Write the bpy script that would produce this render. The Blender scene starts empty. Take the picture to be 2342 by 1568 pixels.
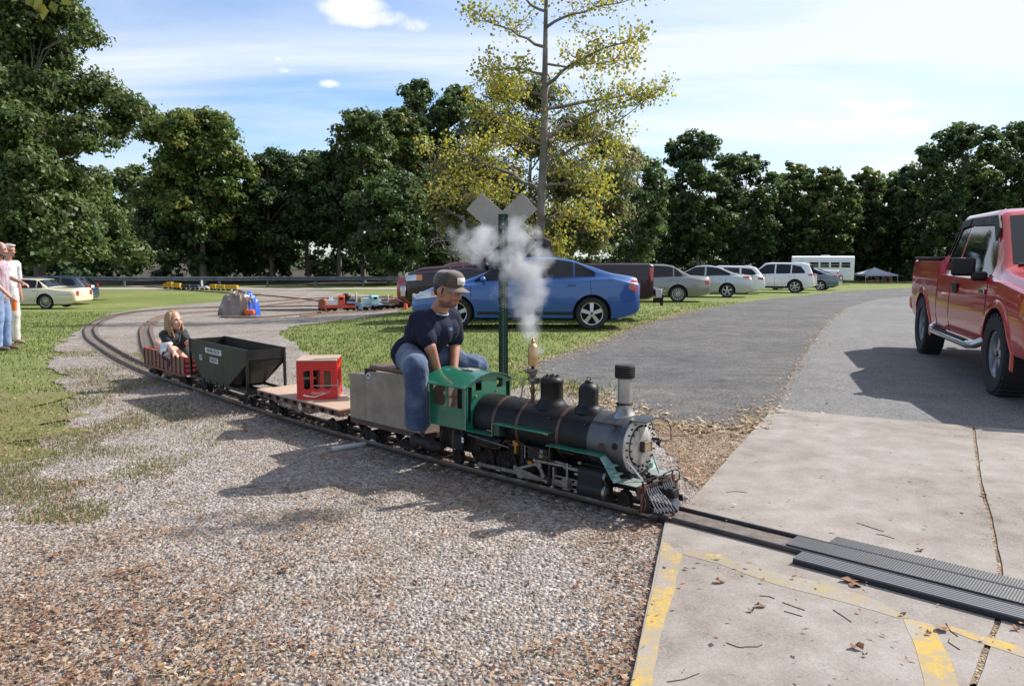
import bpy, bmesh, math, random
import numpy as np
from mathutils import Vector, Matrix, noise as mnoise
random.seed(7); rng = np.random.default_rng(7)
SC = bpy.context.scene; COL = SC.collection
R = math.radians
# ---------------------------------------------------------------- camera
EYE = 1.4
PITCH = math.atan(196/1786.)
cd = bpy.data.cameras.new('camera'); cam = bpy.data.objects.new('camera', cd); COL.objects.link(cam)
cam.location = (0, 0, EYE); cam.rotation_euler = (math.pi/2 - PITCH, 0, 0)
cd.sensor_width = 23.42; cd.lens = 17.86; cd.clip_start = 0.05; cd.clip_end = 3000
SC.camera = cam
# ---------------------------------------------------------------- light
SUN_EL = R(42.0); SUN_AZ = math.atan2(0.88, 0.475)
sdir = Vector((math.sin(SUN_AZ)*math.cos(SUN_EL), math.cos(SUN_AZ)*math.cos(SUN_EL), math.sin(SUN_EL)))
sl = bpy.data.lights.new('sun', 'SUN'); sl.energy = 5.0; sl.angle = R(0.53); sl.color = (1, 0.955, 0.89)
so = bpy.data.objects.new('sun', sl); COL.objects.link(so); so.location = (20, 10, 30)
so.rotation_euler = sdir.to_track_quat('Z', 'Y').to_euler()
SC.view_settings.view_transform = 'Standard'; SC.view_settings.look = 'None'
SC.view_settings.exposure = 0.56; SC.view_settings.gamma = 1.0; SC.view_settings.use_curve_mapping = False
W = bpy.data.worlds.new('World'); SC.world = W; W.use_nodes = True
def NT(nt): nt.nodes.clear(); return nt.nodes, nt.links
wn, wl = NT(W.node_tree)
def nd(ns, t, **k):
    n = ns.new(t)
    for a, b in k.items():
        if a.startswith('i_'): n.inputs[a[2:].replace('_', ' ')].default_value = b
        else: setattr(n, a, b)
    return n
sky = nd(wn, 'ShaderNodeTexSky', sky_type='NISHITA', sun_disc=False, sun_elevation=SUN_EL, sun_rotation=SUN_AZ, air_density=1.0, dust_density=0.6, ozone_density=1.6)
tc = nd(wn, 'ShaderNodeTexCoord')
def wmath(op, a, b=None, c=None, cl=False):
    n = nd(wn, 'ShaderNodeMath', operation=op, use_clamp=cl)
    for i, v in enumerate((a, b, c)):
        if v is None: continue
        if isinstance(v, (int, float)): n.inputs[i].default_value = v
        else: wl.new(v, n.inputs[i])
    return n.outputs[0]
sep = nd(wn, 'ShaderNodeSeparateXYZ'); wl.new(tc.outputs['Generated'], sep.inputs[0])
zz = wmath('MAXIMUM', wmath('ADD', sep.outputs[2], 0.12), 0.05)
cmb = nd(wn, 'ShaderNodeCombineXYZ')
wl.new(wmath('DIVIDE', sep.outputs[0], zz), cmb.inputs[0]); wl.new(wmath('DIVIDE', sep.outputs[1], zz), cmb.inputs[1])
mp = nd(wn, 'ShaderNodeMapping'); wl.new(cmb.outputs[0], mp.inputs[0])
mp.inputs['Rotation'].default_value = (0, 0, R(-14)); mp.inputs['Scale'].default_value = (0.28, 0.75, 1); mp.inputs['Location'].default_value = (3.1, 1.7, 0)
cn = nd(wn, 'ShaderNodeTexNoise', i_Scale=1.5, i_Detail=8, i_Roughness=0.56, i_Distortion=0.7); wl.new(mp.outputs[0], cn.inputs[0])
cir = nd(wn, 'ShaderNodeMapRange', i_From_Min=0.38, i_From_Max=0.70); cir.inputs['To Max'].default_value = 0.95; wl.new(cn.outputs[0], cir.inputs[0])
# thin veil that thickens towards the sun's side
veil = wmath('MULTIPLY_ADD', sep.outputs[0], 0.85, 0.12, cl=True)
cover = wmath('ADD', cir.outputs[0], veil, cl=True)
# fair-weather puffs: soft blobs on the sky sphere, edges broken by noise
pn = nd(wn, 'ShaderNodeTexNoise', i_Scale=14.0, i_Detail=7, i_Roughness=0.62); wl.new(tc.outputs['Generated'], pn.inputs[0])
def pixdir(px, py):
    v = Vector(((px-1171)/1786., 1, -(py-784)/1786.)); v.rotate(Matrix.Rotation(-PITCH, 3, 'X')); return v.normalized()
puff = None
for px, py, sx, sy in [(800,18,90,22),(870,45,110,22),(940,60,60,24),(755,192,26,10),(655,162,22,8),(640,135,20,6),(1850,290,90,18),(1985,285,110,20),(2010,248,70,22),(1945,238,40,14),(2080,292,40,14)]:
    d = pixdir(px, py); rgt = Vector((d.y, -d.x, 0)).normalized(); up = rgt.cross(d).normalized()
    a = nd(wn, 'ShaderNodeVectorMath', operation='DOT_PRODUCT'); wl.new(tc.outputs['Generated'], a.inputs[0]); a.inputs[1].default_value = rgt*(1786/sx)
    b = nd(wn, 'ShaderNodeVectorMath', operation='DOT_PRODUCT'); wl.new(tc.outputs['Generated'], b.inputs[0]); b.inputs[1].default_value = up*(1786/sy)
    bo = wmath('SUBTRACT', b.outputs['Value'], up.dot(d)*1786/sy)
    q = wmath('ADD', wmath('MULTIPLY', a.outputs['Value'], a.outputs['Value']), wmath('MULTIPLY', bo, bo))
    g = wmath('SUBTRACT', 1.0, q)
    g = wmath('MAXIMUM', g, -3.0)
    puff = g if puff is None else wmath('MAXIMUM', puff, g)
pf = wmath('ADD', puff, wmath('MULTIPLY_ADD', pn.outputs[0], 4.2, -1.9))
pm = nd(wn, 'ShaderNodeMapRange', i_From_Min=0.0, i_From_Max=1.1); wl.new(pf, pm.inputs[0])
front = nd(wn, 'ShaderNodeMapRange', i_From_Min=0.0, i_From_Max=0.1); wl.new(sep.outputs[1], front.inputs[0])
pm2 = wmath('MULTIPLY', pm.outputs[0], front.outputs[0])
cov2 = wmath('MAXIMUM', wmath('MULTIPLY', cover, 0.85), pm2, cl=True)
mx = nd(wn, 'ShaderNodeMix', data_type='RGBA'); wl.new(cov2, mx.inputs['Factor'])
tint = nd(wn, 'ShaderNodeMix', data_type='RGBA', blend_type='MULTIPLY'); tint.inputs['Factor'].default_value = 1
wl.new(sky.outputs[0], tint.inputs[6]); tint.inputs[7].default_value = (1.10, 1.34, 1.66, 1)
wl.new(tint.outputs[2], mx.inputs[6]); mx.inputs[7].default_value = (8.7, 9.05, 9.3, 1)
bg = nd(wn, 'ShaderNodeBackground'); bg.inputs[1].default_value = 0.079; wl.new(mx.outputs[2], bg.inputs[0])
wo = nd(wn, 'ShaderNodeOutputWorld'); wl.new(bg.outputs[0], wo.inputs[0])

# ---------------------------------------------------------------- terrain and layout helpers
def _sp(t, w=1.3): return w*np.logaddexp(0, np.asarray(t, float)/w)
def gz(x, y):
    x = np.asarray(x, float); y = np.asarray(y, float)
    k = np.clip((x+8)/8, 0, 1); k = k*k*(3-2*k)
    Lf = -0.036*(_sp(y-11)-_sp(y-37)); Rt = -0.020*(_sp(y-15)-_sp(y-95))
    return Lf*(1-k)+Rt*k
FWD = Vector((0, math.cos(PITCH), -math.sin(PITCH))); UPV = Vector((0, math.sin(PITCH), math.cos(PITCH)))
def ray(px, py): return FWD + Vector((1, 0, 0))*((px-1171)/1786.) - UPV*((py-784)/1786.)
def P(px, py, h=0.0):
    "point of the terrain (raised by h) seen at survey coordinate px, py"
    d = ray(px, py); lo, hi = 0.5, 400.
    f = lambda t: EYE + d.z*t - float(gz(d.x*t, d.y*t)) - h
    for _ in range(50):
        m = (lo+hi)/2
        if f(m) > 0: lo = m
        else: hi = m
    return Vector((d.x*lo, d.y*lo, EYE+d.z*lo))
def A(px, py, Y):
    d = ray(px, py); t = Y/d.y; return Vector((d.x*t, Y, EYE+d.z*t))
def GP(px, Y, h=0.0):
    x = (px-1171)/1786.*(Y*math.cos(PITCH)); return Vector((x, Y, float(gz(x, Y))+h))

# ---------------------------------------------------------------- materials
MATS = {}
def mat(name, col, rough=0.6, metal=0.0, col2=None, ns=8.0, bump=0.0, bs=None, spec=0.5, coat=0.0, detail=4, lo=0.35, hi=0.65, trans=0.0, emit=None, attr=False, stretch=None, rvar=0.0, sheen=0.0):
    if name in MATS: return MATS[name]
    m = bpy.data.materials.new(name); m.use_nodes = True; ns_, ln = NT(m.node_tree)
    b = nd(ns_, 'ShaderNodeBsdfPrincipled'); o = nd(ns_, 'ShaderNodeOutputMaterial')
    b.inputs['Roughness'].default_value = rough; b.inputs['Metallic'].default_value = metal
    b.inputs['Specular IOR Level'].default_value = spec; b.inputs['Coat Weight'].default_value = coat; b.inputs['Coat Roughness'].default_value = 0.04
    b.inputs['Sheen Weight'].default_value = sheen
    b.inputs['Base Color'].default_value = (*col, 1)
    tcn = nd(ns_, 'ShaderNodeTexCoord'); vec = tcn.outputs['Object']
    if stretch:
        mpn = nd(ns_, 'ShaderNodeMapping'); mpn.inputs['Scale'].default_value = stretch; ln.new(vec, mpn.inputs[0]); vec = mpn.outputs[0]
    src = None
    if attr:
        at = nd(ns_, 'ShaderNodeAttribute', attribute_name='Col'); src = at.outputs['Color']; ln.new(src, b.inputs['Base Color'])
    if col2 is not None:
        n = nd(ns_, 'ShaderNodeTexNoise', i_Scale=ns, i_Detail=detail, i_Roughness=0.6); ln.new(vec, n.inputs[0])
        mr = nd(ns_, 'ShaderNodeMapRange', i_From_Min=lo, i_From_Max=hi); ln.new(n.outputs[0], mr.inputs[0])
        mxx = nd(ns_, 'ShaderNodeMix', data_type='RGBA'); ln.new(mr.outputs[0], mxx.inputs[0])
        mxx.inputs[6].default_value = (*col, 1); mxx.inputs[7].default_value = (*col2, 1)
        ln.new(mxx.outputs[2], b.inputs['Base Color']); src = mxx.outputs[2]
        if rvar:
            r2 = nd(ns_, 'ShaderNodeMapRange', i_From_Min=lo, i_From_Max=hi); ln.new(n.outputs[0], r2.inputs[0])
            r2.inputs['To Min'].default_value = rough; r2.inputs['To Max'].default_value = rough+rvar; ln.new(r2.outputs[0], b.inputs['Roughness'])
    if bump:
        bn = nd(ns_, 'ShaderNodeTexNoise', i_Scale=bs or ns*4, i_Detail=4, i_Roughness=0.6); ln.new(vec, bn.inputs[0])
        bb = nd(ns_, 'ShaderNodeBump', i_Strength=bump, i_Distance=0.02); ln.new(bn.outputs[0], bb.inputs['Height']); ln.new(bb.outputs[0], b.inputs['Normal'])
    if emit: b.inputs['Emission Color'].default_value = (*emit, 1); b.inputs['Emission Strength'].default_value = 1
    if trans:
        t = nd(ns_, 'ShaderNodeBsdfTranslucent'); t.inputs[0].default_value = (*col, 1)
        if src: ln.new(src, t.inputs[0])
        ms = nd(ns_, 'ShaderNodeMixShader'); ms.inputs[0].default_value = trans
        ln.new(b.outputs[0], ms.inputs[1]); ln.new(t.outputs[0], ms.inputs[2]); ln.new(ms.outputs[0], o.inputs[0])
    else: ln.new(b.outputs[0], o.inputs[0])
    MATS[name] = m; return m
black = mat('black_paint', (0.007, 0.007, 0.008), 0.45, spec=.35, col2=(0.014, 0.013, 0.013), ns=14, rvar=0.2)
dark = mat('dark_iron', (0.010, 0.009, 0.008), 0.6, col2=(0.026, 0.019, 0.015), ns=20, rvar=0.2, spec=.3)
rubber = mat('rubber', (0.018, 0.018, 0.019), 0.75, bump=0.1, bs=60)
chrome = mat('chrome', (0.6, 0.61, 0.62), 0.2, metal=1, col2=(0.5, 0.5, 0.52), ns=10)
steel = mat('worn_steel', (0.42, 0.41, 0.40), 0.38, metal=1, col2=(0.2, 0.18, 0.16), ns=16, rvar=0.25)
alloy = mat('alloy', (0.55, 0.56, 0.58), 0.3, metal=0.8)
brass = mat('brass', (0.55, 0.36, 0.17), 0.36, metal=0.9, col2=(0.42, 0.24, 0.12), ns=22, rvar=0.15)
copper = mat('copper_pipe', (0.22, 0.11, 0.06), 0.45, metal=0.8)
glass = mat('car_glass', (0.004, 0.005, 0.007), 0.04, spec=0.5)
redlens = mat('red_lens', (0.35, 0.01, 0.012), 0.15, coat=1)
clear = mat('clear_lens', (0.55, 0.56, 0.56), 0.12, coat=1, metal=0.3)
amber = mat('amber_lens', (0.65, 0.20, 0.02), 0.2, coat=1)
white = mat('white_paint', (0.72, 0.73, 0.74), 0.35, coat=0.6)

# ---------------------------------------------------------------- object helpers
def link(o, parent=None):
    COL.objects.link(o)
    if parent is not None: o.parent = parent
    return o
def tag(o, label=None, cat=None, group=None, kind=None):
    if label: o['label'] = label
    if cat: o['category'] = cat
    if group: o['group'] = group
    if kind: o['kind'] = kind
    return o
def thing(name, label, cat, loc=(0,0,0), rz=0.0, group=None, scale=1.0):
    o = bpy.data.objects.new(name, None); o.empty_display_size = 0.2; link(o)
    o.location = loc; o.rotation_euler = (0, 0, rz); o.scale = (scale,)*3
    return tag(o, label, cat, group)
def from_np(name, V, F, m, parent=None, smooth=False, mi=None, col=None, kind=None):
    "V (n,3), F (m,k) with constant k"
    V = np.asarray(V, np.float32); F = np.asarray(F, np.int32); k = F.shape[1]
    me = bpy.data.meshes.new(name); me.vertices.add(len(V)); me.vertices.foreach_set('co', V.ravel())
    me.loops.add(F.size); me.loops.foreach_set('vertex_index', F.ravel())
    me.polygons.add(len(F)); me.polygons.foreach_set('loop_start', np.arange(0, F.size, k, dtype=np.int32))
    me.polygons.foreach_set('loop_total', np.full(len(F), k, np.int32))
    if mi is not None: me.polygons.foreach_set('material_index', np.asarray(mi, np.int32))
    if smooth: me.polygons.foreach_set('use_smooth', np.ones(len(F), bool))
    me.update(calc_edges=True)
    if col is not None:
        ca = me.color_attributes.new('Col', 'FLOAT_COLOR', 'POINT')
        c4 = np.ones((len(V), 4), np.float32); c4[:, :3] = col; ca.data.foreach_set('color', c4.ravel())
    for mm in (m if isinstance(m, (list, tuple)) else [m]): me.materials.append(mm)
    o = bpy.data.objects.new(name, me); link(o, parent)
    if kind: o['kind'] = kind
    return o
def shade(me, ang=35):
    for p in me.polygons: p.use_smooth = True
    me.set_sharp_from_angle(angle=R(ang))
class MB:
    "collects primitives, then links them as one mesh object"
    def __init__(s): s.v = []; s.f = []; s.m = []; s.mi = 0; s.T = None
    def add(s, vs, fs):
        b = len(s.v)
        for v in vs:
            v = Vector(v)
            if s.T is not None: v = s.T @ v
            s.v.append(v)
        for f in fs: s.f.append([i+b for i in f]); s.m.append(s.mi)
        return s
    def box(s, c, size, rot=None):
        x, y, z = [a/2 for a in size]; vs = [Vector((i*x, j*y, k*z)) for i in (-1,1) for j in (-1,1) for k in (-1,1)]
        if rot is not None:
            M_ = rot if isinstance(rot, Matrix) else Matrix.Rotation(rot[0],3,'X') @ Matrix.Rotation(rot[1],3,'Y') if len(rot)==2 else (Matrix.Rotation(rot[2],3,'Z') @ Matrix.Rotation(rot[1],3,'Y') @ Matrix.Rotation(rot[0],3,'X'))
            vs = [M_ @ v for v in vs]
        c = Vector(c); return s.add([v+c for v in vs], [(0,1,3,2),(4,6,7,5),(0,4,5,1),(2,3,7,6),(0,2,6,4),(1,5,7,3)])
    def cyl(s, a, b, r0, r1=None, n=16, caps=True):
        r1 = r0 if r1 is None else r1; a = Vector(a); b = Vector(b); d = (b-a).normalized()
        u = d.orthogonal().normalized(); w = d.cross(u); vs = []
        for q, r in ((a, r0), (b, r1)):
            for i in range(n):
                t = 2*math.pi*i/n; vs.append(q+(u*math.cos(t)+w*math.sin(t))*r)
        fs = [(i, (i+1)%n, n+(i+1)%n, n+i) for i in range(n)]
        if caps: fs += [tuple(range(n-1,-1,-1)), tuple(range(n, 2*n))]
        return s.add(vs, fs)
    def tube(s, pts, r, n=8, closed=False):
        pts = [Vector(p) for p in pts]; N = len(pts); rs = r if isinstance(r, (list, tuple)) else [r]*N
        vs = []; u = None
        for i, p in enumerate(pts):
            if closed: d = pts[(i+1)%N]-pts[i-1]
            else: d = pts[min(i+1, N-1)]-pts[max(i-1, 0)]
            if d.length < 1e-9: d = Vector((0,0,1))
            d.normalize()
            u = d.orthogonal().normalized() if u is None else (u-d*u.dot(d)).normalized()
            w = d.cross(u)
            for k in range(n):
                t = 2*math.pi*k/n; vs.append(p+(u*math.cos(t)+w*math.sin(t))*rs[i])
        fs = []
        for i in range(N if closed else N-1):
            for k in range(n):
                fs.append((i*n+k, i*n+(k+1)%n, ((i+1)%N)*n+(k+1)%n, ((i+1)%N)*n+k))
        if not closed: fs += [tuple(range(n-1,-1,-1)), tuple(range((N-1)*n, N*n))]
        return s.add(vs, fs)
    def lathe(s, prof, c=(0,0,0), axis=(0,0,1), n=24, caps=True):
        "prof: (r, h) along the axis"
        c = Vector(c); d = Vector(axis).normalized(); u = d.orthogonal().normalized(); w = d.cross(u); vs = []; m = len(prof)
        for r, h in prof:
            for k in range(n):
                t = 2*math.pi*k/n; vs.append(c+d*h+(u*math.cos(t)+w*math.sin(t))*max(r, 1e-5))
        fs = [(i*n+k, i*n+(k+1)%n, (i+1)*n+(k+1)%n, (i+1)*n+k) for i in range(m-1) for k in range(n)]
        if caps: fs += [tuple(range(n-1,-1,-1)), tuple(range((m-1)*n, m*n))]
        return s.add(vs, fs)
    def sph(s, c, r, n=12):
        r = (r,)*3 if isinstance(r, (int, float)) else r
        vs = []; m = n//2
        for i in range(1, m):
            a = math.pi*i/m
            for k in range(n):
                t = 2*math.pi*k/n; vs.append((c[0]+r[0]*math.sin(a)*math.cos(t), c[1]+r[1]*math.sin(a)*math.sin(t), c[2]+r[2]*math.cos(a)))
        vs += [(c[0], c[1], c[2]+r[2]), (c[0], c[1], c[2]-r[2])]; T_ = len(vs)-2; B_ = T_+1
        fs = [(i*n+k, i*n+(k+1)%n, (i+1)*n+(k+1)%n, (i+1)*n+k) for i in range(m-2) for k in range(n)]
        fs = [tuple(reversed(f)) for f in fs]
        fs += [(T_, k, (k+1)%n) for k in range(n)] + [(B_, (m-2)*n+(k+1)%n, (m-2)*n+k) for k in range(n)]
        return s.add(vs, fs)
    def prism(s, poly, h0, h1, ax='y'):
        "extrude a 2-D polygon; ax = extrusion axis; poly coords are the other two in x,y,z order"
        def mk(p, h):
            return {'y': (p[0], h, p[1]), 'x': (h, p[0], p[1]), 'z': (p[0], p[1], h)}[ax]
        n = len(poly); vs = [mk(p, h0) for p in poly]+[mk(p, h1) for p in poly]
        return s.add(vs, [tuple(range(n)), tuple(range(2*n-1, n-1, -1))]+[(i, n+i, n+(i+1)%n, (i+1)%n) for i in range(n)])
    def build(s, name, m, parent=None, bevel=0.0, smooth=35, kind=None, label=None):
        me = bpy.data.meshes.new(name); me.from_pydata([tuple(v) for v in s.v], [], s.f)
        ms = m if isinstance(m, (list, tuple)) else [m]
        for q in ms: me.materials.append(q)
        for p, i in zip(me.polygons, s.m): p.material_index = i
        bm = bmesh.new(); bm.from_mesh(me); bmesh.ops.recalc_face_normals(bm, faces=bm.faces); bm.to_mesh(me); bm.free()
        if smooth: shade(me, smooth)
        o = bpy.data.objects.new(name, me); link(o, parent)
        if bevel:
            bv = o.modifiers.new('bevel', 'BEVEL'); bv.width = bevel; bv.segments = 2; bv.limit_method = 'ANGLE'; bv.angle_limit = R(40)
        if kind: o['kind'] = kind
        if label: o['label'] = label
        return o
def eval_mesh(o):
    dg = bpy.context.evaluated_depsgraph_get(); dg.update(); me = bpy.data.meshes.new_from_object(o.evaluated_get(dg)); return me
def flat_mesh(outline, holes=(), thick=0.004):
    "sheet with holes in XY, thickness along Z, through a filled curve"
    cu = bpy.data.curves.new('c', 'CURVE'); cu.dimensions = '2D'; cu.fill_mode = 'BOTH'; cu.extrude = thick/2
    for pl in [outline]+list(holes):
        sp = cu.splines.new('POLY'); sp.points.add(len(pl)-1); sp.use_cyclic_u = True
        for p, q in zip(sp.points, pl): p.co = (q[0], q[1], 0, 1)
    o = bpy.data.objects.new('c', cu); COL.objects.link(o); me = eval_mesh(o); bpy.data.objects.remove(o); bpy.data.curves.remove(cu); return me
def flat(name, outline, holes, thick, m, parent, M_, smooth=0):
    me = flat_mesh(outline, holes, thick); me.transform(M_); me.materials.clear(); me.materials.append(m); me.name = name
    o = bpy.data.objects.new(name, me); link(o, parent); return o
def text_obj(name, txt, size, m, parent, M_, ext=0.0005, shear=0.0, sx=1.0, align='CENTER'):
    cu = bpy.data.curves.new('t', 'FONT'); cu.body = txt; cu.size = size; cu.extrude = ext; cu.shear = shear; cu.align_x = align; cu.align_y = 'CENTER'; cu.resolution_u = 3
    o = bpy.data.objects.new('t', cu); COL.objects.link(o); me = eval_mesh(o); bpy.data.objects.remove(o); bpy.data.curves.remove(cu)
    me.transform(Matrix.Diagonal((sx, 1, 1, 1))); me.transform(M_); me.materials.clear(); me.materials.append(m); me.name = name
    o = bpy.data.objects.new(name, me); link(o, parent); return o
def frame(o, ex, ey):
    "matrix taking XY-sheet coords to a plane at o with axes ex, ey"
    ex = Vector(ex); ey = Vector(ey); ez = ex.cross(ey).normalized()
    return Matrix(((ex.x, ey.x, ez.x, o[0]), (ex.y, ey.y, ez.y, o[1]), (ex.z, ey.z, ez.z, o[2]), (0,0,0,1)))
def children(o): return [c for c in bpy.data.objects if c.parent == o]
def copy_tree(o, parent=None):
    c = o.copy(); COL.objects.link(c)
    if parent is not None: c.parent = parent
    for ch in children(o): copy_tree(ch, c)
    return c
# ================================================================ ground
def pxpoly(pts, h=0.0): return [P(x, y, 0) for x, y in pts]
def resample(pts, step, jit, closed=True, seed=0):
    out = []; n = len(pts); rr = random.Random(seed)
    for i in range(n if closed else n-1):
        a, b = pts[i], pts[(i+1) % n]; d = (b-a).length; st = step(a) if callable(step) else step
        k = max(1, int(d/st))
        for j in range(k):
            p = a+(b-a)*(j/k); s_ = jit(p) if callable(jit) else jit
            nn = mnoise.noise(Vector((p.x*2.1, p.y*2.1, seed)))+0.6*mnoise.noise(Vector((p.x*7, p.y*7, seed+5)))
            t = (b-a).normalized(); q = Vector((p.x-t.y*nn*s_, p.y+t.x*nn*s_, 0)); out.append(q)
    return out
def sheet(name, poly, m, h, kind='structure', cuts=True, thick=0.0, parent=None):
    me = bpy.data.meshes.new(name); me2 = flat_mesh([(p.x, p.y) for p in poly], (), 0.0)
    bm = bmesh.new(); bm.from_mesh(me2)
    xs = [v.co.x for v in bm.verts]; ys = [v.co.y for v in bm.verts]
    if cuts:
        for y in list(range(8, 48, 2))+[55, 65, 80, 95]:
            if min(ys) < y < max(ys): bmesh.ops.bisect_plane(bm, geom=bm.verts[:]+bm.edges[:]+bm.faces[:], plane_co=(0, y, 0), plane_no=(0, 1, 0))
        for x in (-10, -8, -7, -6, -5, -4, -3, -2, -1, 0):
            if min(xs) < x < max(xs): bmesh.ops.bisect_plane(bm, geom=bm.verts[:]+bm.edges[:]+bm.faces[:], plane_co=(x, 0, 0), plane_no=(1, 0, 0))
    for v in bm.verts: v.co.z = float(gz(v.co.x, v.co.y))+h
    bmesh.ops.triangulate(bm, faces=bm.faces)
    for f in bm.faces:
        if f.normal.z < 0: f.normal_flip()
    if thick:
        e = bmesh.ops.extrude_face_region(bm, geom=bm.faces[:]); 
        for v in [g for g in e['geom'] if isinstance(g, bmesh.types.BMVert)]: v.co.z -= thick
        bmesh.ops.recalc_face_normals(bm, faces=bm.faces)
    bm.to_mesh(me); bm.free(); me.materials.append(m)
    o = bpy.data.objects.new(name, me); link(o, parent)
    if kind: o['kind'] = kind
    return o
def layered(name, stops, rough=0.9, scales=(1.2, 9, 60), bump=0.4, bdist=0.02, vor=0.0, vcol=None, paint=None):
    "outdoor surface: broad patches + mid mottling + fine grain"
    m = bpy.data.materials.new(name); m.use_nodes = True; n, l = NT(m.node_tree)
    b = nd(n, 'ShaderNodeBsdfPrincipled'); b.inputs['Roughness'].default_value = rough; b.inputs['Specular IOR Level'].default_value = 0.25
    o = nd(n, 'ShaderNodeOutputMaterial'); l.new(b.outputs[0], o.inputs[0]); t = nd(n, 'ShaderNodeTexCoord')
    ns_ = []
    for i, s_ in enumerate(scales):
        q = nd(n, 'ShaderNodeTexNoise', i_Scale=s_, i_Detail=6, i_Roughness=0.62); l.new(t.outputs['Object'], q.inputs[0]); ns_.append(q.outputs[0])
    def mth(op, a, b_, cl=False):
        k = nd(n, 'ShaderNodeMath', operation=op, use_clamp=cl)
        for i, v in enumerate((a, b_)):
            if isinstance(v, (int, float)): k.inputs[i].default_value = v
            else: l.new(v, k.inputs[i])
        return k.outputs[0]
    s = mth('ADD', mth('MULTIPLY', ns_[0], 1.1), mth('ADD', mth('MULTIPLY', ns_[1], 1.1), mth('MULTIPLY', ns_[2], 1.2)))
    mr = nd(n, 'ShaderNodeMapRange', i_From_Min=1.25, i_From_Max=2.15); l.new(s, mr.inputs[0])
    cr = nd(n, 'ShaderNodeValToRGB'); l.new(mr.outputs[0], cr.inputs[0])
    while len(cr.color_ramp.elements) < len(stops): cr.color_ramp.elements.new(0.5)
    for e, (p, c) in zip(cr.color_ramp.elements, stops): e.position = p; e.color = (*c, 1)
    colr = cr.outputs[0]; hgt = ns_[2]
    if vor:
        v = nd(n, 'ShaderNodeTexVoronoi', i_Scale=vor); l.new(t.outputs['Object'], v.inputs[0])
        sepc = nd(n, 'ShaderNodeSeparateColor'); l.new(v.outputs['Color'], sepc.inputs[0])
        r2 = nd(n, 'ShaderNodeMapRange'); l.new(sepc.outputs[0], r2.inputs[0]); r2.inputs['To Min'].default_value = 0.45; r2.inputs['To Max'].default_value = 1.45
        mu = nd(n, 'ShaderNodeVectorMath', operation='SCALE'); l.new(colr, mu.inputs[0]); l.new(r2.outputs[0], mu.inputs['Scale']); colr = mu.outputs[0]
        hgt = mth('SUBTRACT', sepc.outputs[1], mth('MULTIPLY', v.outputs['Distance'], 1.5))
    if paint:
        pc, thr = paint
        pr = nd(n, 'ShaderNodeMapRange', i_From_Min=thr-0.07, i_From_Max=thr+0.07); l.new(mth('ADD', mth('MULTIPLY', ns_[1], 0.6), mth('MULTIPLY', ns_[2], 0.4)), pr.inputs[0])
        mxp = nd(n, 'ShaderNodeMix', data_type='RGBA'); l.new(pr.outputs[0], mxp.inputs[0]); mxp.inputs[6].default_value = (*pc, 1); l.new(colr, mxp.inputs[7]); colr = mxp.outputs[2]
    l.new(colr, b.inputs['Base Color'])
    bb = nd(n, 'ShaderNodeBump', i_Strength=bump, i_Distance=bdist); l.new(hgt, bb.inputs['Height']); l.new(bb.outputs[0], b.inputs['Normal'])
    return m
m_lawn = layered('lawn', [(0, (0.085, 0.115, 0.022)), (0.35, (0.12, 0.155, 0.035)), (0.62, (0.165, 0.195, 0.055)), (0.86, (0.24, 0.225, 0.10)), (1, (0.30, 0.25, 0.15))], scales=(0.22, 3.0, 45), bump=0.6, bdist=0.03)
m_gravel = layered('gravel', [(0, (0.15, 0.11, 0.08)), (0.3, (0.26, 0.215, 0.175)), (0.6, (0.31, 0.275, 0.25)), (1, (0.39, 0.36, 0.335))], scales=(0.5, 4, 50), bump=0.9, bdist=0.012, vor=55)
m_asph = layered('asphalt', [(0, (0.07, 0.07, 0.073)), (0.4, (0.125, 0.122, 0.122)), (0.7, (0.17, 0.162, 0.155)), (1, (0.28, 0.24, 0.19))], scales=(0.7, 4.5, 60), bump=0.9, bdist=0.006, vor=110)
m_asph2 = layered('driveway', [(0, (0.11, 0.11, 0.112)), (0.5, (0.155, 0.152, 0.15)), (1, (0.22, 0.21, 0.20))], scales=(0.3, 3, 90), bump=0.35, bdist=0.004, vor=120)
CONC = [(0, (0.12, 0.105, 0.09)), (0.3, (0.22, 0.19, 0.165)), (0.6, (0.27, 0.24, 0.215)), (1, (0.35, 0.32, 0.29))]
m_conc = layered('concrete', CONC, scales=(0.9, 5, 120), bump=0.25, bdist=0.004)
m_paint = layered('yellow_paint', CONC, scales=(1.1, 7, 60), bump=0.2, bdist=0.003, paint=((0.47, 0.32, 0.075), 0.485))
m_paint2 = layered('worn_yellow_paint', CONC, scales=(1.1, 7, 60), bump=0.2, bdist=0.003, paint=((0.36, 0.28, 0.12), 0.45))
m_dirt = layered('leaf_strewn_dirt', [(0, (0.14, 0.09, 0.055)), (0.4, (0.28, 0.20, 0.13)), (0.7, (0.38, 0.31, 0.22)), (1, (0.46, 0.40, 0.32))], scales=(1.2, 9, 70), bump=0.8, bdist=0.015, vor=70)

# lawn: one terrain sheet reaching the horizon
def axis(segs):
    o = []
    for a, b, s in segs: o += list(np.arange(a, b, s))
    return np.array(o+[segs[-1][1]])
gx = axis([(-1500, -200, 130), (-200, -40, 16), (-40, -12, 2), (-12, 4, 0.5), (4, 40, 3), (40, 200, 16), (200, 1500, 130)])
gy = axis([(-60, -10, 10), (-10, 6, 4), (6, 40, 0.5), (40, 100, 2.5), (100, 300, 20), (300, 1700, 140)])
X, Y = np.meshgrid(gx, gy, indexing='ij'); Z = gz(X, Y)
und = 0.02*np.sin(X*0.9+0.4*Y)*np.sin(Y*0.6-0.3*X)*np.clip((Y-18)/10, 0, 1)
nx, ny = X.shape; idx = np.arange(nx*ny).reshape(nx, ny)
F = np.stack([idx[:-1, :-1], idx[1:, :-1], idx[1:, 1:], idx[:-1, 1:]], -1).reshape(-1, 4)
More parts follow.
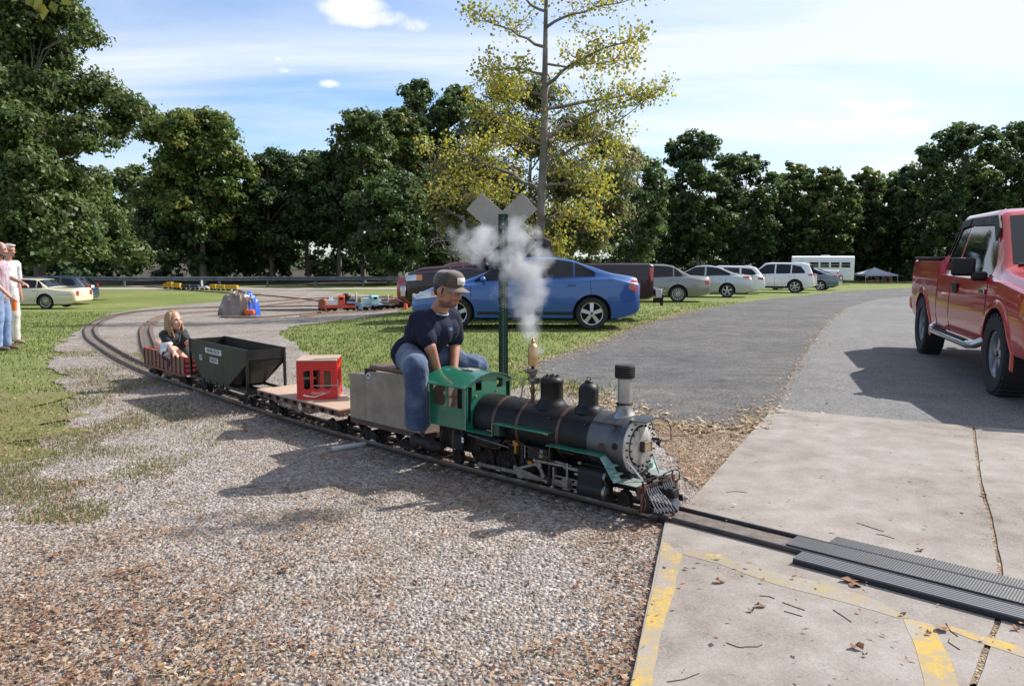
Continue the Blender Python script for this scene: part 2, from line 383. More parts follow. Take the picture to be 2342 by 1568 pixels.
tag(from_np('ground', np.stack([X, Y, Z-0.012], -1).reshape(-1, 3), F, m_lawn, smooth=True), kind='structure')

near = lambda p: max(0.06, p.length*0.02)
GRAVEL_PX = [(-700, 1150), (-100, 1085), (60, 1035), (150, 965), (165, 900), (118, 840), (128, 795), (190, 748), (255, 716), (350, 702), (430, 695), (500, 690), (575, 682), (600, 672), (560, 665), (450, 662), (330, 657), (180, 651), (105, 648),
             (120, 645.5), (330, 650), (600, 656), (760, 667), (860, 675), (935, 683), (940, 694), (900, 716), (800, 730), (720, 740), (655, 748), (640, 765), (690, 795), (735, 845), (800, 888), (900, 925), (1100, 905), (1225, 880), (1300, 880), (1400, 915), (1600, 960), (1790, 955), (1790, 1000), (1600, 1300), (1600, 1640), (1200, 2400), (-700, 2400)]
gpoly = resample(pxpoly(GRAVEL_PX), near, lambda p: min(0.22, 0.02*p.length), seed=3)
sheet('gravel', gpoly, m_gravel, 0.0)
dpoly = resample(pxpoly([(1490, 950), (1560, 975), (1650, 990), (1700, 980), (1775, 932), (1800, 940), (1720, 1010), (1640, 1085), (1600, 1120), (1540, 1050), (1500, 1000)]), 0.05, 0.06, seed=8)
sheet('dirt_patch', dpoly, m_dirt, 0.003)
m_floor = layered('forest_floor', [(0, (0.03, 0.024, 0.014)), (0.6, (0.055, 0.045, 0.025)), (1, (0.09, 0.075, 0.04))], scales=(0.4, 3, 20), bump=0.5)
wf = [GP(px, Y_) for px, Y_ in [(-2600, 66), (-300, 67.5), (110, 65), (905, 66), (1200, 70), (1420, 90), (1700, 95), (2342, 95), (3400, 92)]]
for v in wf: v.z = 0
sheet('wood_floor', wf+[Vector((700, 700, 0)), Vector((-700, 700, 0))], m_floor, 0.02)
ROAD_PX = [(1195, 843), (1222, 829), (1330, 797), (1411, 768), (1460, 745), (1600, 707), (1750, 685), (1950, 664), (2080, 658.5), (2342, 657), (2900, 657), (3300, 1100), (2342, 1000), (1775, 948), (1700, 977), (1642, 983), (1560, 975), (1504, 959), (1448, 945), (1370, 915), (1288, 880), (1235, 864)]
rpoly = resample(pxpoly(ROAD_PX), near, lambda p: 0.05 if p.y < 30 else 0.3, seed=5)
sheet('asphalt_road', rpoly, m_asph, 0.007)
dpx = [(1772, 944), (1805, 870), (1852, 795), (1890, 742), (1935, 706), (1990, 688), (2080, 678), (2342, 672), (2900, 668), (3250, 1090), (2342, 998)]
sheet('driveway', resample(pxpoly(dpx), near, 0.02, seed=6), m_asph2, 0.011)
m_dry = layered('dry_verge', [(0, (0.12, 0.10, 0.04)), (0.3, (0.19, 0.165, 0.075)), (0.5, (0.165, 0.17, 0.055)), (0.75, (0.14, 0.165, 0.042)), (1, (0.26, 0.22, 0.12))], scales=(1.5, 8, 60), bump=0.7, bdist=0.02)
sheet('worn_verge', resample(pxpoly([(-900, 1200), (-100, 1095), (60, 1045), (140, 975), (150, 930), (95, 900), (20, 905), (-60, 880), (-300, 900), (-900, 930)]), near, 0.55, seed=21), m_dry, 0.004)
# concrete slab with a real edge; two bays with an open joint
z1 = lambda x, y: (((1500+x/2.342)*.9368), ((1150+y/2.342)*.9368))
slab_l = [Vector((-.45, -1.6, 0)), P(1441, 1568, .03), P(1521, 1193, .03), P(1577, 1148, .03), P(1640, 1075, .03), P(1768, 934, .03)]
slab_t = P(2226, 974, .03); slab_b = [P(*z1(2092, 60), .03), P(*z1(2150, 270), .03), P(*z1(2205, 540), .03), P(*z1(2212, 700), .03), P(*z1(2190, 870), .03), P(*z1(2120, 1030), .03), P(*z1(2058, 1200), .03)]
jend = slab_b[-1]+(slab_b[-1]-slab_b[-2]).normalized()*3.2
for v in slab_l+[slab_t]+slab_b+[jend]: v.z = 0
jo = Vector((0.012, 0, 0))
pa = slab_l+[slab_t-jo]+[q-jo for q in slab_b]+[jend-jo]
pb = [slab_t+jo, Vector((9.5, slab_t.y-2.9, 0)), Vector((9.5, -1.6, 0)), jend+jo]+[q+jo for q in reversed(slab_b)]
sheet('concrete_slab', resample(pa, 0.12, 0.004, seed=9), m_conc, 0.03, thick=0.03, cuts=False)
sheet('concrete_slab', resample(pb, 0.12, 0.004, seed=10), m_conc, 0.03, thick=0.03, cuts=False)
sheet('slab_joint', [slab_t-jo*1.5]+[q-jo*1.5 for q in slab_b]+[q+jo*1.5 for q in reversed(slab_b)]+[slab_t+jo*1.5], m_dirt, 0.022, cuts=False)
def stripe(pts, m, seed):
    pl = [P(*z1(x, y), .03) for x, y in pts]
    for v in pl: v.z = 0
    sheet('painted_line', resample(pl, 0.04, 0.008, seed=seed), m, 0.0312, cuts=False)
stripe([(275, 398), (262, 520), (215, 700), (180, 850), (140, 1020), (98, 1227), (80, 1330), (200, 1330), (218, 1227), (262, 930), (300, 800), (345, 700), (352, 600), (385, 480)], m_paint, 11)
stripe([(388, 477), (600, 530), (900, 640), (1300, 742), (1620, 838), (1680, 838), (1500, 738), (1200, 640), (950, 588), (700, 510), (420, 430), (388, 425)], m_paint2, 12)
stripe([(1655, 842), (1700, 960), (1765, 1180), (1790, 1300), (1985, 1300), (1930, 1090), (1820, 878)], m_paint, 13)
stripe([(1830, 880), (2120, 990), (2342, 1062), (2500, 1110), (2500, 1055), (2342, 1010), (1930, 885)], m_paint, 14)

# ---- point-in-polygon for scatter
def inside(px_, py_, poly):
    x = np.asarray(px_); y = np.asarray(py_); c = np.zeros(x.shape, bool); n = len(poly); j = n-1
    for i in range(n):
        xi, yi, xj, yj = poly[i].x, poly[i].y, poly[j].x, poly[j].y
        if yi != yj: c ^= ((yi > y) != (yj > y)) & (x < (xj-xi)*(y-yi)/(yj-yi)+xi)
        j = i
    return c
slabA = slab_l+[slab_t, Vector((9.5, slab_t.y-2.9, 0)), Vector((9.5, -1.6, 0))]
def nz(x, y, s, o=0.0):
    "cheap smooth value noise"
    x = x*s+o*17.3; y = y*s-o*9.1; xi = np.floor(x).astype(int); yi = np.floor(y).astype(int); fx = x-xi; fy = y-yi
    fx = fx*fx*(3-2*fx); fy = fy*fy*(3-2*fy)
    h = lambda a, b: ((np.sin(a*127.1+b*311.7)*43758.5453) % 1.0)
    return (h(xi, yi)*(1-fx)+h(xi+1, yi)*fx)*(1-fy)+(h(xi, yi+1)*(1-fx)+h(xi+1, yi+1)*fx)*fy
def view_pts(n, y0, y1, bias=1.0, x0=None, x1=None):
    "points inside the view wedge (a little wider), denser near the camera"
    u = rng.random(n); yy = (y0**(1-bias)+u*(y1**(1-bias)-y0**(1-bias)))**(1/(1-bias)) if abs(bias-1) > 1e-6 else y0*(y1/y0)**u
    s = 0.72; xx = (rng.random(n)*2-1)*(yy*s+0.4)
    if x0 is not None: k = (xx > x0) & (xx < x1); xx, yy = xx[k], yy[k]
    return xx, yy
grass_c = (0.075, 0.115, 0.022)
def stones(n, y0, y1, smin, smax, name, only=None):
    x, y = view_pts(n, y0, y1, 1.0); k = (inside(x, y, gpoly) | ((x < -2) & (y < 12) & (rng.random(len(x)) < np.clip(.9-.55*(-x-.47*y), .06, .8)*(nz(x, y, 2.5, 31) > .3)))) & ~inside(x, y, slabA) & ~inside(x, y, rpoly)
    if only is not None: k &= only(x, y)
    x, y = x[k], y[k]; n = len(x); t = rng.random(n)
    s = smin+(smax-smin)*t**3.2
    th = rng.random(n)*2*np.pi; K = 4; ang = th[:, None]+np.arange(K)*2*np.pi/K+rng.uniform(-.45, .45, (n, K))
    r0 = s[:, None]*rng.uniform(.75, 1.15, (n, K)); r1 = s[:, None]*rng.uniform(.35, .75, (n, K)); hh = s[:, None]*rng.uniform(.2, .6, (n, 1))+s[:, None]*rng.uniform(-.2, .2, (n, K))
    el = rng.uniform(.6, 1, (n, 1)); ca, sa = np.cos(th)[:, None], np.sin(th)[:, None]
    def ring(r, z):
        a = np.cos(ang)*r; b = np.sin(ang)*r*el
        return np.stack([x[:, None]+a*ca-b*sa, y[:, None]+a*sa+b*ca, z], -1)
    g = gz(x, y)[:, None]
    V = np.concatenate([ring(r0, g-0.004+0*r0), ring(r1, g+hh)], 1).reshape(-1, 3)
    base = (np.arange(n)*8)[:, None]; q = np.array([[i, (i+1) % 4, 4+(i+1) % 4, 4+i] for i in range(4)]+[[4, 5, 6, 7]])
    F4 = (base[:, :, None]+q[None]).reshape(-1, 4)
    pal = np.array([(.40, .365, .34), (.36, .33, .315), (.43, .395, .37), (.31, .285, .275), (.38, .32, .28), (.33, .265, .22), (.50, .47, .44), (.25, .225, .21), (.35, .34, .345), (.37, .29, .245), (.29, .22, .18)])
    c = pal[rng.integers(0, len(pal), n)]*rng.uniform(.58, 1.08, (n, 1))*np.array([(.95, .91, .87)]); pz = np.clip((nz(x, y, .8, 41)*.55+nz(x, y, 2.7, 42)*.45-.42)*3.2, 0, .8)[:, None]; c = c*(1-pz)+np.array([(.30, .225, .165)])*rng.uniform(.6, 1.2, (n, 1))*pz; c = np.repeat(c, 8, 0)
    o = from_np(name, V, F4, mat('stone_chips', (.4, .38, .36), 0.85, attr=True, spec=0.3), col=c)
    return tag(o, 'loose grey and pinkish crushed stone covering the track yard', 'gravel', kind='stuff')
stones(118000, 2.0, 10, 0.0032, 0.0135, 'crushed_stone')
def litter(n, y0, y1, wfun, name, lab, size=(0.009, 0.034), pal=None, cat='leaf litter', bias=1.0, asp=(.12, .3, .55, .7)):
    x, y = view_pts(n, y0, y1, bias); w = wfun(x, y); k = rng.random(len(x)) < w; x, y = x[k], y[k]; n = len(x)
    L = rng.uniform(size[0], size[1], n); wd = L*rng.choice(asp, n, p=[.35, .25, .2, .2]); th = rng.random(n)*2*np.pi
    z = gz(x, y)+rng.uniform(.004, .02, n); z = np.where(inside(x, y, slabA), z+.03, z+.004); lift = rng.uniform(-.002, .35, n)*wd
    ca, sa = np.cos(th), np.sin(th); tl = rng.uniform(0, .35, n)*L
    def pt(a, b, c): return np.stack([x+a*ca-b*sa, y+a*sa+b*ca, z+c], -1)
    V = np.stack([pt(-L/2, 0*L, 0*L), pt(0*L, -wd/2, lift), pt(L/2, 0*L, tl), pt(0*L, wd/2, lift)], 1).reshape(-1, 3)
    F = np.arange(n*4).reshape(-1, 4)
    pal = np.array(pal or [(.18, .09, .05), (.27, .16, .095), (.38, .25, .16), (.12, .06, .04), (.48, .36, .24), (.30, .14, .07), (.33, .22, .14)])
    c = np.repeat(pal[rng.integers(0, len(pal), n)]*rng.uniform(.7, 1.15, (n, 1)), 4, 0)
    o = from_np(name, V, F, mat('dead_leaf', (.2, .1, .05), .8, attr=True, trans=.15, spec=.25), col=c); return tag(o, lab, cat, kind='stuff')
def w_lit(x, y):
    ing = inside(x, y, gpoly); sl = inside(x, y, slabA); rd = inside(x, y, rpoly)
    e = P(1500, 1300).x
    patch = nz(x, y, 1.3, 1)*.6+nz(x, y, 4.5, 2)*.4
    base = np.clip((patch-.44)*4.0, .12, 1)*.95*np.clip(y/5., .4, 1)
    left = np.clip((-x-.36*y+.6)/1.5, 0, 1); base = base+left*np.clip((patch-.25)*3, 0, 1)*.6
    # drift along the slab's edge
    dx = np.interp(y, [0, 2.43, 3.98], [-.1, .39, .79])-x
    base = np.where((y < 4.1) & (dx > 0), base+np.clip(1-dx/.35, 0, 1)*.9, base)
    base = np.where(inside(x, y, dpoly), 1.0, base)
    base = np.where(rd, np.clip((nz(x, y, 1.1, 4)-.62)*3, 0, .5)*.5, base); base = np.where(sl, .010, base)
    base = np.where(~ing & ~sl & ~rd, np.where(x < -2, .95, .3)*np.clip(1-(y-8)/5, .08, 1), base)
    return np.clip(base, 0, 1)
litter(150000, 2.0, 13, w_lit, 'leaf_litter', 'brown dead leaves and needles drifted over the gravel and along the slab edge')
litter(9000, 2.4, 8, lambda x, y: np.where(inside(x, y, slabA), .0, np.clip((nz(x, y, 1.7, 6)-.45)*2, 0, .7)*(inside(x, y, gpoly))), 'pine_straw', 'thin tan straw and twigs scattered on the near gravel', size=(.03, .10), asp=(.03, .04, .05, .06), pal=[(.36, .24, .14), (.25, .15, .09), (.44, .33, .2)], cat='straw')
def blades(n, y0, y1, wfun, name, lab, h=(0.015, 0.042), pal=None, bias=1.0, wd=.0035):
    x, y = view_pts(n, y0, y1, bias); k = rng.random(len(x)) < wfun(x, y); x, y = x[k], y[k]; n = len(x)
    H = rng.uniform(h[0], h[1], n); th = rng.random(n)*2*np.pi; ln = rng.uniform(.1, .9, n)*H; la = rng.random(n)*2*np.pi; w = wd*(1+y/8)
    z = gz(x, y)-.012; a = np.stack([x-np.cos(th)*w, y-np.sin(th)*w, z], -1); b = np.stack([x+np.cos(th)*w, y+np.sin(th)*w, z], -1)
    c = np.stack([x+np.cos(la)*ln, y+np.sin(la)*ln, z+H+.012], -1); V = np.stack([a, b, c], 1).reshape(-1, 3)
    pal = np.array(pal or [(.11, .165, .032), (.15, .205, .05), (.085, .13, .024), (.21, .24, .085), (.32, .28, .15)])
    pr = [.26, .26, .14, .20, .14] if len(pal) == 5 else None
    cc = np.repeat(pal[rng.choice(len(pal), n, p=pr)]*rng.uniform(.75, 1.2, (n, 1)), 3, 0)
    o = from_np(name, V, np.arange(n*3).reshape(-1, 3), mat('grass_blade', (.08, .12, .03), .6, attr=True, trans=.45, spec=.3), col=cc); return tag(o, lab, 'grass', kind='stuff')
gr_ok = lambda x, y: ~inside(x, y, gpoly) & ~inside(x, y, slabA) & ~inside(x, y, rpoly)
vpoly = [v for v in resample(pxpoly([(-900, 1200), (-100, 1095), (60, 1045), (158, 968), (175, 900), (128, 842), (40, 838), (-120, 850), (-900, 900)]), 0.3, 0.0)]
blades(170000, 4.5, 30, lambda x, y: gr_ok(x, y)*np.where((x < -2.5) & (y < 13), np.clip((nz(x, y, .9, 14)*.5+nz(x, y, 3.1, 15)*.6-.36+np.clip((y-10.2)/3.5, -.1, .5))*3.0, .42, 1), 1)*np.clip(nz(x, y, 1.5, 3)*.6+nz(x, y, 5, 5)*.7, .12, 1), 'grass', 'short green and straw coloured grass of the lawns')
blades(9000, 2.4, 11, lambda x, y: (inside(x, y, gpoly) & ~inside(x, y, slabA) & ~inside(x, y, rpoly))*((nz(x, y, 5, 8)*.5+nz(x, y, 1.6, 9)*.5) > .70)*1.0, 'weeds', 'small green weed tufts growing through the gravel', h=(.015, .05), wd=.0025)
def seglit(n, pts, wid, name, lab, size, pal, asp=(.3, .5, .6, .7)):
    q = np.array([(v.x, v.y) for v in pts]); def_ = np.linalg.norm(np.diff(q, axis=0), axis=1); k = rng.choice(len(def_), n, p=def_/def_.sum()); t = rng.random(n)
    c = q[k]+(q[k+1]-q[k])*t[:, None]+rng.normal(size=(n, 2))*wid*(.5+1.5*nz(q[k, 0]+t*3, q[k, 1], 1.3, 2))[:, None]
    gl = globals(); old = gl['view_pts']; gl['view_pts'] = lambda *a, **b: (c[:, 0], c[:, 1])
    litter(n, 0, 1, lambda x, y: np.where(inside(x, y, slabA), .25, 1.)*(nz(x, y, 4, 7)*.9+.1), name, lab, size=size, pal=pal, asp=asp); gl['view_pts'] = old
TAN = [(.42, .32, .20), (.34, .24, .14), (.50, .41, .28), (.26, .17, .10), (.38, .30, .20)]
seglit(3500, pxpoly([(1768, 936), (1805, 870), (1852, 795), (1890, 742), (1935, 706)]), .05, 'seam_litter', 'dry leaves and grit caught along the seam between asphalt and driveway', (.01, .045), TAN)
seglit(9000, pxpoly([(1195, 850), (1222, 829), (1330, 797), (1411, 768), (1460, 745), (1600, 707)]), .16, 'edge_litter', 'tan leaf dust along the grassy edge of the asphalt', (.01, .05), TAN)
seglit(9000, pxpoly([(1235, 870), (1288, 882), (1370, 917), (1448, 947), (1504, 962), (1640, 985), (1700, 979), (1770, 938)]), .09, 'edge_straw', 'straw and dead leaves along the near edge of the asphalt', (.015, .07), TAN, asp=(.06, .1, .3, .6))
dwe = P(1300, 893)
blades(40000, 5.5, 9, lambda x, y: np.exp(-((x-dwe.x)**2/.10+(y-dwe.y)**2/.16))*.9, 'weed_clump', 'leafy weed clump at the edge of the asphalt behind the domes', h=(.03, .11), wd=.005)
# left verge between grass and gravel: thin grass invading the stones
blades(190000, 4.0, 12, lambda x, y: inside(x, y, gpoly)*(x < -2.2)*np.clip((-x-.42*y+.45)/1.0, 0, 1)*np.clip((nz(x, y, 2.2, 11)-.33)*3, 0, 1), 'verge_grass', 'thin patchy grass mixed with fallen leaves at the left verge', h=(.012, .038), pal=[(.15, .19, .05), (.20, .22, .07), (.28, .25, .12), (.36, .30, .17), (.30, .22, .12)])
# ================================================================ trees
leafm = {}
def leaf_mat(name, tr=0.5, rough=0.5):
    if name not in leafm: leafm[name] = mat(name, (.06, .09, .02), rough, attr=True, trans=tr, spec=.45)
    return leafm[name]
bark = mat('bark', (0.085, 0.07, 0.055), 0.9, col2=(0.16, 0.14, 0.12), ns=5, bump=0.6, bs=18, stretch=(1, 1, 0.25))
bark_pale = mat('pale_bark', (0.10, 0.085, 0.07), 0.85, col2=(0.23, 0.205, 0.18), ns=3.0, bump=0.5, bs=14, stretch=(1, 1, 0.5))
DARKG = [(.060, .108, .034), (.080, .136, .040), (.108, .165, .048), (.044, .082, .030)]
MIDG = [(.090, .140, .036), (.120, .175, .045), (.066, .110, .030), (.150, .195, .060)]
YELG = [(.120, .130, .025), (.170, .150, .025), (.080, .110, .025), (.230, .160, .03)]
OLIVE = [(.165, .180, .07), (.20, .205, .085), (.13, .15, .055), (.25, .235, .10)]
AUT = [(.38, .38, .06), (.50, .44, .06), (.27, .34, .06), (.46, .36, .05), (.24, .31, .06), (.38, .28, .05)]
def rand_dirs(n):
    v = rng.normal(size=(n, 3)); return v/np.linalg.norm(v, axis=1)[:, None]
def leaves_at(C, Nrm, size, pal, name, parent, m, aspect=.75, cvar=None, droop=0.0):
    n = len(C); s = size*rng.uniform(.65, 1.35, n)
    N = Nrm+rand_dirs(n)*.9; N /= np.linalg.norm(N, axis=1)[:, None]+1e-9
    T = np.cross(N, rand_dirs(n)); T /= np.linalg.norm(T, axis=1)[:, None]+1e-9
    if droop: T[:, 2] -= droop; T /= np.linalg.norm(T, axis=1)[:, None]
    B = np.cross(N, T); a = (T*s[:, None])*.5; b = B*(s*aspect)[:, None]*.5; f = N*(s*.14)[:, None]
    V = np.stack([C-a, C-b+a*.1+f, C+a, C+b+a*.1+f], 1).reshape(-1, 3)
    pal = np.array(pal); ci = rng.integers(0, len(pal), n) if cvar is None else cvar % len(pal)
    c = pal[ci]*rng.uniform(.75, 1.25, (n, 1)); c = np.repeat(c, 4, 0)
    return from_np(name, V, np.arange(n*4).reshape(-1, 4), m, parent, col=c)
def clumped(lobes, nl, clump=.55, per=34, flat=.7, inner=.25):
    "leaf centres/normals for a set of (centre, radius-vector) lobes, gathered in twig clumps"
    lobes = [(np.array(c, float), np.array(r if hasattr(r, '__len__') else (r, r, r), float)) for c, r in lobes]
    wts = np.array([np.prod(r)**(2/3) for _, r in lobes]); wts /= wts.sum(); nc = max(1, nl//per)
    li = rng.choice(len(lobes), nc, p=wts); D = rand_dirs(nc); D[:, 2] = np.where(D[:, 2] < -.55, -D[:, 2], D[:, 2])
    cc = np.array([lobes[i][0] for i in li]); rr = np.array([lobes[i][1] for i in li]); rad = 1-inner*rng.random(nc)**1.2*1.6
    ctr = cc+D*rr*rad[:, None]; cs = clump*rng.uniform(.5, 1.35, nc)
    k = np.repeat(np.arange(nc), per); u = rand_dirs(len(k))*(rng.random(len(k))**.45)[:, None]*cs[k][:, None]; u[:, 2] *= flat
    Pn = ctr[k]+u; Nn = D[k]*.6+u/(np.linalg.norm(u, axis=1)[:, None]+1e-6)*.5; Nn[:, 2] += .35
    return Pn, Nn, rng.integers(0, 97, nc)[k]
def limb_mesh(mb, a, b, r0, r1, wob=.12, n=6, k=7, rnd=random):
    a = Vector(a); b = Vector(b); L = (b-a).length; pts = []; o1 = Vector([rnd.uniform(-1, 1) for _ in range(3)])*wob*L; sag = Vector((0, 0, L*.08))
    for i in range(n+1):
        t = i/n; pts.append(a.lerp(b, t)+o1*math.sin(math.pi*t)+sag*math.sin(math.pi*t)+Vector([rnd.uniform(-1, 1) for _ in range(3)])*wob*.12*L*(0 < i < n))
    mb.tube(pts, [r0+(r1-r0)*(i/n)**.8 for i in range(n+1)], k)
    return pts
def tree(name, label, x, Y, H, Rr, pal, leaves, size, trunk_r=.25, hb=.25, group=None, m='leaf_dense', lobes=None, per=34, clump=.6, nlobe=15, bk=None, shape=1.0, seed=0, cat='tree', extra=0, inner=.35, asp=.75, rx=1.0):
    rnd = random.Random(seed+int(Y*10)); z0 = float(gz(x, Y)); t = thing(name, label, cat, (x, Y, z0), 0, group)
    if lobes is None:
        lobes = []; c0 = (hb+1)/2*H; hh = (1-hb)/2*H
        for i in range(nlobe):
            zf = -1+2*(i+.5)/nlobe; w = math.sqrt(max(0.05, 1-abs(zf)**(2.2*shape))); a = i*2.4+rnd.uniform(-.5, .5); q = .58+rnd.uniform(-.1, .12)
            r = Rr*rnd.uniform(.34, .5)*(.7+.3*w)
            lobes.append(((Rr*rx*w*q*math.cos(a), Rr*w*q*math.sin(a), min(c0+zf*hh*.82, H-r*.72)), (r, r, r*.8)))
        lobes.append(((rnd.uniform(-.1, .1)*Rr, 0, H-Rr*.32), (Rr*.36, Rr*.36, Rr*.36)))
        for _ in range(9):
            a = rnd.uniform(0, 6.28); zf = rnd.uniform(-.1, .97); w = math.sqrt(1-zf*zf); r = Rr*rnd.uniform(.12, .2); lobes.append(((Rr*rx*w*.95*math.cos(a), Rr*w*.95*math.sin(a), min(c0+zf*hh*.97, H-r*.3)), (r, r, r)))
    mb = MB(); lean = Vector((rnd.uniform(-.3, .3), rnd.uniform(-.3, .3), 0)); top = Vector((lean.x, lean.y, H*.82))
    tp = [Vector((0, 0, -.1)), Vector((0, 0, .25))]+[Vector((lean.x*f+rnd.uniform(-.1, .1), lean.y*f, H*.82*f)) for f in (.15, .3, .5, .7, .85, 1)]
    mb.tube(tp, [trunk_r*1.35, trunk_r*1.05]+[trunk_r*(1-f*.88) for f in (.1, .3, .5, .7, .85, 1)], 10)
    mb.build('trunk', bk or bark, t, smooth=60)
    mb = MB()
    for c, r in lobes:
        c = Vector(c); f = max(.12, min(.8, (c.z-c.xy.length*.7)/(H*.82))); s = Vector((lean.x*f, lean.y*f, H*.82*f)); rr_ = trunk_r*(1-f*.85)*.5
        pts = limb_mesh(mb, s, c, rr_, .03, rnd=rnd)
        for _ in range(2): limb_mesh(mb, pts[3+_], c+Vector([rnd.uniform(-1, 1) for _ in range(3)])*r[0]*.8, rr_*.4, .015, n=4, k=5, rnd=rnd)
    mb.build('limbs', bk or bark, t, smooth=60)
    Pn, Nn, cv = clumped(lobes, leaves, clump, per, inner=inner)
    leaves_at(Pn, Nn, size, pal, 'crown', t, leaf_mat(m), cvar=cv, aspect=asp)
    return t
PX = lambda px, Y: (px-1171)/1786.*Y*math.cos(PITCH)
def HT(py, Y, x=0): return float(A(1171, py, Y).z-gz(x, Y))
def lob(px, py, Y, r, base):
    p = A(px, py, Y); rr_ = r/1786.*Y; rv = (rr_, rr_*.95, rr_*.85); return ((p.x-base[0], p.y-base[1], p.z-base[2]), rv)
# big tree at the left, built as lobes
bx, bY = PX(88, 45), 45.; bb = (bx, bY, float(gz(bx, bY)))
L_ = [lob(x, y, bY+dy, r, bb) for x, y, r, dy in [(60,60,75,0),(150,50,55,1),(195,90,38,-1),(-20,120,90,0),(110,150,75,2),(30,230,95,-2),(140,230,70,0),(225,215,52,1),(285,250,45,0),(318,262,34,1),(80,330,95,2),(190,320,62,-2),(262,300,40,0),(-30,380,100,0),(120,430,85,-2),(20,480,90,2),(200,430,50,1),(215,500,62,-1),(150,540,70,1),(265,560,45,0),(300,585,34,-1),(60,560,75,2),(-60,560,90,0),(215,570,48,2),(-110,250,110,0),(-130,450,110,0),(10,-20,90,0),(120,-10,50,0),(70,500,80,-5),(120,560,70,-5),(20,570,70,-5),(70,400,70,-5),(150,500,60,-4),(190,560,50,-4),(40,300,70,-4)]]
tree('shade_tree', 'tall leafy green tree spreading over the cream sedan at the left edge', bx, bY, 17.5, 7, MIDG+[(.10,.12,.035)], 135000, .245, trunk_r=.33, lobes=L_, m='leaf_glossy', clump=.62, per=30, seed=4, inner=.6)
Y_ = 70; x_ = PX(462, Y_)
tree('yellowing_tree', 'rounded tree with yellowing top behind the yellow train', x_, Y_, HT(252, Y_, x_), 5.0, [(.12,.18,.04),(.155,.205,.045),(.085,.145,.032),(.20,.215,.045)], 30000, .36, trunk_r=.3, hb=.22, per=34, clump=.75, shape=1.7, seed=11, inner=.3)
tree('sapling_tree', 'dark green lower half tree below the yellowing crown', PX(455, 72), 72, HT(400, 72, -30), 6.2, DARKG, 12000, .4, trunk_r=.25, hb=.05, seed=12, clump=.8)
gap = 'dark trees of the wood behind the guardrail'
spec = [ # px, top py, halfwidth px, Y, leaves, pal, hb, name/label
 (300, 375, 82, 80, 7000, MIDG, .1, 'green tree filling the gap between the tall left tree and the yellowing one'),
 (250, 470, 106, 84, 6000, DARKG, .0, 'low dark tree behind the hanging branches of the left tree'),
 (620, 342, 92, 74, 11000, DARKG, .12, 'grey-green tree immediately right of the yellowing tree'),
 (705, 345, 82, 76, 9000, DARKG, .25, 'dark tree with sky showing through its middle'),
 (775, 350, 70, 73, 8000, DARKG, .2, 'narrow dark tree at the foot of the tall wood'),
 (830, 250, 73, 72, 10000, MIDG, .3, 'tall green tree at the left shoulder of the high wood'),
 (905, 245, 82, 78, 10000, YELG[:1]+MIDG, .3, 'tall tree with a sunlit yellow-green top'),
 (965, 190, 73, 82, 10000, DARKG+MIDG[:1], .4, 'tallest dark tree of the left wood'),
 (1050, 200, 82, 84, 9000, DARKG, .35, 'tall dark tree just left of the autumn cottonwood'),
 (890, 400, 94, 66, 11000, DARKG, .05, 'dark bushy tree behind the guardrail right of centre'),
 (1000, 400, 94, 70, 9000, DARKG, .05, 'dark tree half hidden by the cottonwood branches'),
 (560, 430, 82, 78, 7000, DARKG, .0, 'dark lower tree behind the left guardrail'),
 (1450, 345, 70, 74, 7000, DARKG+MIDG[:1], .1, 'dark tree at the right flank of the olive willow'),
 (1595, 303, 100, 96, 15000, DARKG, .12, 'broad round-headed dark tree behind the silver sedans'),
 (1700, 350, 88, 100, 10000, DARKG, .08, 'dark tree adjoining the round-headed one'),
 (1815, 372, 76, 104, 9000, MIDG, .1, 'green tree above the white utility vehicle'),
 (1890, 385, 70, 102, 8000, YELG[:1]+MIDG, .12, 'olive-topped tree above the white bus'),
 (1965, 385, 70, 108, 8000, YELG[:1]+MIDG, .15, 'yellow-green tree right of the bus'),
 (2045, 385, 73, 110, 8000, MIDG, .1, 'green tree behind the canopy tent'),
 (2110, 330, 59, 100, 8000, DARKG, .1, 'dark tree stepping up towards the right edge'),
 (2190, 282, 100, 92, 13000, DARKG+MIDG[:1], .12, 'tall dark crown above the red pickup bed'),
 (2300, 285, 100, 94, 13000, DARKG+MIDG[:1], .1, 'tall dark crown above the red pickup cab'),
 (2420, 300, 106, 96, 8000, DARKG, .1, 'dark tree at the right edge of the view'),
 (1950, 480, 106, 110, 6000, DARKG, .0, 'low dark tree behind the white bus'),
 (2080, 480, 106, 108, 6000, DARKG, .0, 'low dark tree behind the canopy tent'),
 (1780, 480, 106, 106, 6000, DARKG, .0, 'low dark tree behind the parked cars'),
 (1520, 430, 94, 102, 6000, DARKG, .0, 'low dark tree behind the maroon pickup bed'),
 (30, 420, 141, 82, 6000, DARKG, .0, 'dark tree behind the trunk of the left tree'),
]
for i, (px, top, hw, Y_, nl, pal, hb, lab) in enumerate(spec):
    x_ = PX(px, Y_)
    tree('wood_tree', lab, x_, Y_, HT(top, Y_, x_), hw/1786.*Y_*1.08, pal, int(nl*1.5), .345*Y_/75, trunk_r=.24, hb=hb, group=gap, per=30, clump=.62, seed=30+i, nlobe=17, inner=.45)
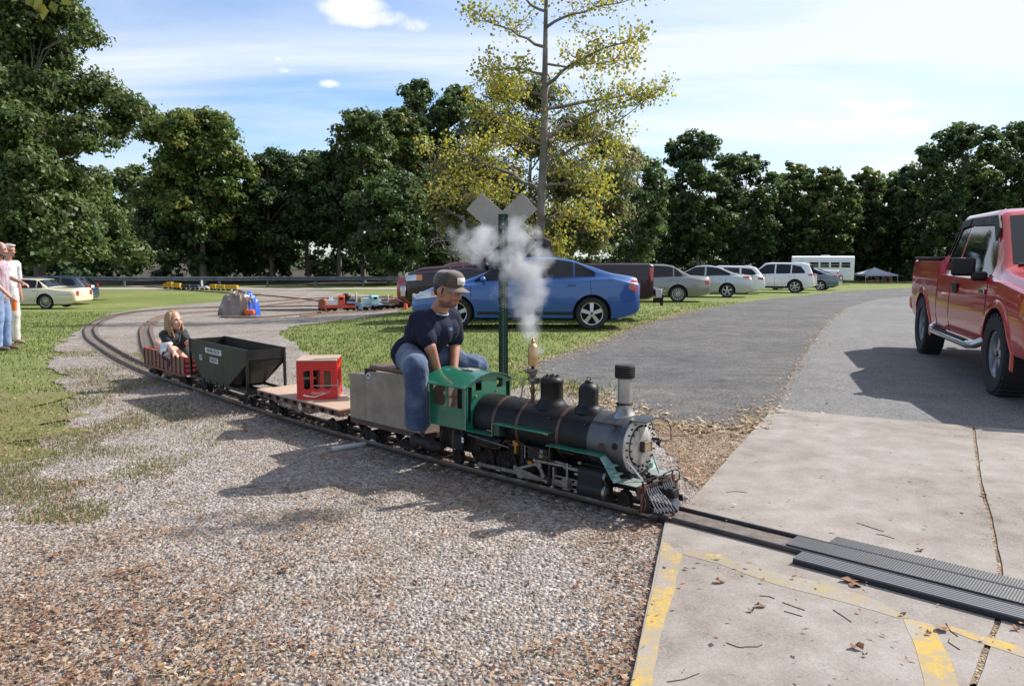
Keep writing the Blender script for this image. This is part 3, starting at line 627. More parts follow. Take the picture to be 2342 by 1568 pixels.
# undergrowth: the wood's dark floor, one mass nobody could count
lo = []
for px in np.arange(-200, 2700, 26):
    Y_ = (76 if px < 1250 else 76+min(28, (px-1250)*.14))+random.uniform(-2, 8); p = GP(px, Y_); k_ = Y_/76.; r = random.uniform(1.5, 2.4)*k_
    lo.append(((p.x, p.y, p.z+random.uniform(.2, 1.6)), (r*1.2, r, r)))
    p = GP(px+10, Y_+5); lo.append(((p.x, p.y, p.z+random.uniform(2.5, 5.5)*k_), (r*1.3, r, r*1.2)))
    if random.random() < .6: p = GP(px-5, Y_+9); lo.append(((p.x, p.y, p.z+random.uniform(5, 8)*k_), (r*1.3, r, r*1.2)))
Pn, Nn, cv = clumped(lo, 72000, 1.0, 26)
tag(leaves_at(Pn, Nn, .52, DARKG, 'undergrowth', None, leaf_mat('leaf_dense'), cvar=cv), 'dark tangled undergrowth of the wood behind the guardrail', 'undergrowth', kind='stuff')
# open background beyond the wood: a distant tree belt
lo = []
for px in np.arange(-700, 3300, 40):
    Y_ = 150; p = GP(px, Y_); r = random.uniform(4, 6); lo.append(((p.x, p.y, p.z+2+random.uniform(0, 6)), (r*1.3, r, r)))
Pn, Nn, cv = clumped(lo, 26000, 2.0, 20)
tag(leaves_at(Pn, Nn, 1.1, DARKG, 'distant_wood', None, leaf_mat('leaf_dense'), cvar=cv), 'distant belt of wood seen through gaps between the trees', 'wood', kind='stuff')

# olive willow-like tree behind the cottonwood
wY = 36.; wx = PX(1215, wY); wb = (wx, wY, float(gz(wx, wY)))
L_ = [lob(x, y, wY+dy, r, wb) for x, y, r, dy in [(1150,215,50,1),(1230,230,60,0),(1120,300,70,0),(1320,300,60,-1),(1220,330,80,1),(1380,340,55,1),(1040,400,70,0),(1150,430,85,-1),(1290,420,85,0),(1400,420,65,-1),(1430,380,42,1),(1050,500,65,1),(1180,520,80,-1),(1310,520,80,1),(1400,490,50,0),(1000,470,35,0),(1240,570,60,0),(1350,560,50,0),(1100,560,60,0)]]
tree('willow_tree', 'wispy olive-grey tree with fine leaves behind the autumn cottonwood', wx, wY, 9.6, 4.6, OLIVE, 62000, .215, trunk_r=.2, lobes=L_, m='leaf_fine', per=22, clump=.5, bk=bark_pale, seed=21, inner=.9, asp=.35)
# autumn cottonwood, sparse, branch by branch
cY = 25.; cx = PX(1238, cY); c0 = Vector((cx, cY, float(gz(cx, cY)))); t = thing('autumn_cottonwood', 'tall slender tree with sparse yellow autumn leaves behind the pickup', 'tree', c0)
def cp(px, py, dy=0.): return A(px, py, cY+dy)-c0
rnd = random.Random(5); mb = MB()
tr = [Vector((0,0,-.1)), cp(1234,600), cp(1236,520), cp(1239,440), cp(1243,350), cp(1246,260), cp(1246,190), cp(1247,120), cp(1248,50), cp(1250,-40), cp(1252,-140)]
mb.tube(tr, [.20,.155,.145,.135,.12,.11,.095,.08,.065,.05,.025], 10); mb.build('trunk', bark_pale, t, smooth=60)
br = [((1246,320),(1340,255),(1470,215),1.0,.075,'R'),((1247,200),(1330,110),(1480,90),-1.2,.06,'R'),((1246,365),(1340,345),(1500,215),.6,.06,'R'),((1245,250),(1400,230),(1515,205),1.2,.06,'R'),((1247,110),(1160,60),(1075,40),.8,.05,'L'),((1246,170),(1180,150),(1110,170),-1,.045,'L'),((1245,215),(1180,205),(1120,215),1,.04,'L'),((1243,330),(1170,290),(1090,240),-.5,.05,'L'),
 ((1240,440),(1160,380),(980,330),1.2,.075,'L'),((1236,480),(1120,455),(990,440),-1,.06,'L'),((1240,430),(1330,400),(1390,430),-1.5,.05,'R'),((1241,400),(1340,380),(1430,330),1.5,.045,'R'),((1238,500),(1300,480),(1370,520),-.6,.05,'R'),((1248,60),(1330,20),(1480,-10),.5,.05,'R'),((1248,30),(1180,-20),(1080,-60),0,.045,'L'),((1249,0),(1310,-60),(1420,-120),.5,.05,'R'),((1238,470),(1130,420),(1020,400),.8,.045,'L'),((1247,150),(1360,150),(1440,130),.2,.04,'R'),((1243,300),(1150,340),(1080,330),1.5,.04,'L'),((1250,-40),(1200,-100),(1120,-160),.5,.04,'L'),((1236,540),(1265,560),(1285,600),-.5,.03,'R')]
mb = MB(); C = []; 
for a, b, c, dy, r0, sd in br:
    a, b, c = cp(*a), cp(*b, dy*.6), cp(*c, dy)
    pts = [a.lerp(b, t_).lerp(b.lerp(c, t_), t_)+Vector([rnd.uniform(-.06, .06) for _ in range(3)]) for t_ in [i/9 for i in range(10)]]
    mb.tube(pts, [r0*(1-.88*i/9) for i in range(10)], 6)
    for i in range(3, 10):
        for q in range(3):
            d = Vector((rnd.uniform(-1, 1), rnd.uniform(-1, 1), rnd.uniform(-.35, .9)))*rnd.uniform(.35, 1.0)*(1.25 if i < 8 else .7); e = pts[i]+d
            tw = [pts[i], pts[i].lerp(e, .5)+Vector((0,0,rnd.uniform(-.1,.12))), e]; mb.tube(tw, [.014,.009,.004], 4)
            dens = 13 if a.x < 99 else 0
            for k in range(rnd.randint(18, 36)):
                f = rnd.uniform(.25, 1.1); C.append(pts[i].lerp(e, f)+Vector([rnd.gauss(0, .16) for _ in range(3)]))
mb.build('branches', bark_pale, t, smooth=60)
C = np.array([tuple(v) for v in C]); 
leaves_at(C, np.tile((0, -.3, .6), (len(C), 1)), .10, AUT, 'leaves', t, leaf_mat('leaf_autumn', .55), aspect=.95, droop=.6)
# bare grey branches in front of the wood, left of the cottonwood
mb = MB(); t = thing('dead_branches', 'bare grey fallen branches at the edge of the wood behind the crossbuck', 'branches', GP(1010, 40))
o_ = Vector(t.location)
for k in range(12):
    a = A(1060+rnd.uniform(-30, 40), 590+rnd.uniform(-20, 20), 40)-o_; e = A(985+rnd.uniform(-20, 70), 450+rnd.uniform(0, 130), 39+rnd.uniform(-1, 1))-o_; pts = limb_mesh(mb, a, e, .03, .008, wob=.2, n=7, k=5, rnd=rnd)
    for j in (3, 5): limb_mesh(mb, pts[j], pts[j]+Vector((rnd.uniform(-.9, .2), 0, rnd.uniform(-.2, .9))), .012, .004, n=4, k=4, rnd=rnd)
mb.build('branches', bark_pale, t, smooth=60); mb = MB(); t = thing('dead_branches', 'bare twisted branches sticking out right of the olive tree', 'branches', GP(1440, 38)); o_ = Vector(t.location)
for k in range(8):
    a = A(1400, 540+rnd.uniform(-20, 20), 38)-o_; e = A(1450+rnd.uniform(0, 60), 440+rnd.uniform(0, 80), 37)-o_; limb_mesh(mb, a, e, .03, .008, wob=.2, n=7, k=5, rnd=rnd)
mb.build('branches', bark_pale, t, smooth=60)
# leafy twig hanging into the frame, top left
t = thing('overhanging_branch', 'leafy twig hanging into view at the top left corner', 'branch', A(100, -60, 3.2)); o_ = Vector(t.location); mb = MB(); C = []
tw = [A(x, y, 3.2)-o_ for x, y in [(40,-260),(70,-120),(95,-60),(108,-12)]]; mb.tube(tw, [.008,.006,.004,.002], 6); mb.build('twig', bark, t)
V = []; Fc = []
for (x, y, s, an) in [(60,-6,.055,-.9),(80,0,.06,-1.2),(100,12,.06,-1.7),(118,4,.05,-1.3),(95,-10,.06,-2.2),(140,-4,.05,-.6),(50,-20,.06,-2.4)]:
    p = A(x, y, 3.2+rnd.uniform(-.03, .03))-o_; d = Vector((math.cos(an), 0, math.sin(an))); q = Vector((-d.z, rnd.uniform(-.4, .4), d.x)).normalized(); b_ = len(V)
    V += [tuple(p-d*s*.1), tuple(p+d*s*.35-q*s*.36), tuple(p+d*s), tuple(p+d*s*.35+q*s*.36)]; Fc.append((b_, b_+1, b_+2, b_+3))
from_np('leaves', V, Fc, leaf_mat('leaf_autumn', .55), t, col=np.tile((.17, .17, .035), (len(V), 1)))
# ================================================================ vehicles
def lerp_keys(keys, x):
    return float(np.interp(x, [k[0] for k in keys], [k[1] for k in keys]))
class Body:
    "car body as lofted sections; x forward, y left, z up, origin on the ground between the axles' midpoint"
    def __init__(s, L, W, zs, zt, zb, tumble=.34, front_in=.82, rear_in=.86, rnd=.55, crown=.015, xs=None, sill=None):
        s.L, s.W, s.zs, s.zt, s.zb, s.tb, s.fi, s.ri, s.rd, s.cr = L, W, zs, zt, zb, tumble, front_in, rear_in, rnd, crown
        s.sill = sill or [(-L/2, zs+.12), (-L/2+.4, zs), (L/2-.4, zs), (L/2, zs+.05)]
        b = set([-L/2, L/2]+[k[0] for k in zt]+[k[0] for k in zb]+[-L/2+.03, L/2-.03, -L/2+.1, L/2-.1]); b |= set(np.round(np.linspace(-L/2, L/2, 46), 3)); b = sorted(b)
        s.xs = [b[0]]
        for v in b[1:]:
            if v-s.xs[-1] > .012: s.xs.append(v)
        s.xs[-1] = L/2
    def w(s, x):
        h = s.W/2; e = s.L/2
        t = max(0, (x-(e-s.rd))/s.rd); u = max(0, (-x-(e-s.rd))/s.rd)
        return h*(1-(1-s.fi)*t**2.2)*(1-(1-s.ri)*u**2.2)
    def sec(s, x):
        w = s.w(x); zt = lerp_keys(s.zt, x); zb = min(lerp_keys(s.zb, x), zt-.035); zs = lerp_keys(s.sill, x); e = s.L/2; q = 0
        d = e-abs(x)
        if d < .1: q = (1-d/.1)**2; zs += .05*q; zt -= .05*q; zb = min(zb, zt-.03); w *= 1-.035*q
        g = zt-zb; k = min(1, g/.3); wt = .94*w-.05-s.tb*max(0, g-.03); hh = zb-zs
        p = [(0, zs), (.86*w, zs), (.965*w, zs+.04), (.995*w, zs+.26*hh), (w, zs+.5*hh), (.99*w, zs+.78*hh), (.972*w, zb-.025), (.945*w, zb)]
        tp = zt-.018-.03*k; w2 = .935*w
        for f in (.06, .35, .65, 1): p.append((w2+(wt-w2)*f, zb+(tp-zb)*f))
        p += [(wt-.035, zt-.012-.008*k), (wt-.11, zt-.003-s.cr*.4), (wt*.5, zt-.003+s.cr*.4), (0, zt+s.cr*.6)]
        return p
    def y(s, x, z):
        p = s.sec(x)[1:12]; return float(np.interp(z, [q[1] for q in p], [q[0] for q in p]))
    def top(s, x, y):
        p = s.sec(x)[11:]; p = sorted(p); return float(np.interp(abs(y), [q[0] for q in p], [q[1] for q in p]))
    def mesh(s, m, parent, cutters=(), name='body'):
        mb = MB(); n = len(s.sec(0)); rows = []
        for x in s.xs:
            p = s.sec(x); rows.append([(x, y, z) for y, z in p]+[(x, -y, z) for y, z in reversed(p[1:-1])])
        k = len(rows[0]); vs = [v for r in rows for v in r]; fs = []
        for i in range(len(rows)-1):
            for j in range(k): fs.append((i*k+j, (i+1)*k+j, (i+1)*k+(j+1) % k, i*k+(j+1) % k))
        fs += [tuple(range(k)), tuple(range((len(rows)-1)*k+k-1, (len(rows)-1)*k-1, -1))]
        mb.add(vs, fs); o = mb.build(name, [m, rubber], None, smooth=0)
        cs = []
        for c in cutters:
            q = MB(); q.mi = 0
            if c[0] == 'wheel': _, x, z, r, depth = c; [q.cyl((x, sy*(s.W/2-depth), z), (x, sy*(s.W/2+.2), z), r, n=28) for sy in (-1, 1)]
            else: q.box(c[1], c[2])
            co = q.build('cut', [m if c[0] == 'inset' else rubber], None, smooth=0); cs.append(co)
            md = o.modifiers.new('b', 'BOOLEAN'); md.operation = 'DIFFERENCE'; md.solver = 'EXACT'; md.object = co; md.material_mode = 'TRANSFER'
        me = eval_mesh(o); bpy.data.objects.remove(o)
        for c in cs: bpy.data.objects.remove(c)
        shade(me, 32); me.name = name; o = bpy.data.objects.new(name, me); link(o, parent); return o
    def panel(s, name, poly, m, parent, sides=(-1, 1), off=.004, nx=10, thick=.006):
        "curved side panel: poly = list of (x, zlow, zhigh) columns"
        out = []
        for sy in sides:
            V = []; F = []; cols = []
            xs = np.linspace(poly[0][0], poly[-1][0], max(nx, len(poly)))
            xs = sorted(set(list(np.round(xs, 4))+[round(p[0], 4) for p in poly]))
            for x in xs:
                zl = float(np.interp(x, [p[0] for p in poly], [p[1] for p in poly])); zh = float(np.interp(x, [p[0] for p in poly], [p[2] for p in poly])); cols.append((x, zl, max(zh, zl+.002)))
            R_ = 5
            for x, zl, zh in cols:
                for j in range(R_): z = zl+(zh-zl)*j/(R_-1); V.append((x, sy*(s.y(x, z)+off), z))
            nn = len(V)
            for v in V[:nn]: V.append((v[0], v[1]-sy*thick, v[2]))
            for i in range(len(cols)-1):
                for j in range(R_-1): a = i*R_+j; F.append((a, a+R_, a+R_+1, a+1)); F.append((nn+a, nn+a+1, nn+a+R_+1, nn+a+R_))
            ed = [i*R_ for i in range(len(cols))]+[(len(cols)-1)*R_+j for j in range(1, R_)]+[i*R_+R_-1 for i in range(len(cols)-2, -1, -1)]+[j for j in range(R_-2, 0, -1)]
            for a, b in zip(ed, ed[1:]+ed[:1]): F.append((a, b, nn+b, nn+a))
            q = MB(); q.add(V, F); out.append(q.build(name, m, parent))
        return out
    def screen(s, name, x0, x1, m, parent, inset=.07, off=.004, yin=None):
        V = []; F = []; n = 9; c = 9
        for i in range(n):
            x = x0+(x1-x0)*i/(n-1); ww = s.sec(x)[11][0]-inset
            for j in range(c): y = -ww+2*ww*j/(c-1); V.append((x, y, s.top(x, y)+off))
        for i in range(n-1):
            for j in range(c-1): a = i*c+j; F.append((a, a+c, a+c+1, a+1))
        q = MB(); q.add(V, F); return q.build(name, m, parent, smooth=60)
    def line(s, name, pts, parent, m=None, r=.005, sides=(-1, 1), off=.0):
        for sy in sides:
            q = MB(); P_ = []
            for (x0, z0), (x1, z1_) in zip(pts, pts[1:]):
                for t in np.linspace(0, 1, 7): x = x0+(x1-x0)*t; z = z0+(z1_-z0)*t; P_.append((x, sy*(s.y(x, z)+off), z))
            q.tube(P_, r, 5); q.build(name, m or rubber, parent)
def wheel(parent, x, y, r, w, rim='five', side=1, rim_m=None):
    "side: +1 outer face to +y"
    o = bpy.data.objects.new('wheel', None); link(o, parent); o.location = (x, y, r); rim_m = rim_m or alloy
    mb = MB(); ri = r*(.70 if rim != 'truck' else .60); h = w/2
    mb.lathe([(ri*.96, -h*.9), (r*.93, -h), (r*.99, -h*.7), (r, -h*.3), (r, h*.3), (r*.99, h*.7), (r*.93, h), (ri*1.03, h*.92), (ri, h*.6), (ri*.95, -h*.5)], axis=(0, side, 0), n=32, caps=False)
    if rim == 'truck':
        for k in range(26):
            a = 2*math.pi*k/26; c_ = Vector((math.cos(a)*r*.995, 0, math.sin(a)*r*.995)); mb.box(c_, (.03, w*.92, .05), (0, -a, 0))
    mb.build('tyre', rubber, o, smooth=40)
    mb = MB(); f = h*.55*side
    mb.lathe([(ri*.99, h*.75), (ri*.93, h*.72), (ri*.90, h*.1), (ri*.88, -h*.8), (ri*.2, -h*.8)], axis=(0, side, 0), n=28, caps=False)
    if rim in ('five', 'truck', 'six', 'multi', 'wire'):
        N_ = {'five': 5, 'truck': 5, 'six': 6, 'multi': 14, 'wire': 20}[rim]; wid = {'five': .30, 'truck': .32, 'six': .24, 'multi': .10, 'wire': .05}[rim]
        mb.cyl((0, f*.4, 0), (0, f*1.15, 0), ri*.24, ri*.20, 16)
        for k in range(N_):
            a = 2*math.pi*k/N_+.3; d = Vector((math.cos(a), 0, math.sin(a))); q = Vector((-d.z, 0, d.x))
            for s0, s1 in (((ri*.16, f*1.12), (ri*.95, f*.95)),):
                a0, a1 = ri*wid*.42, ri*wid*.62
                vs = [d*s0[0]-q*a0, d*s0[0]+q*a0, d*s1[0]+q*a1, d*s1[0]-q*a1]; dep = Vector((0, f*.35, 0))
                top_ = [vs[0]+Vector((0, s0[1], 0)), vs[1]+Vector((0, s0[1], 0)), vs[2]+Vector((0, s1[1], 0)), vs[3]+Vector((0, s1[1], 0))]
                mb.add(top_+[v-dep for v in top_], [(0,1,2,3),(7,6,5,4),(0,4,5,1),(1,5,6,2),(2,6,7,3),(3,7,4,0)])
    else: mb.lathe([(ri*.9, h*.35), (ri*.5, h*.6), (.02, h*.65)], axis=(0, side, 0), n=28)
    mb.build('rim', rim_m, o, smooth=40)
    mb = MB(); mb.cyl((0, -h*.75*side, 0), (0, -h*.7*side+.01*side, 0), ri*.9, n=24); mb.cyl((0, f*1.1, 0), (0, f*1.22, 0), ri*.1, n=12)
    for k in range(5):
        a = 2*math.pi*k/5; mb.cyl((math.cos(a)*ri*.16, f*1.0, math.sin(a)*ri*.16), (math.cos(a)*ri*.16, f*1.24, math.sin(a)*ri*.16), ri*.03, n=6)
    mb.build('hub', dark, o)
    return o
def paintm(name, c, c2=None, metal=.0, rough=.28): return mat(name, c, rough, metal=metal, coat=1.0, col2=c2, ns=3)
def car(name, label, cat, loc, heading, kind, paint, group=None, scale=1.0, rim='five', detail=2, rimm=None):
    t = thing(name, label, cat, loc, heading, group, scale); K = CARS[kind]; b = Body(**K['body']); L = K['body']['L']; Wd = K['body']['W']; r = K['r']
    cut = [('wheel', x, r, r*1.17, .30) for x in K['axles']]+K.get('cuts', [])
    b.mesh(paint, t, cut)
    for x in K['axles']:
        for sy in (-1, 1): wheel(t, x, sy*(Wd/2-.125), r, .21 if kind[:5] != 'truck' else .27, rim, sy, rimm)
    for w in K['windows']: b.panel('window', w, glass, t)
    if K.get('ws'): b.screen('windshield', K['ws'][0], K['ws'][1], glass, t)
    if K.get('rw'): b.screen('rear_window', K['rw'][0], K['rw'][1], glass, t)
    for sm in K.get('seams', []): b.line('door_seam', sm, t)
    for hx, hz in K.get('handles', []):
        for sy in (-1, 1): MB().box((hx, sy*(b.y(hx, hz)+.022), hz), (.17, .022, .03)).build('door_handle', K.get('hm', paint), t, bevel=.008)
    for p in K.get('head', []): b.panel('headlight', p, clear, t, off=.014, nx=8, thick=.02)
    for p in K.get('turn', []): b.panel('turn_signal', p, amber, t, off=.018, nx=5, thick=.02)
    for p in K.get('tail', []): b.panel('tail_light', p, redlens, t, off=.004, nx=5)
    for p, mm in K.get('trim', []): b.panel('trim_strip', p, mm, t, off=.005, nx=14)
    if K.get('mirror'):
        mx_, mz_ = K['mirror']
        for sy in (-1, 1): q = MB(); q.sph((mx_, sy*(Wd/2+.09), mz_), (.06, .10, .065), 12); q.box((mx_, sy*(Wd/2-.0), mz_-.03), (.05, .12, .025)); q.build('mirror', K.get('mm', paint), t)
    # ends
    e = L/2
    zr = K.get('rear', (.62, .75)); wd = b.w(-e)*.9
    for sy in (-1, 1): MB().box((-e-.001, sy*(wd-.14), (zr[0]+zr[1])/2), (.03, .22, zr[1]-zr[0])).build('rear_lamp', redlens, t, bevel=.01)
    MB().box((-e-.005, 0, zr[0]), (.02, .32, .14)).build('licence_plate', white, t, bevel=.003)
    zf = K.get('front', (.58, .7))
    for sy in (-1, 1): MB().box((e-.012, sy*(b.w(e)*.9-.18), (zf[0]+zf[1])/2), (.03, .32, zf[1]-zf[0])).build('front_lamp', clear, t, bevel=.01)
    MB().box((e-.008, 0, zf[0]), (.03, .7, .12)).build('grille', black, t, bevel=.01)
    return t, b
CARS = {}
def sedan(L, H, Wd, nose=.60, hood=.80, cowl=.95, roof0=-.15, wsx=.95, rfx=.2, rbx=-.75, rwx=-1.45, deck=1.02, tail=.98, belt=(.86, .98), r=.32, wb=2.7, off=0., fo=None):
    e = L/2; zt = [(-e, tail-.10), (-e+.05, tail-.02), (rwx, deck), (rbx, H-.06), (rbx+.35, H-.005), (rfx-.25, H), (rfx, H-.035), (wsx, cowl), (e-.45, hood), (e-.12, nose+.06), (e, nose)]
    zb = [(-e, tail-.16), (rwx, belt[1]), (wsx, belt[0]), (e-.3, hood-.08), (e, nose-.06)]
    return dict(body=dict(L=L, W=Wd, zs=.2, zt=zt, zb=zb), r=r, axles=(-wb/2+off, wb/2+off))
k = sedan(4.54, 1.44, 1.76, nose=.66, hood=.86, cowl=1.0, wsx=1.15, rfx=.15, rbx=-.95, rwx=-1.72, deck=1.12, tail=1.06, belt=(.90, 1.03), wb=2.7, off=.03, r=.325)
k['windows'] = [[(-1.38, 1.06, 1.14), (-1.15, 1.05, 1.26), (-.98, 1.045, 1.33)], [(-.95, 1.045, 1.335), (-.6, 1.03, 1.385), (-.1, 1.01, 1.40), (-.06, 1.01, 1.40)], [(.02, 1.01, 1.40), (.3, .99, 1.36), (.75, .965, 1.14), (1.0, .95, .98)]]
k['ws'] = (1.08, .22); k['rw'] = (-1.66, -.99)
k['seams'] = [[(-1.28, 1.03), (-1.30, .72), (-1.02, .42), (-.95, .26)], [(-.02, 1.0), (-.02, .26)], [(1.08, .93), (1.08, .45), (1.0, .26)]]
k['handles'] = [(-.92, .89), (.18, .86)]; k['head'] = [[(1.72, .66, .78), (1.95, .63, .78), (2.2, .60, .69)]]; k['turn'] = [[(1.66, .69, .775), (1.86, .67, .775)]]
k['tail'] = [[(-2.23, .74, .98), (-2.12, .78, 1.0), (-2.03, .82, .86)]]; k['mirror'] = (.82, 1.0); k['rear'] = (.72, .92); k['front'] = (.60, .70)
k['trim'] = [([(-.95, .30, .36), (.95, .30, .36)], rubber)]
CARS['blue'] = k
k = sedan(5.0, 1.45, 1.85, wsx=.95, rfx=.1, rbx=-1.1, rwx=-1.75, deck=1.03, tail=1.0, belt=(.87, .96), wb=2.8, off=.1)
k['windows'] = [[(-1.45, 1.0, 1.06), (-1.2, .99, 1.30), (-1.15, .99, 1.31)], [(-1.1, .99, 1.32), (-.9, .98, 1.37), (-.35, .96, 1.39)], [(-.27, .96, 1.39), (.1, .94, 1.36), (.75, .91, .97)]]
k['ws'] = (.9, .14); k['rw'] = (-1.68, -1.14); k['seams'] = [[(-1.3, .97), (-1.25, .6), (-.95, .27)], [(-.31, .94), (-.31, .26)], [(.85, .9), (.85, .26)]]; k['handles'] = [(-1.05, .86), (0, .84)]
k['tail'] = [[(-2.47, .68, .88), (-2.3, .7, .87)]]; k['head'] = [[(2.2, .58, .70), (2.42, .58, .68)]]; k['mirror'] = (.65, .97); k['trim'] = [([(-.86, .42, .46), (1.05, .42, .46)], chrome)]; CARS['sedan'] = k
k = dict(k); k['body'] = sedan(4.8, 1.46, 1.8, wsx=1.05, rfx=.1, rbx=-.9, rwx=-1.75, deck=1.08, tail=1.03, belt=(.88, 1.0), wb=2.78, off=.05)['body']; k['axles'] = (-1.34, 1.44); k['windows'] = [[(-1.45, 1.02, 1.09), (-1.0, 1.02, 1.32), (-.9, 1.02, 1.35), (-.4, .99, 1.40)], [(-.32, .99, 1.40), (.1, .97, 1.38), (.85, .93, .99)]]; k['trim'] = []; k['tail'] = [[(-2.37, .82, .98), (-2.15, .88, 1.0), (-2.0, .92, .96)]]; k['rear'] = (.8, .96); CARS['sport'] = k
def wagon(L, H, Wd, wsx, rfx, rbx, deckz, zs=.2, r=.34, wb=2.7, belt=(.95, 1.05), nose=.72, hood=.95, cowl=1.05):
    e = L/2; zt = [(-e, .62), (-e+.04, deckz), (rbx-.03, H-.10), (rbx+.3, H-.01), (rfx-.3, H), (rfx, H-.04), (wsx, cowl), (e-.5, hood), (e-.12, nose+.07), (e, nose)]
    zb = [(-e, .58), (-e+.05, deckz-.05), (rbx, belt[1]), (wsx, belt[0]), (e-.3, hood-.08), (e, nose-.06)]
    return dict(body=dict(L=L, W=Wd, zs=zs, zt=zt, zb=zb), r=r, axles=(-wb/2, wb/2))
k = wagon(4.68, 1.70, 1.89, 1.0, .35, -2.0, 1.0, zs=.26, r=.37)
k['windows'] = [[(-1.85, 1.12, 1.2), (-1.6, 1.11, 1.5), (-1.15, 1.10, 1.58)], [(-1.08, 1.10, 1.585), (-.6, 1.08, 1.61), (-.3, 1.08, 1.61)], [(-.22, 1.08, 1.61), (.25, 1.06, 1.58), (.9, 1.04, 1.10)]]
k['ws'] = (.95, .4); k['rw'] = (-2.27, -2.02); k['seams'] = [[(-1.35, 1.08), (-1.2, .6)], [(-.26, 1.05), (-.26, .32)], [(.9, 1.0), (.9, .32)]]; k['handles'] = [(-1.05, .98), (0, .96)]
k['tail'] = [[(-2.31, .92, 1.06), (-2.1, .98, 1.10), (-2.0, 1.02, 1.05)]]; k['head'] = [[(2.05, .72, .84), (2.28, .70, .80)]]; k['mirror'] = (.72, 1.1); k['rear'] = (.92, 1.06); k['trim'] = [([(-1.0, .28, .38), (1.0, .28, .38)], rubber)]; CARS['suv'] = k
k = dict(k); q = wagon(4.8, 1.50, 1.78, 1.05, .25, -1.9, .92); k.update(q); k['windows'] = [[(-1.95, 1.02, 1.1), (-1.7, 1.01, 1.33), (-1.2, 1.0, 1.38)], [(-1.1, 1.0, 1.385), (-.3, .98, 1.41)], [(-.22, .98, 1.41), (.2, .96, 1.38), (.95, .95, 1.0)]]
k['ws'] = (1.0, .3); k['rw'] = (-2.33, -1.95); k['tail'] = [[(-2.37, .75, .92), (-2.05, .78, .9)]]; k['trim'] = []; CARS['wagon'] = k
# full-size old sedan
k = sedan(5.4, 1.42, 1.93, nose=.74, hood=.90, cowl=.98, wsx=.85, rfx=.25, rbx=-.95, rwx=-1.5, deck=.99, tail=.98, belt=(.90, .94), wb=2.95, off=.1, r=.34)
k['windows'] = [[(-1.25, .98, 1.04), (-1.05, .98, 1.30), (-1.0, .98, 1.31)], [(-.94, .98, 1.32), (-.8, .98, 1.345), (-.2, .97, 1.36)], [(-.12, .97, 1.36), (.25, .96, 1.32), (.75, .95, 1.0)]]
k['ws'] = (.82, .3); k['rw'] = (-1.46, -1.0); k['seams'] = [[(-1.1, .94), (-1.05, .6), (-.85, .3)], [(-.16, .94), (-.16, .3)], [(.85, .94), (.85, .3)]]; k['handles'] = [(-.9, .86), (.05, .86)]; k['hm'] = chrome
k['trim'] = [([(-.95, .42, .46), (1.15, .42, .46)], chrome), ([(-2.6, .42, .46), (-1.82, .42, .46)], chrome), ([(-2.6, .66, .67), (-1.85, .67, .68)], rubber)]; k['tail'] = []; k['rear'] = (.62, .84); k['mirror'] = (.6, 1.0); CARS['oldsedan'] = k
def truck(L, H, Wd, bed, cabr, cabf, wsx, hood, nose, rail, r, wb, off, zs=.42, belt=1.18):
    e = L/2; zt = [(-e, rail), (cabr-.012, rail), (cabr+.012, rail+.12), (cabr+.10, H-.06), (cabr+.25, H), (cabf-.2, H), (cabf, H-.04), (wsx, hood+.10), (wsx+.2, hood+.05), (e-.35, hood-.05), (e-.06, hood-.16), (e, nose)]
    zb = [(-e, rail-.035), (cabr, rail-.035), (cabr+.05, belt), (wsx, belt-.02), (wsx+.2, hood-.04), (e-.3, hood-.15), (e, nose-.05)]
    return dict(body=dict(L=L, W=Wd, zs=zs, zt=zt, zb=zb, tumble=.20, front_in=.9, rear_in=.985, rnd=.5, crown=.02, sill=[(-e, zs+.06), (-e+.1, zs+.05), (-e+.9, zs), (e-.4, zs), (e, zs-.04)]), r=r, axles=(-wb/2+off, wb/2+off), cuts=[('inset', ((-e+cabr)/2-.0, 0, rail), (cabr+e-.14, Wd-.26, .9))])
k = truck(5.89, 1.93, 2.0, 0, -1.05, .75, 1.45, 1.20, 1.0, 1.38, .405, 3.68, -.12)
k['windows'] = [[(-.93, 1.22, 1.36), (-.78, 1.22, 1.78), (-.38, 1.21, 1.82)], [(-.28, 1.21, 1.83), (.3, 1.2, 1.84), (.72, 1.19, 1.78), (1.18, 1.18, 1.32)]]
k['ws'] = (1.42, .80); k['rw'] = None; k['seams'] = [[(-1.06, 1.33), (-1.06, .48)], [(-.34, 1.17), (-.34, .46)], [(1.28, 1.14), (1.30, .8), (1.22, .5)]]
k['tail'] = [[(-2.93, .98, 1.30), (-2.86, .98, 1.30)]]; k['head'] = [[(2.55, .82, 1.05), (2.9, .82, 1.02)]]; k['turn'] = [[(2.50, .84, 1.0), (2.6, .84, 1.0)]]; k['rear'] = (.98, 1.30); k['front'] = (.8, 1.02); CARS['truck_new'] = k
k = truck(5.75, 1.95, 2.02, 0, -.62, .55, 1.15, 1.28, 1.02, 1.36, .40, 3.4, .0, zs=.46, belt=1.22)
k['windows'] = [[(-.48, 1.25, 1.5), (-.40, 1.25, 1.80), (.45, 1.23, 1.82), (1.02, 1.2, 1.30)]]; k['ws'] = (1.12, .6)
k['seams'] = [[(-.64, 1.30), (-.64, .5)], [(-.50, 1.2), (-.50, .5)], [(1.05, 1.2), (1.0, .5)]]; k['tail'] = [[(-2.86, .95, 1.24), (-2.78, .95, 1.24)]]; k['head'] = [[(2.55, .95, 1.08), (2.84, .93, 1.06)]]; k['turn'] = [[(2.44, .95, 1.08), (2.58, .95, 1.08)]]
k['rear'] = (.95, 1.24); k['front'] = (.93, 1.08); k['mirror'] = (.95, 1.3); k['mm'] = black; k['handles'] = [(-.35, 1.1)]; CARS['truck_old'] = k

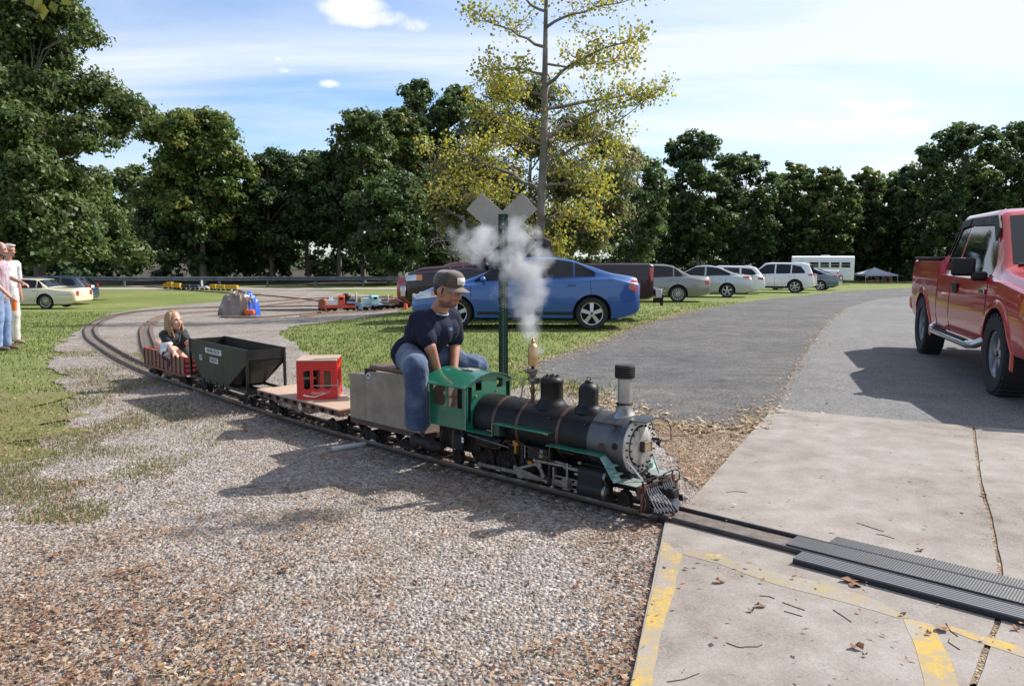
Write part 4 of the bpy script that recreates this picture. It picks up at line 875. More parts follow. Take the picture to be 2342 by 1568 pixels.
# --- blue sedan beside the crossing post
bp = paintm('blue_paint', (0.004, 0.078, 0.29), metal=.1)
rear = P(1365, 752); 
car('blue_sedan', 'metallic blue four-door sedan parked on grass behind the seated man', 'car', Vector((rear.x-1.41, rear.y+.75, float(gz(rear.x-1.3, rear.y+.7)))), math.pi-.03, 'blue', bp)
# --- maroon pickup behind it
mp_ = mat('maroon_paint', (0.022, 0.003, 0.006), .35, coat=.45, spec=.4)
c_ = GP(1210, 19.0); t, b = car('maroon_pickup', 'dark maroon pickup truck parked behind the blue sedan', 'pickup', (c_.x, c_.y, c_.z), math.pi-.05, 'truck_old', mp_)
q = MB(); q.box((-3.0, 0, .66), (.16, 1.9, .2)); q.build('rear_bumper', chrome, t, bevel=.02)
q = MB(); q.box((-3.1, 0, .45), (.2, .08, .12)); q.sph((-3.22, 0, .56), .05); q.cyl((-3.22, 0, .45), (-3.22, 0, .55), .025); q.box((-3.2, 0, .4), (.06, .12, .16)); q.build('tow_hitch', dark, t)
q = MB(); q.box((2.9, 0, .68), (.14, 1.9, .26)); q.build('front_bumper', chrome, t, bevel=.03)
q = MB(); q.box((2.875, 0, .99), (.03, 1.2, .26)); q.build('grille_surround', chrome, t, bevel=.02)
c_ = GP(1100, 23.5); car('red_car', 'red car mostly hidden behind the maroon pickup nose', 'car', (c_.x, c_.y, c_.z), -.08, 'sport', paintm('red_paint_b', (.30, .012, .015)))
# --- parked row on the right
grp = 'cars parked in a row along the grass'
sil = paintm('champagne_paint', (.24, .225, .21), metal=.5); sil2 = paintm('silver_paint', (.46, .48, .49), metal=.4); wp = paintm('white_car_paint', (.74, .75, .76)); gb = paintm('slate_paint', (.11, .15, .20), metal=.3)
def parked(name, lab, px_tail, Y, kind, paint, dirv, rim='five', sc=1.0, cat='car', rimm=None):
    h = math.atan2(dirv[1], dirv[0]); L = CARS[kind]['body']['L']*sc; x = PX(px_tail, Y); y = Y
    cx_, cy_ = x+math.cos(h)*L/2, y+math.sin(h)*L/2
    return car(name, lab, cat, (cx_, cy_, float(gz(cx_, cy_))), h, kind, paint, grp, sc, rim, rimm=rimm)
parked('champagne_sedan', 'champagne sedan with multi-spoke hubcaps at the near end of the parked row', 1622, 30.5, 'sedan', sil, (-.98, .16), 'multi', 1.0)
parked('silver_sedan', 'bright silver sedan with high tail lamps, second in the parked row', 1722, 36, 'sport', sil2, (-.93, .3))
parked('white_wagon', 'white station wagon peeping out between silver sedan and utility vehicle', 1752, 41.5, 'wagon', wp, (-.93, .3))
parked('white_utility_vehicle', 'white sport utility vehicle in front of the white bus', 1868, 44, 'suv', wp, (-.88, .45), 'six')
parked('white_pickup', 'white pickup bed with round red tail lamps in front of the bus', 1922, 60, 'truck_old', wp, (-.88, .45), cat='pickup')
parked('slate_coupe', 'slate blue coupe behind the white utility vehicle', 1925, 50, 'sport', gb, (-.84, .52))
# --- left side
c_ = GP(52, 33.5); lp = paintm('cream_paint', (.60, .54, .40))
t, b = car('cream_sedan', 'old cream full-size sedan on the lawn beyond the two men', 'car', (PX(158, 33)-2.7, 34.3, float(gz(-20, 34))), math.pi+.02, 'oldsedan', lp, None, .93, 'wire', rimm=chrome)
t, b = car('blue_wagon', 'dark blue-green wagon half hidden behind the cream sedan', 'car', (PX(183, 38)-2.35, 39.0, float(gz(-21, 39))), math.pi+.05, 'wagon', paintm('teal_dark', (.035, .06, .085)), None, .95)
# --- red pickup, right edge
F_ = P(2285, 905); Rr_ = P(2115, 808); d = Vector((F_.x-Rr_.x, F_.y-Rr_.y, 0)).normalized(); hd = math.atan2(d.y, d.x)
nl = Vector((-d.y, d.x, 0)); mid = (F_+Rr_)/2+nl*.98; ax = (3.68/2-.12)
org = Vector((F_.x, F_.y, 0))-d*(3.68/2-.12)+nl*.92
rp = paintm('red_paint', (.50, .006, .008))
t, b = car('red_pickup', 'shiny red pickup truck with chrome side step standing on the driveway', 'pickup', (org.x, org.y, .016), hd, 'truck_new', rp, None, 1.0, 'truck')
for sy in (-1, 1):
    q = MB(); q.box((1.02, sy*1.16, 1.28), (.10, .23, .20)); q.box((1.1, sy*1.02, 1.18), (.07, .16, .10)); q.build('mirror', black, t, bevel=.03)
    q = MB(); q.tube([(-1.15, sy*.93, .50), (-1.10, sy*1.02, .44), (-.9, sy*1.05, .42), (.9, sy*1.05, .42), (1.1, sy*1.02, .44), (1.15, sy*.93, .50)], .045, 12); q.build('side_step', chrome, t)
    q = MB(); q.box((0, sy*1.06, .468), (1.7, .07, .01)); q.build('step_pad', rubber, t, bevel=.003)
    q = MB(); q.box((-.05, sy*(b.y(-.05, 1.05)+.015), 1.05), (.24, .03, .055)); q.box((-.05, sy*(b.y(-.05, 1.0)+.008), 1.0), (.22, .02, .09)); q.build('door_handle', black, t, bevel=.01)
    b.panel('window_visor', [(-.92, 1.40, 1.5), (-.80, 1.74, 1.84), (-.36, 1.77, 1.86)], black, t, sides=(sy,), off=.03, thick=.02)
    b.panel('window_visor', [(-.30, 1.77, 1.86), (.72, 1.74, 1.85), (.95, 1.56, 1.70)], black, t, sides=(sy,), off=.03, thick=.02)
    for x in (3.68/2-.12, -3.68/2-.12):
        q = MB(); n = 22; R0, R1 = .475, .555; V = []; F = []
        for i in range(n+1):
            a = math.pi*(-.06+1.12*i/n)
            for rr_, o in ((R0, .003), (R0, .014), (R1-.02, .012), (R1, .0)):
                px_ = x+math.cos(a)*rr_; pz = .405+math.sin(a)*rr_; V.append((px_, sy*(b.y(px_, min(max(pz, .47), 1.3))+o), pz))
        for i in range(n):
            for j in range(3): a = i*4+j; F.append((a, a+1, a+5, a+4))
        q.add(V, F); q.build('fender_flare', rp, t, smooth=50)
for sy in (-1, 1): MB().box((-1.96, sy*.925, 1.372), (1.78, .10, .03)).build('bed_rail_cap', black, t, bevel=.01)
q = MB(); q.box((-2.84, 0, 1.372), (.06, 1.80, .03)); q.build('bed_rail_cap', black, t, bevel=.01)
q = MB(); q.box((-3.0, 0, .68), (.2, 1.96, .22)); q.build('rear_bumper', rp, t, bevel=.05)
q = MB(); q.box((-3.16, 0, .52), (.2, .09, .09)); q.build('tow_hitch', rp, t, bevel=.01)
q = MB(); q.tube([(1.55, -.72, 1.26), (1.5, -.72, 2.05)], .004, 6); q.lathe([(.03, 0), (.02, .02), (.008, .05)], (1.55, -.72, 1.235)); q.build('antenna', black, t)
MB().tube([(1.44, -.75, 1.31), (1.36, -.05, 1.345)], .012, 6).build('wiper', black, t); MB().tube([(1.44, .0, 1.33), (1.36, .7, 1.345)], .012, 6).build('wiper', black, t)
MB().box((1.16, -1.005, 1.02), (.20, .008, .05)).build('fender_badge', chrome, t, bevel=.003)
text_obj('badge_lettering', 'F-150', .05, black, t, frame((1.16, -1.011, 1.02), (1, 0, 0), (0, 0, 1)), sx=1.2)
text_obj('bed_decal', 'FX4', .09, mat('decal_grey', (.12, .12, .13), .4), t, frame((-2.72, -b.y(-2.72, 1.2)-.006, 1.2), (1, 0, 0), (0, 0, 1)))
# --- white bus
x_ = PX(1965, 76); t = thing('white_bus', 'short white bus with four sliding side windows in front of the wood', 'bus', (x_-2.9, 77.5, float(gz(20, 78))), math.pi-.35)
q = MB(); q.prism([(-1.18, .45), (1.18, .45), (1.2, .6), (1.18, 2.35), (1.05, 2.65), (.7, 2.78), (-.7, 2.78), (-1.05, 2.65), (-1.18, 2.35), (-1.2, .6)], -2.8, 2.9, 'x'); q.build('body', mat('bus_white', (.74, .75, .76), .4, coat=.4), t, bevel=.04)
for sy in (-1, 1):
    for k_ in range(4):
        x0 = -2.05+k_*.95; fr = MB(); fr.box((x0, sy*1.19, 1.92), (.82, .03, .56)); f_ = fr.build('window', mat('grey_frame', (.5, .51, .52), .5), t, bevel=.01)
        for dz in (.13, -.13): g_ = MB(); g_.box((x0, sy*1.21, 1.92+dz), (.74, .012, .22)); g_.build('pane', glass, f_)
    MB().box((1.95, sy*1.19, 1.5), (.5, .03, 1.6)).build('door', mat('grey_frame', (.5, .51, .52), .5), t, bevel=.01)
    for zz_ in (.95, 1.3): q = MB(); q.box((-.2, sy*1.205, zz_), (5.2, .015, .03)); q.build('rub_rail', mat('bus_white', (.74, .75, .76)), t)
for x in (-1.3, 2.3):
    for sy in (-1, 1): wheel(t, x, sy*1.05, .42, .26, 'disc', sy, steel); q = MB(); q.lathe([(.56, 0), (.56, .012)], (x, sy*1.19, .45), (0, sy, 0), 24); q.build('wheel_opening', rubber, t)
[MB().box((-2.82, y, z), (.04, .16, .16)).build('rear_lamp', redlens, t) for y in (-.9, .9) for z in (1.0, 1.25, 2.45)]; MB().box((-.2, 0, 2.82), (.8, .8, .1)).build('roof_vent', white, t, bevel=.02)
# ================================================================ railway
U2 = Vector((0.74, -0.672, 0)).normalized(); W2 = Vector((-U2.y*-1, 0, 0)); W2 = Vector((U2.y, -U2.x, 0))   # W2 points to the camera side
O2 = Vector((0.8194, 4.0862, 0))
def near_c(px, py, prev=None):
    p = P(px, py, .05); p.z = 0; return p
npx = [(700,966),(560,923),(440,883),(330,847),(250,808),(200,773)]; nw = [near_c(*q) for q in npx]
cl = [O2+U2*6, O2+U2*3, O2+U2*1.5, O2, O2-U2*.9, O2-U2*1.8]
for i, q in enumerate(nw):
    a = nw[max(0, i-1)]; b_ = nw[min(len(nw)-1, i+1)]; t_ = (a-b_).normalized(); cl.append(q-Vector((t_.y, -t_.x, 0))*.095)
for px, py in [(203.5,757),(204,749.5),(212,741),(229,731),(254,723),(277,717.5),(335,709.5),(440,703),(560,701),(700,699),(830,697),(930,694),(1100,692)]:
    p = P(px, py, .04); p.z = 0; cl.append(p)
def catmull(Pn, n=24):
    Q = [2*Pn[0]-Pn[1]]+list(Pn)+[2*Pn[-1]-Pn[-2]]; out = []
    for i in range(len(Pn)-1):
        p0, p1, p2, p3 = Q[i:i+4]
        for k_ in range(n):
            t_ = k_/n; out.append(.5*((2*p1)+(p2-p0)*t_+(2*p0-5*p1+4*p2-p3)*t_*t_+(3*p1-p0-3*p2+p3)*t_**3))
    out.append(Pn[-1]); return out
class Track:
    def __init__(s, pts, n=24, sm=2):
        c = catmull(pts, n)
        for _ in range(sm): c = [c[0]]+[(c[i-1]+c[i]*2+c[i+1])/4 for i in range(1, len(c)-1)]+[c[-1]]
        s.c = c; s.s = [0.]
        for a, b_ in zip(c, c[1:]): s.s.append(s.s[-1]+(b_-a).length)
        s.L = s.s[-1]; s.arr = np.array([tuple(v) for v in c]); s.sa = np.array(s.s)
    def at(s, u):
        p = Vector([float(np.interp(u, s.sa, s.arr[:, k_])) for k_ in range(3)]); q = Vector([float(np.interp(min(u+.02, s.L), s.sa, s.arr[:, k_])) for k_ in range(3)]); q0 = Vector([float(np.interp(max(u-.02, 0), s.sa, s.arr[:, k_])) for k_ in range(3)])
        t_ = (q-q0).normalized(); return p, t_, Vector((-t_.y, t_.x, 0))
rail_m = mat('rail_steel', (.17, .15, .14), .42, metal=.85, col2=(.13, .085, .06), ns=9, rvar=.2)
rust_m = mat('rusty_rail', (.115, .06, .042), .75, metal=.2, col2=(.19, .12, .09), ns=12)
tie_m = mat('weathered_tie', (.16, .13, .105), .9, col2=(.30, .265, .23), ns=10, bump=.4)
def lay(track, name, label, u0, u1, m, g=.185, top=.05, step=.16, ties=None, tie_parts=200, base=None, railw=.012, group=None):
    p0, _, _ = track.at(u0); t = thing(name, label, 'railway track', (0, 0, 0), 0, group)
    us = np.linspace(u0, u1, max(2, int((u1-u0)/step)+1))
    for sy in (-1, 1):
        vs = []; fs = []; n = len(us)
        for i, u in enumerate(us):
            p, tt, nn = track.at(u); g0 = float(gz(p.x, p.y)) if base is None else base
            for w, z in ((-railw*1.5, top-.034), (-railw*.5, top-.028), (-railw*.62, top-.006), (-railw*.4, top), (railw*.4, top), (railw*.62, top-.006), (railw*.5, top-.028), (railw*1.5, top-.034)):
                q = p+nn*(sy*g/2+w); vs.append((q.x, q.y, g0+z))
        for i in range(n-1):
            for j in range(7): a = i*8+j; fs.append((a, a+8, a+9, a+1))
        fs += [tuple(range(8)), tuple(range((n-1)*8+7, (n-1)*8-1, -1))]
        q = MB(); q.add(vs, fs); q.build('rail', m, t, smooth=30)
    if ties:
        sp, tl, tw = ties; me = None; rr = random.Random(3); k_ = 0; rest = MB(); u = u0+.3
        while u < u1-.1:
            p, tt, nn = track.at(u); a = math.atan2(nn.y, nn.x)+rr.uniform(-.05, .05); g0 = float(gz(p.x, p.y))
            if k_ < tie_parts:
                if me is None: o = MB().box((0, 0, 0), (tl, tw, .03)).build('tie', tie_m, t, smooth=0); me = o.data
                else: o = bpy.data.objects.new('tie', me); link(o, t)
                o.location = (p.x, p.y, g0+top-.034-.020); o.rotation_euler = (0, 0, a); o.scale = (rr.uniform(.92, 1.05), rr.uniform(.85, 1.1), 1)
            else: rest.box((p.x, p.y, g0+top-.05), (tl, tw, .03), (0, 0, a))
            k_ += 1; u += sp*rr.uniform(.92, 1.08)
        if rest.v: rest.build('ties_far', tie_m, t, smooth=0, kind='stuff')
    return t
main = Track(cl); 
S0 = None
for i, u in enumerate(main.s):
    if (main.c[i]-O2).length < .06: S0 = u; break
d_ = (main.at(S0)[0]-O2); S0 += d_.dot(U2)      # arc length at the reference point; train stands at larger s
TP = lambda u: main.at(S0-u)                       # u negative = behind the engine's front
lay(main, 'railway_track', 'curving miniature railway track under the steam train, running into the concrete slab', 0, S0-.02, mat('black_rail', (.035, .032, .034), .35, metal=.6, col2=(.07, .055, .05), ns=10), base=.020, top=.034, step=.25)
lay(main, 'railway_track', 'curving miniature railway track on grey ballast beneath the wagons', S0-.02, main.L-.1, rail_m, ties=(.105, .34, .042), tie_parts=230)
sid = Track([P(x, y, .04)*1 for x, y in [(372,850),(352,812),(338,785),(331,757),(335,745),(344,736),(360,726),(400,717),(480,711),(600,708),(760,706)]])
for v in sid.c: v.z = 0
sid.arr[:, 2] = 0
lay(sid, 'railway_track', 'rusty siding track curving inside the main line behind the girl', .1, sid.L-.1, rust_m, ties=(.13, .32, .04), tie_parts=70)
for k_, (pl, lab) in enumerate([
    ([(500,724),(600,724),(700,716),(800,706),(900,699),(1000,694)], 'yard track in front of the tarpaulin covered engine'),
    ([(560,702),(660,692),(760,684),(860,680),(960,679)], 'yard track behind the orange switcher'),
    ([(590,690),(700,682),(800,679),(900,677)], 'second yard track on the far gravel'),
    ([(330,654.5),(420,662),(520,669),(620,676),(720,686),(800,700)], 'far track carrying the yellow train'),
    ([(690,722),(780,713),(870,706),(940,700)], 'yard track nearest the grass bank, under the blue switcher')]):
    tr_ = Track([P(x, y, .04) for x, y in pl]); tr_.arr[:, 2] = 0
    lay(tr_, 'railway_track', lab, 0.05, tr_.L-.05, rust_m, ties=(.3, .34, .08), tie_parts=0, step=.4, railw=.02)

# crossing furniture, in the track frame
def TF(u, w, z): q = O2+U2*u+W2*w; return Vector((q.x, q.y, z))
def tbox(mb, u0, u1, w0, w1, z0, z1_):
    vs = [TF(u, w, z) for u in (u0, u1) for w in (w0, w1) for z in (z0, z1_)]; mb.add(vs, [(0,1,3,2),(4,6,7,5),(0,4,5,1),(2,3,7,6),(0,2,6,4),(1,5,7,3)]); return mb
tag(tbox(MB(), -.05, .70, -.078, .078, .031, .037).build('track_plate', mat('debris_plate', (.20, .17, .15), .5, metal=.5, col2=(.09, .065, .05), ns=14, rvar=.3), None), 'steel plate with grit and debris between the rails in the slab', 'plate')
mrub = mat('mat_rubber', (.05, .05, .056), .55, col2=(.08, .08, .085), ns=6)
q = tbox(MB(), .70, 3.6, -.078, .066, .031, .056); 
rb = q.build('crossing_mat', mrub, None, bevel=.002); tag(rb, 'ribbed rubber mat lying between the rails across the slab', 'mat')
q = MB(); 
def studs(u0, u1, w0, w1, z, parent):
    V = []; F = []; i = 0; u = u0
    while u < u1:
        w = w0+(.006 if i % 2 else 0)
        while w < w1:
            b_ = len(V); V += [tuple(TF(u-.007, w, z)), tuple(TF(u, w-.003, z)), tuple(TF(u+.007, w, z)), tuple(TF(u, w+.003, z)), tuple(TF(u, w, z+.0035))]; F += [(b_, b_+1, b_+4), (b_+1, b_+2, b_+4), (b_+2, b_+3, b_+4), (b_+3, b_, b_+4)]; w += .012
        u += .011; i += 1
    return from_np('studs', V, F, mat('stud_rubber', (.075, .075, .082), .5), parent, kind='stuff')
studs(.715, 2.2, -.072, .062, .0555, rb)
fm = tbox(MB(), .84, 3.6, -.205, -.104, .031, .052).build('crossing_mat', mrub, None, bevel=.002); tag(fm, 'studded rubber mat along the far side of the rails', 'mat'); studs(.855, 2.2, -.200, -.110, .0515, fm)
t = thing('crossing_ramp', 'black ribbed ramp strip along the near side of the rails', 'ramp', (0, 0, 0))
tbox(MB(), .80, 3.8, .112, .226, .031, .050).build('base', rubber, t, bevel=.003)
for k_ in range(6): tbox(MB(), .80, 3.8, .115+k_*.0185, .128+k_*.0185, .050, .058).build('rib', mat('rib_rubber', (.11, .11, .12), .5), t)

# ---------------------------------------------------------------- shared rolling-stock pieces
def bogie(parent, x, wb=.16, r=.045, half=.125, name='truck'):
    o = bpy.data.objects.new(name, None); link(o, parent); o.location = (x, 0, .05)
    q = MB()
    for sx in (-1, 1):
        for sy in (-1, 1): q.lathe([(r*1.12, -.008), (r*1.12, -.003), (r, 0), (r*.98, .018), (r*.75, .018), (r*.7, .012), (r*.25, .012), (r*.22, .02)], (sx*wb/2, sy*.088, r), (0, sy, 0), 20)
        q.cyl((sx*wb/2, -half, r), (sx*wb/2, half, r), .007, n=8)
    q.build('wheels', dark, o, smooth=40)
    q = MB()
    for sy in (-1, 1):
        q.prism([(-wb/2-.03, r-.012), (-wb/2-.03, r+.018), (-.035, r+.045), (.035, r+.045), (wb/2+.03, r+.018), (wb/2+.03, r-.012), (wb/2-.02, r-.012), (.03, r-.022), (-.03, r-.022), (-wb/2+.02, r-.012)], sy*half-.008, sy*half+.008)
        for sx in (-1, 1): q.box((sx*wb/2, sy*(half+.01), r), (.032, .02, .032))
        for k_ in (-.012, .012): q.cyl((k_, sy*(half+.006), r-.015), (k_, sy*(half+.006), r+.035), .008, n=8)
    q.box((0, 0, r+.02), (.05, half*2, .03)); q.build('side_frames', dark, o, bevel=.002); return o
def coupler(parent, x, sgn, z=.145):
    q = MB(); q.box((x+sgn*.03, 0, z), (.07, .022, .024)); q.box((x+sgn*.075, .012, z), (.035, .03, .04)); q.cyl((x+sgn*.085, -.014, z-.02), (x+sgn*.085, -.014, z+.02), .012, n=10); return q.build('coupler', dark, parent, bevel=.003)
def wagon_at(name, label, cat, ua, ub, group=None):
    a, _, _ = TP(ua); b_, _, _ = TP(ub); c = (a+b_)/2; d = a-b_; t = thing(name, label, cat, (c.x, c.y, float(gz(c.x, c.y))), math.atan2(d.y, d.x), group); return t, d.length

# ---------------------------------------------------------------- steam locomotive (x forward from front beam reference, near side = -y)
green = mat('green_enamel', (.006, .135, .075), .33, coat=.7, col2=(.010, .115, .07), ns=7, rvar=.15)
green_d = mat('green_edge', (.03, .20, .13), .4, coat=.4)
boilm = mat('boiler_black', (.005, .005, .006), .36, col2=(.010, .009, .009), ns=7, rvar=.25, spec=.3)
smokem = mat('smokebox_grey', (.06, .065, .075), .34, metal=.75, col2=(.13, .135, .14), ns=5, rvar=.18)
bandm = mat('brown_band', (.11, .065, .045), .5, metal=.5)
platem = mat('front_plate', (.55, .53, .50), .5, metal=.35, col2=(.22, .20, .18), ns=16, rvar=.2, stretch=(1, 1, .35))
rodm = mat('rod_steel', (.33, .31, .29), .4, metal=.8, col2=(.2, .18, .16), ns=20)
teal = mat('pale_teal', (.14, .28, .27), .5, col2=(.22, .35, .33), ns=9)
darkbrown = mat('beam_brown', (.055, .025, .02), .6, col2=(.09, .05, .04), ns=12)
loco = thing('steam_locomotive', 'black miniature steam locomotive with green cab and brass whistle on the track', 'locomotive', (O2.x, O2.y, 0), math.atan2(U2.y, U2.x))
ZC = .375
q = MB(); q.lathe([(.157, -1.30), (.157, -.405)], (0, 0, ZC), (1, 0, 0), 48); q.build('boiler', boilm, loco)
q = MB(); q.lathe([(.160, -.405), (.162, -.40), (.162, -.175), (.158, -.168)], (0, 0, ZC), (1, 0, 0), 48); q.build('smokebox', smokem, loco)
for x in (-.385, -.62, -.93, -1.125): MB().lathe([(.1585, x-.011), (.1605, x-.010), (.1605, x+.010), (.1585, x+.011)], (0, 0, ZC), (1, 0, 0), 48).build('boiler_band', bandm, loco)
fr = MB().lathe([(.157, -.172), (.157, -.160), (.152, -.157), (.0, -.157)], (0, 0, ZC), (1, 0, 0), 48).build('smokebox_front', platem, loco)
q = MB(); q.lathe([(.108, -.157), (.108, -.149), (.103, -.145), (.05, -.140), (.0, -.139)], (0, 0, ZC), (1, 0, 0), 40); dr = q.build('smokebox_door', platem, loco); MB().lathe([(.113, -.1575), (.113, -.1545), (.110, -.154), (.0, -.154)], (0, 0, ZC), (1, 0, 0), 40).build('door_ring', dark, loco)
q = MB()
for k_ in range(22): a = 2*math.pi*k_/22; c = Vector((-.157, math.cos(a)*.138, ZC+math.sin(a)*.138)); q.cyl(c, c+Vector((.009, 0, 0)), .0052, n=6)
q.build('bolts', dark, fr, smooth=0)
q = MB()
for k_ in range(16): a = 2*math.pi*k_/16+.1; c = Vector((-.15, math.cos(a)*.113, ZC+math.sin(a)*.113)); q.box(c+Vector((.004, 0, 0)), (.007, .006, .014), (a-math.pi/2, 0, 0)); q.cyl(c, c+Vector((.012, 0, 0)), .0032, n=6)
q.build('clamps', dark, dr, smooth=0)
q = MB(); q.box((-.128, .0, ZC+.002), (.04, .062, .058)); hl = q.build('number_lamp', mat('lamp_bronze', (.06, .045, .03), .5, metal=.5), loco, bevel=.003)
MB().box((-.1065, 0, ZC+.002), (.004, .048, .044)).build('lens', mat('amber_dull', (.30, .19, .07), .4), hl); 
q = MB(); [q.box((-.105, 0, ZC+.002+s_*.027), (.006, .066, .006)) for s_ in (-1, 1)]; [q.box((-.105, s_*.031, ZC+.002), (.006, .006, .058)) for s_ in (-1, 1)]; q.build('rim', chrome, hl)
# visor plate over the door with bent wire brackets
q = MB(); n = 10; V = []; F = []
for i in range(n+1):
    y = -.085+.17*i/n; zz_ = .522+.012*(1-(y/.085)**2)
    for x in (-.175, -.065): V += [(x, y, zz_), (x, y, zz_+.005)]
for i in range(n): a = i*4; F += [(a, a+2, a+6, a+4), (a+1, a+5, a+7, a+3), (a+2, a+3, a+7, a+6), (a, a+4, a+5, a+1)]
F += [(0, 1, 3, 2), (n*4, n*4+2, n*4+3, n*4+1)]; q.add(V, F); q.build('visor', mat('visor_grey', (.05, .055, .065), .35, metal=.4), loco, smooth=40)
q = MB(); q.tube([(-.08, .08, .525), (-.05, .10, .515), (-.035, .112, .47), (-.035, .115, .41), (-.06, .10, .40), (-.14, .10, .40)], .0028, 6); q.tube([(-.12, -.02, .52), (-.09, .0, .515), (-.08, .01, .47)], .003, 6); q.tube([(-.16, .1, .40), (-.10, .1, .40)], .008, 6); q.add([(-.09, .075, .405), (-.09, .11, .405), (-.09, .09, .36), (-.12, .09, .38)], [(0,1,2), (0,2,3), (1,3,2), (0,3,1)]); q.build('bell_bracket', dark, loco)
# stack
q = MB(); q.lathe([(.072, .518), (.066, .53), (.050, .55), (.043, .575), (.040, .60)], (-.265, 0, 0)); q.build('stack_base', steel, loco)
q = MB(); q.lathe([(.0385, .58), (.0385, .742)], (-.265, 0, 0)); q.build('stack', mat('dull_tin', (.42, .41, .40), .42, metal=.75, col2=(.3, .29, .28), ns=8), loco)
q = MB(); q.lathe([(.045, .592), (.047, .594), (.047, .599), (.045, .601)], (-.265, 0, 0)); q.cyl((-.265, -.05, .596), (-.265, -.062, .596), .006, n=8); q.build('stack_clamp', dark, loco)
sc = MB().lathe([(.053, .738), (.055, .740), (.055, .806), (.052, .812), (.0, .814)], (-.265, 0, 0), n=20).build('spark_arrestor', mat('arrestor_black', (.022, .021, .02), .7, bump=.5, bs=160), loco)
q = MB()
for k_ in range(36):
    a = 2*math.pi*k_/36
    for zz_ in (.752, .766, .780, .794): q.box((-.265+math.cos(a)*.0552, math.sin(a)*.0552, zz_), (.002, .006, .008), (0, 0, a))
q.build('mesh_holes', mat('hole_black', (.004, .004, .004), .9), sc, smooth=0)
# domes
q = MB(); q.lathe([(.084, .515), (.078, .535), (.068, .548), (.060, .556), (.0575, .565), (.0575, .640), (.056, .652), (.048, .668), (.034, .680), (.022, .684), (.022, .692), (.016, .698), (.0, .700)], (-.512, 0, 0), n=36); q.build('sand_dome', boilm, loco, smooth=50)
q = MB(); q.tube([(-.526, 0, .694), (-.523, 0, .712), (-.512, 0, .716), (-.501, 0, .712), (-.498, 0, .694)], .0025, 6); q.build('dome_handle', dark, loco)
q = MB(); q.lathe([(.098, .505), (.092, .525), (.078, .545), (.070, .556), (.068, .57), (.068, .655), (.071, .660), (.071, .668), (.066, .680), (.052, .692), (.046, .694), (.0, .690)], (-.785, 0, 0), n=36); q.build('steam_dome', boilm, loco, smooth=50)
q = MB(); [q.cyl((-.785+math.cos(a)*.035, math.sin(a)*.035, .69), (-.785+math.cos(a)*.035, math.sin(a)*.035, .704), .007, n=6) for a in np.arange(0, 6.2, 1.05)]; q.cyl((-.785, 0, .69), (-.785, 0, .706), .012, n=8); q.build('safety_valves', dark, loco)
# whistle
wx_, wy_ = -.918, -.02
q = MB(); q.lathe([(.028, .748), (.0305, .750), (.0305, .848), (.030, .860), (.024, .874), (.012, .882), (.009, .884), (.009, .889), (.012, .892), (.012, .897), (.006, .903), (.008, .908), (.004, .916), (.0, .918)], (wx_, wy_, 0), n=28); q.build('whistle', brass, loco, smooth=50)
q = MB(); q.lathe([(.010, .725), (.010, .748)], (wx_, wy_, 0), n=10); q.build('whistle_stem', dark, loco)
q = MB(); q.lathe([(.012, .665), (.020, .690), (.034, .712), (.038, .724), (.038, .729), (.030, .729)], (wx_, wy_, 0), n=24); q.lathe([(.02, .655), (.022, .675)], (wx_, wy_, 0)); q.sph((wx_, wy_, .66), .024, 12); q.cyl((wx_+.03, wy_-.01, .663), (wx_+.055, wy_-.02, .663), .02, .018, 12); q.build('whistle_bowl', mat('pewter', (.30, .28, .26), .4, metal=.7, col2=(.16, .14, .12), ns=30), loco, smooth=50)
q = MB(); q.lathe([(.012, .525), (.014, .56), (.010, .57), (.017, .59), (.017, .61), (.011, .62), (.013, .66)], (wx_, wy_, 0), n=14); q.cyl((wx_-.03, wy_, .665), (wx_+.0, wy_, .665), .014, n=10); q.build('whistle_valve', mat('dark_brass', (.12, .07, .035), .45, metal=.7), loco, smooth=50)
q = MB(); q.tube([(wx_-.03, wy_, .667), (wx_-.06, wy_-.01, .655), (wx_-.068, wy_-.02, .60), (wx_-.066, wy_-.03, .545), (wx_-.09, wy_-.04, .537)], .0055, 8); q.build('whistle_lever', steel, loco)
# hand rails
for sy in (-1, 1):
    q = MB(); y, zz_ = sy*.125, .490
    q.tube([(-.20, sy*.118, .497), (-.7, y, zz_), (-1.29, y, zz_)], .0032, 6)
    for x in (-.235, -.44, -.70, -.96): q.cyl((x, sy*.112, .483), (x, sy*.127, .492), .005, n=6); q.tube([(x, sy*.105, .485), (x, sy*.14, .470)], .004, 6)
    q.build('handrail', dark, loco)
# cab
def YZ(x, s_=1): return frame((x, 0, 0), (0, 1, 0), (0, 0, 1))
for sy in (-1, 1):
    pl = [(-1.645, .318), (-1.312, .318), (-1.312, .604), (-1.645, .604)]
    hs = [[(-1.615, .452), (-1.497, .452), (-1.497, .578), (-1.615, .578)], [(-1.470, .452), (-1.342, .452), (-1.342, .578), (-1.470, .578)]]
    s_ = flat('cab_side', pl, hs, .005, green, loco, frame((0, sy*.205, 0), (1, 0, 0), (0, 0, 1)))
    q = MB(); q.box((-1.3125, sy*.2085, .461), (.004, .003, .286)); q.box((-1.645, sy*.2085, .461), (.003, .003, .286)); q.build('angle_edge', mat('bare_edge', (.35, .45, .38), .4, metal=.5), s_)
    q = MB(); [q.cyl((x, sy*.207, z), (x, sy*.210, z), .0025, n=6) for x in (-1.322, -1.635) for z in np.arange(.33, .60, .028)]; [q.cyl((x, sy*.207, .594), (x, sy*.210, .594), .0025, n=6) for x in np.arange(-1.62, -1.32, .03)]; q.build('rivets', green_d, s_, smooth=0)
arc = [(.215*math.sin(a), .448+.215*math.cos(a)) for a in np.linspace(-1.25, 1.25, 17)]
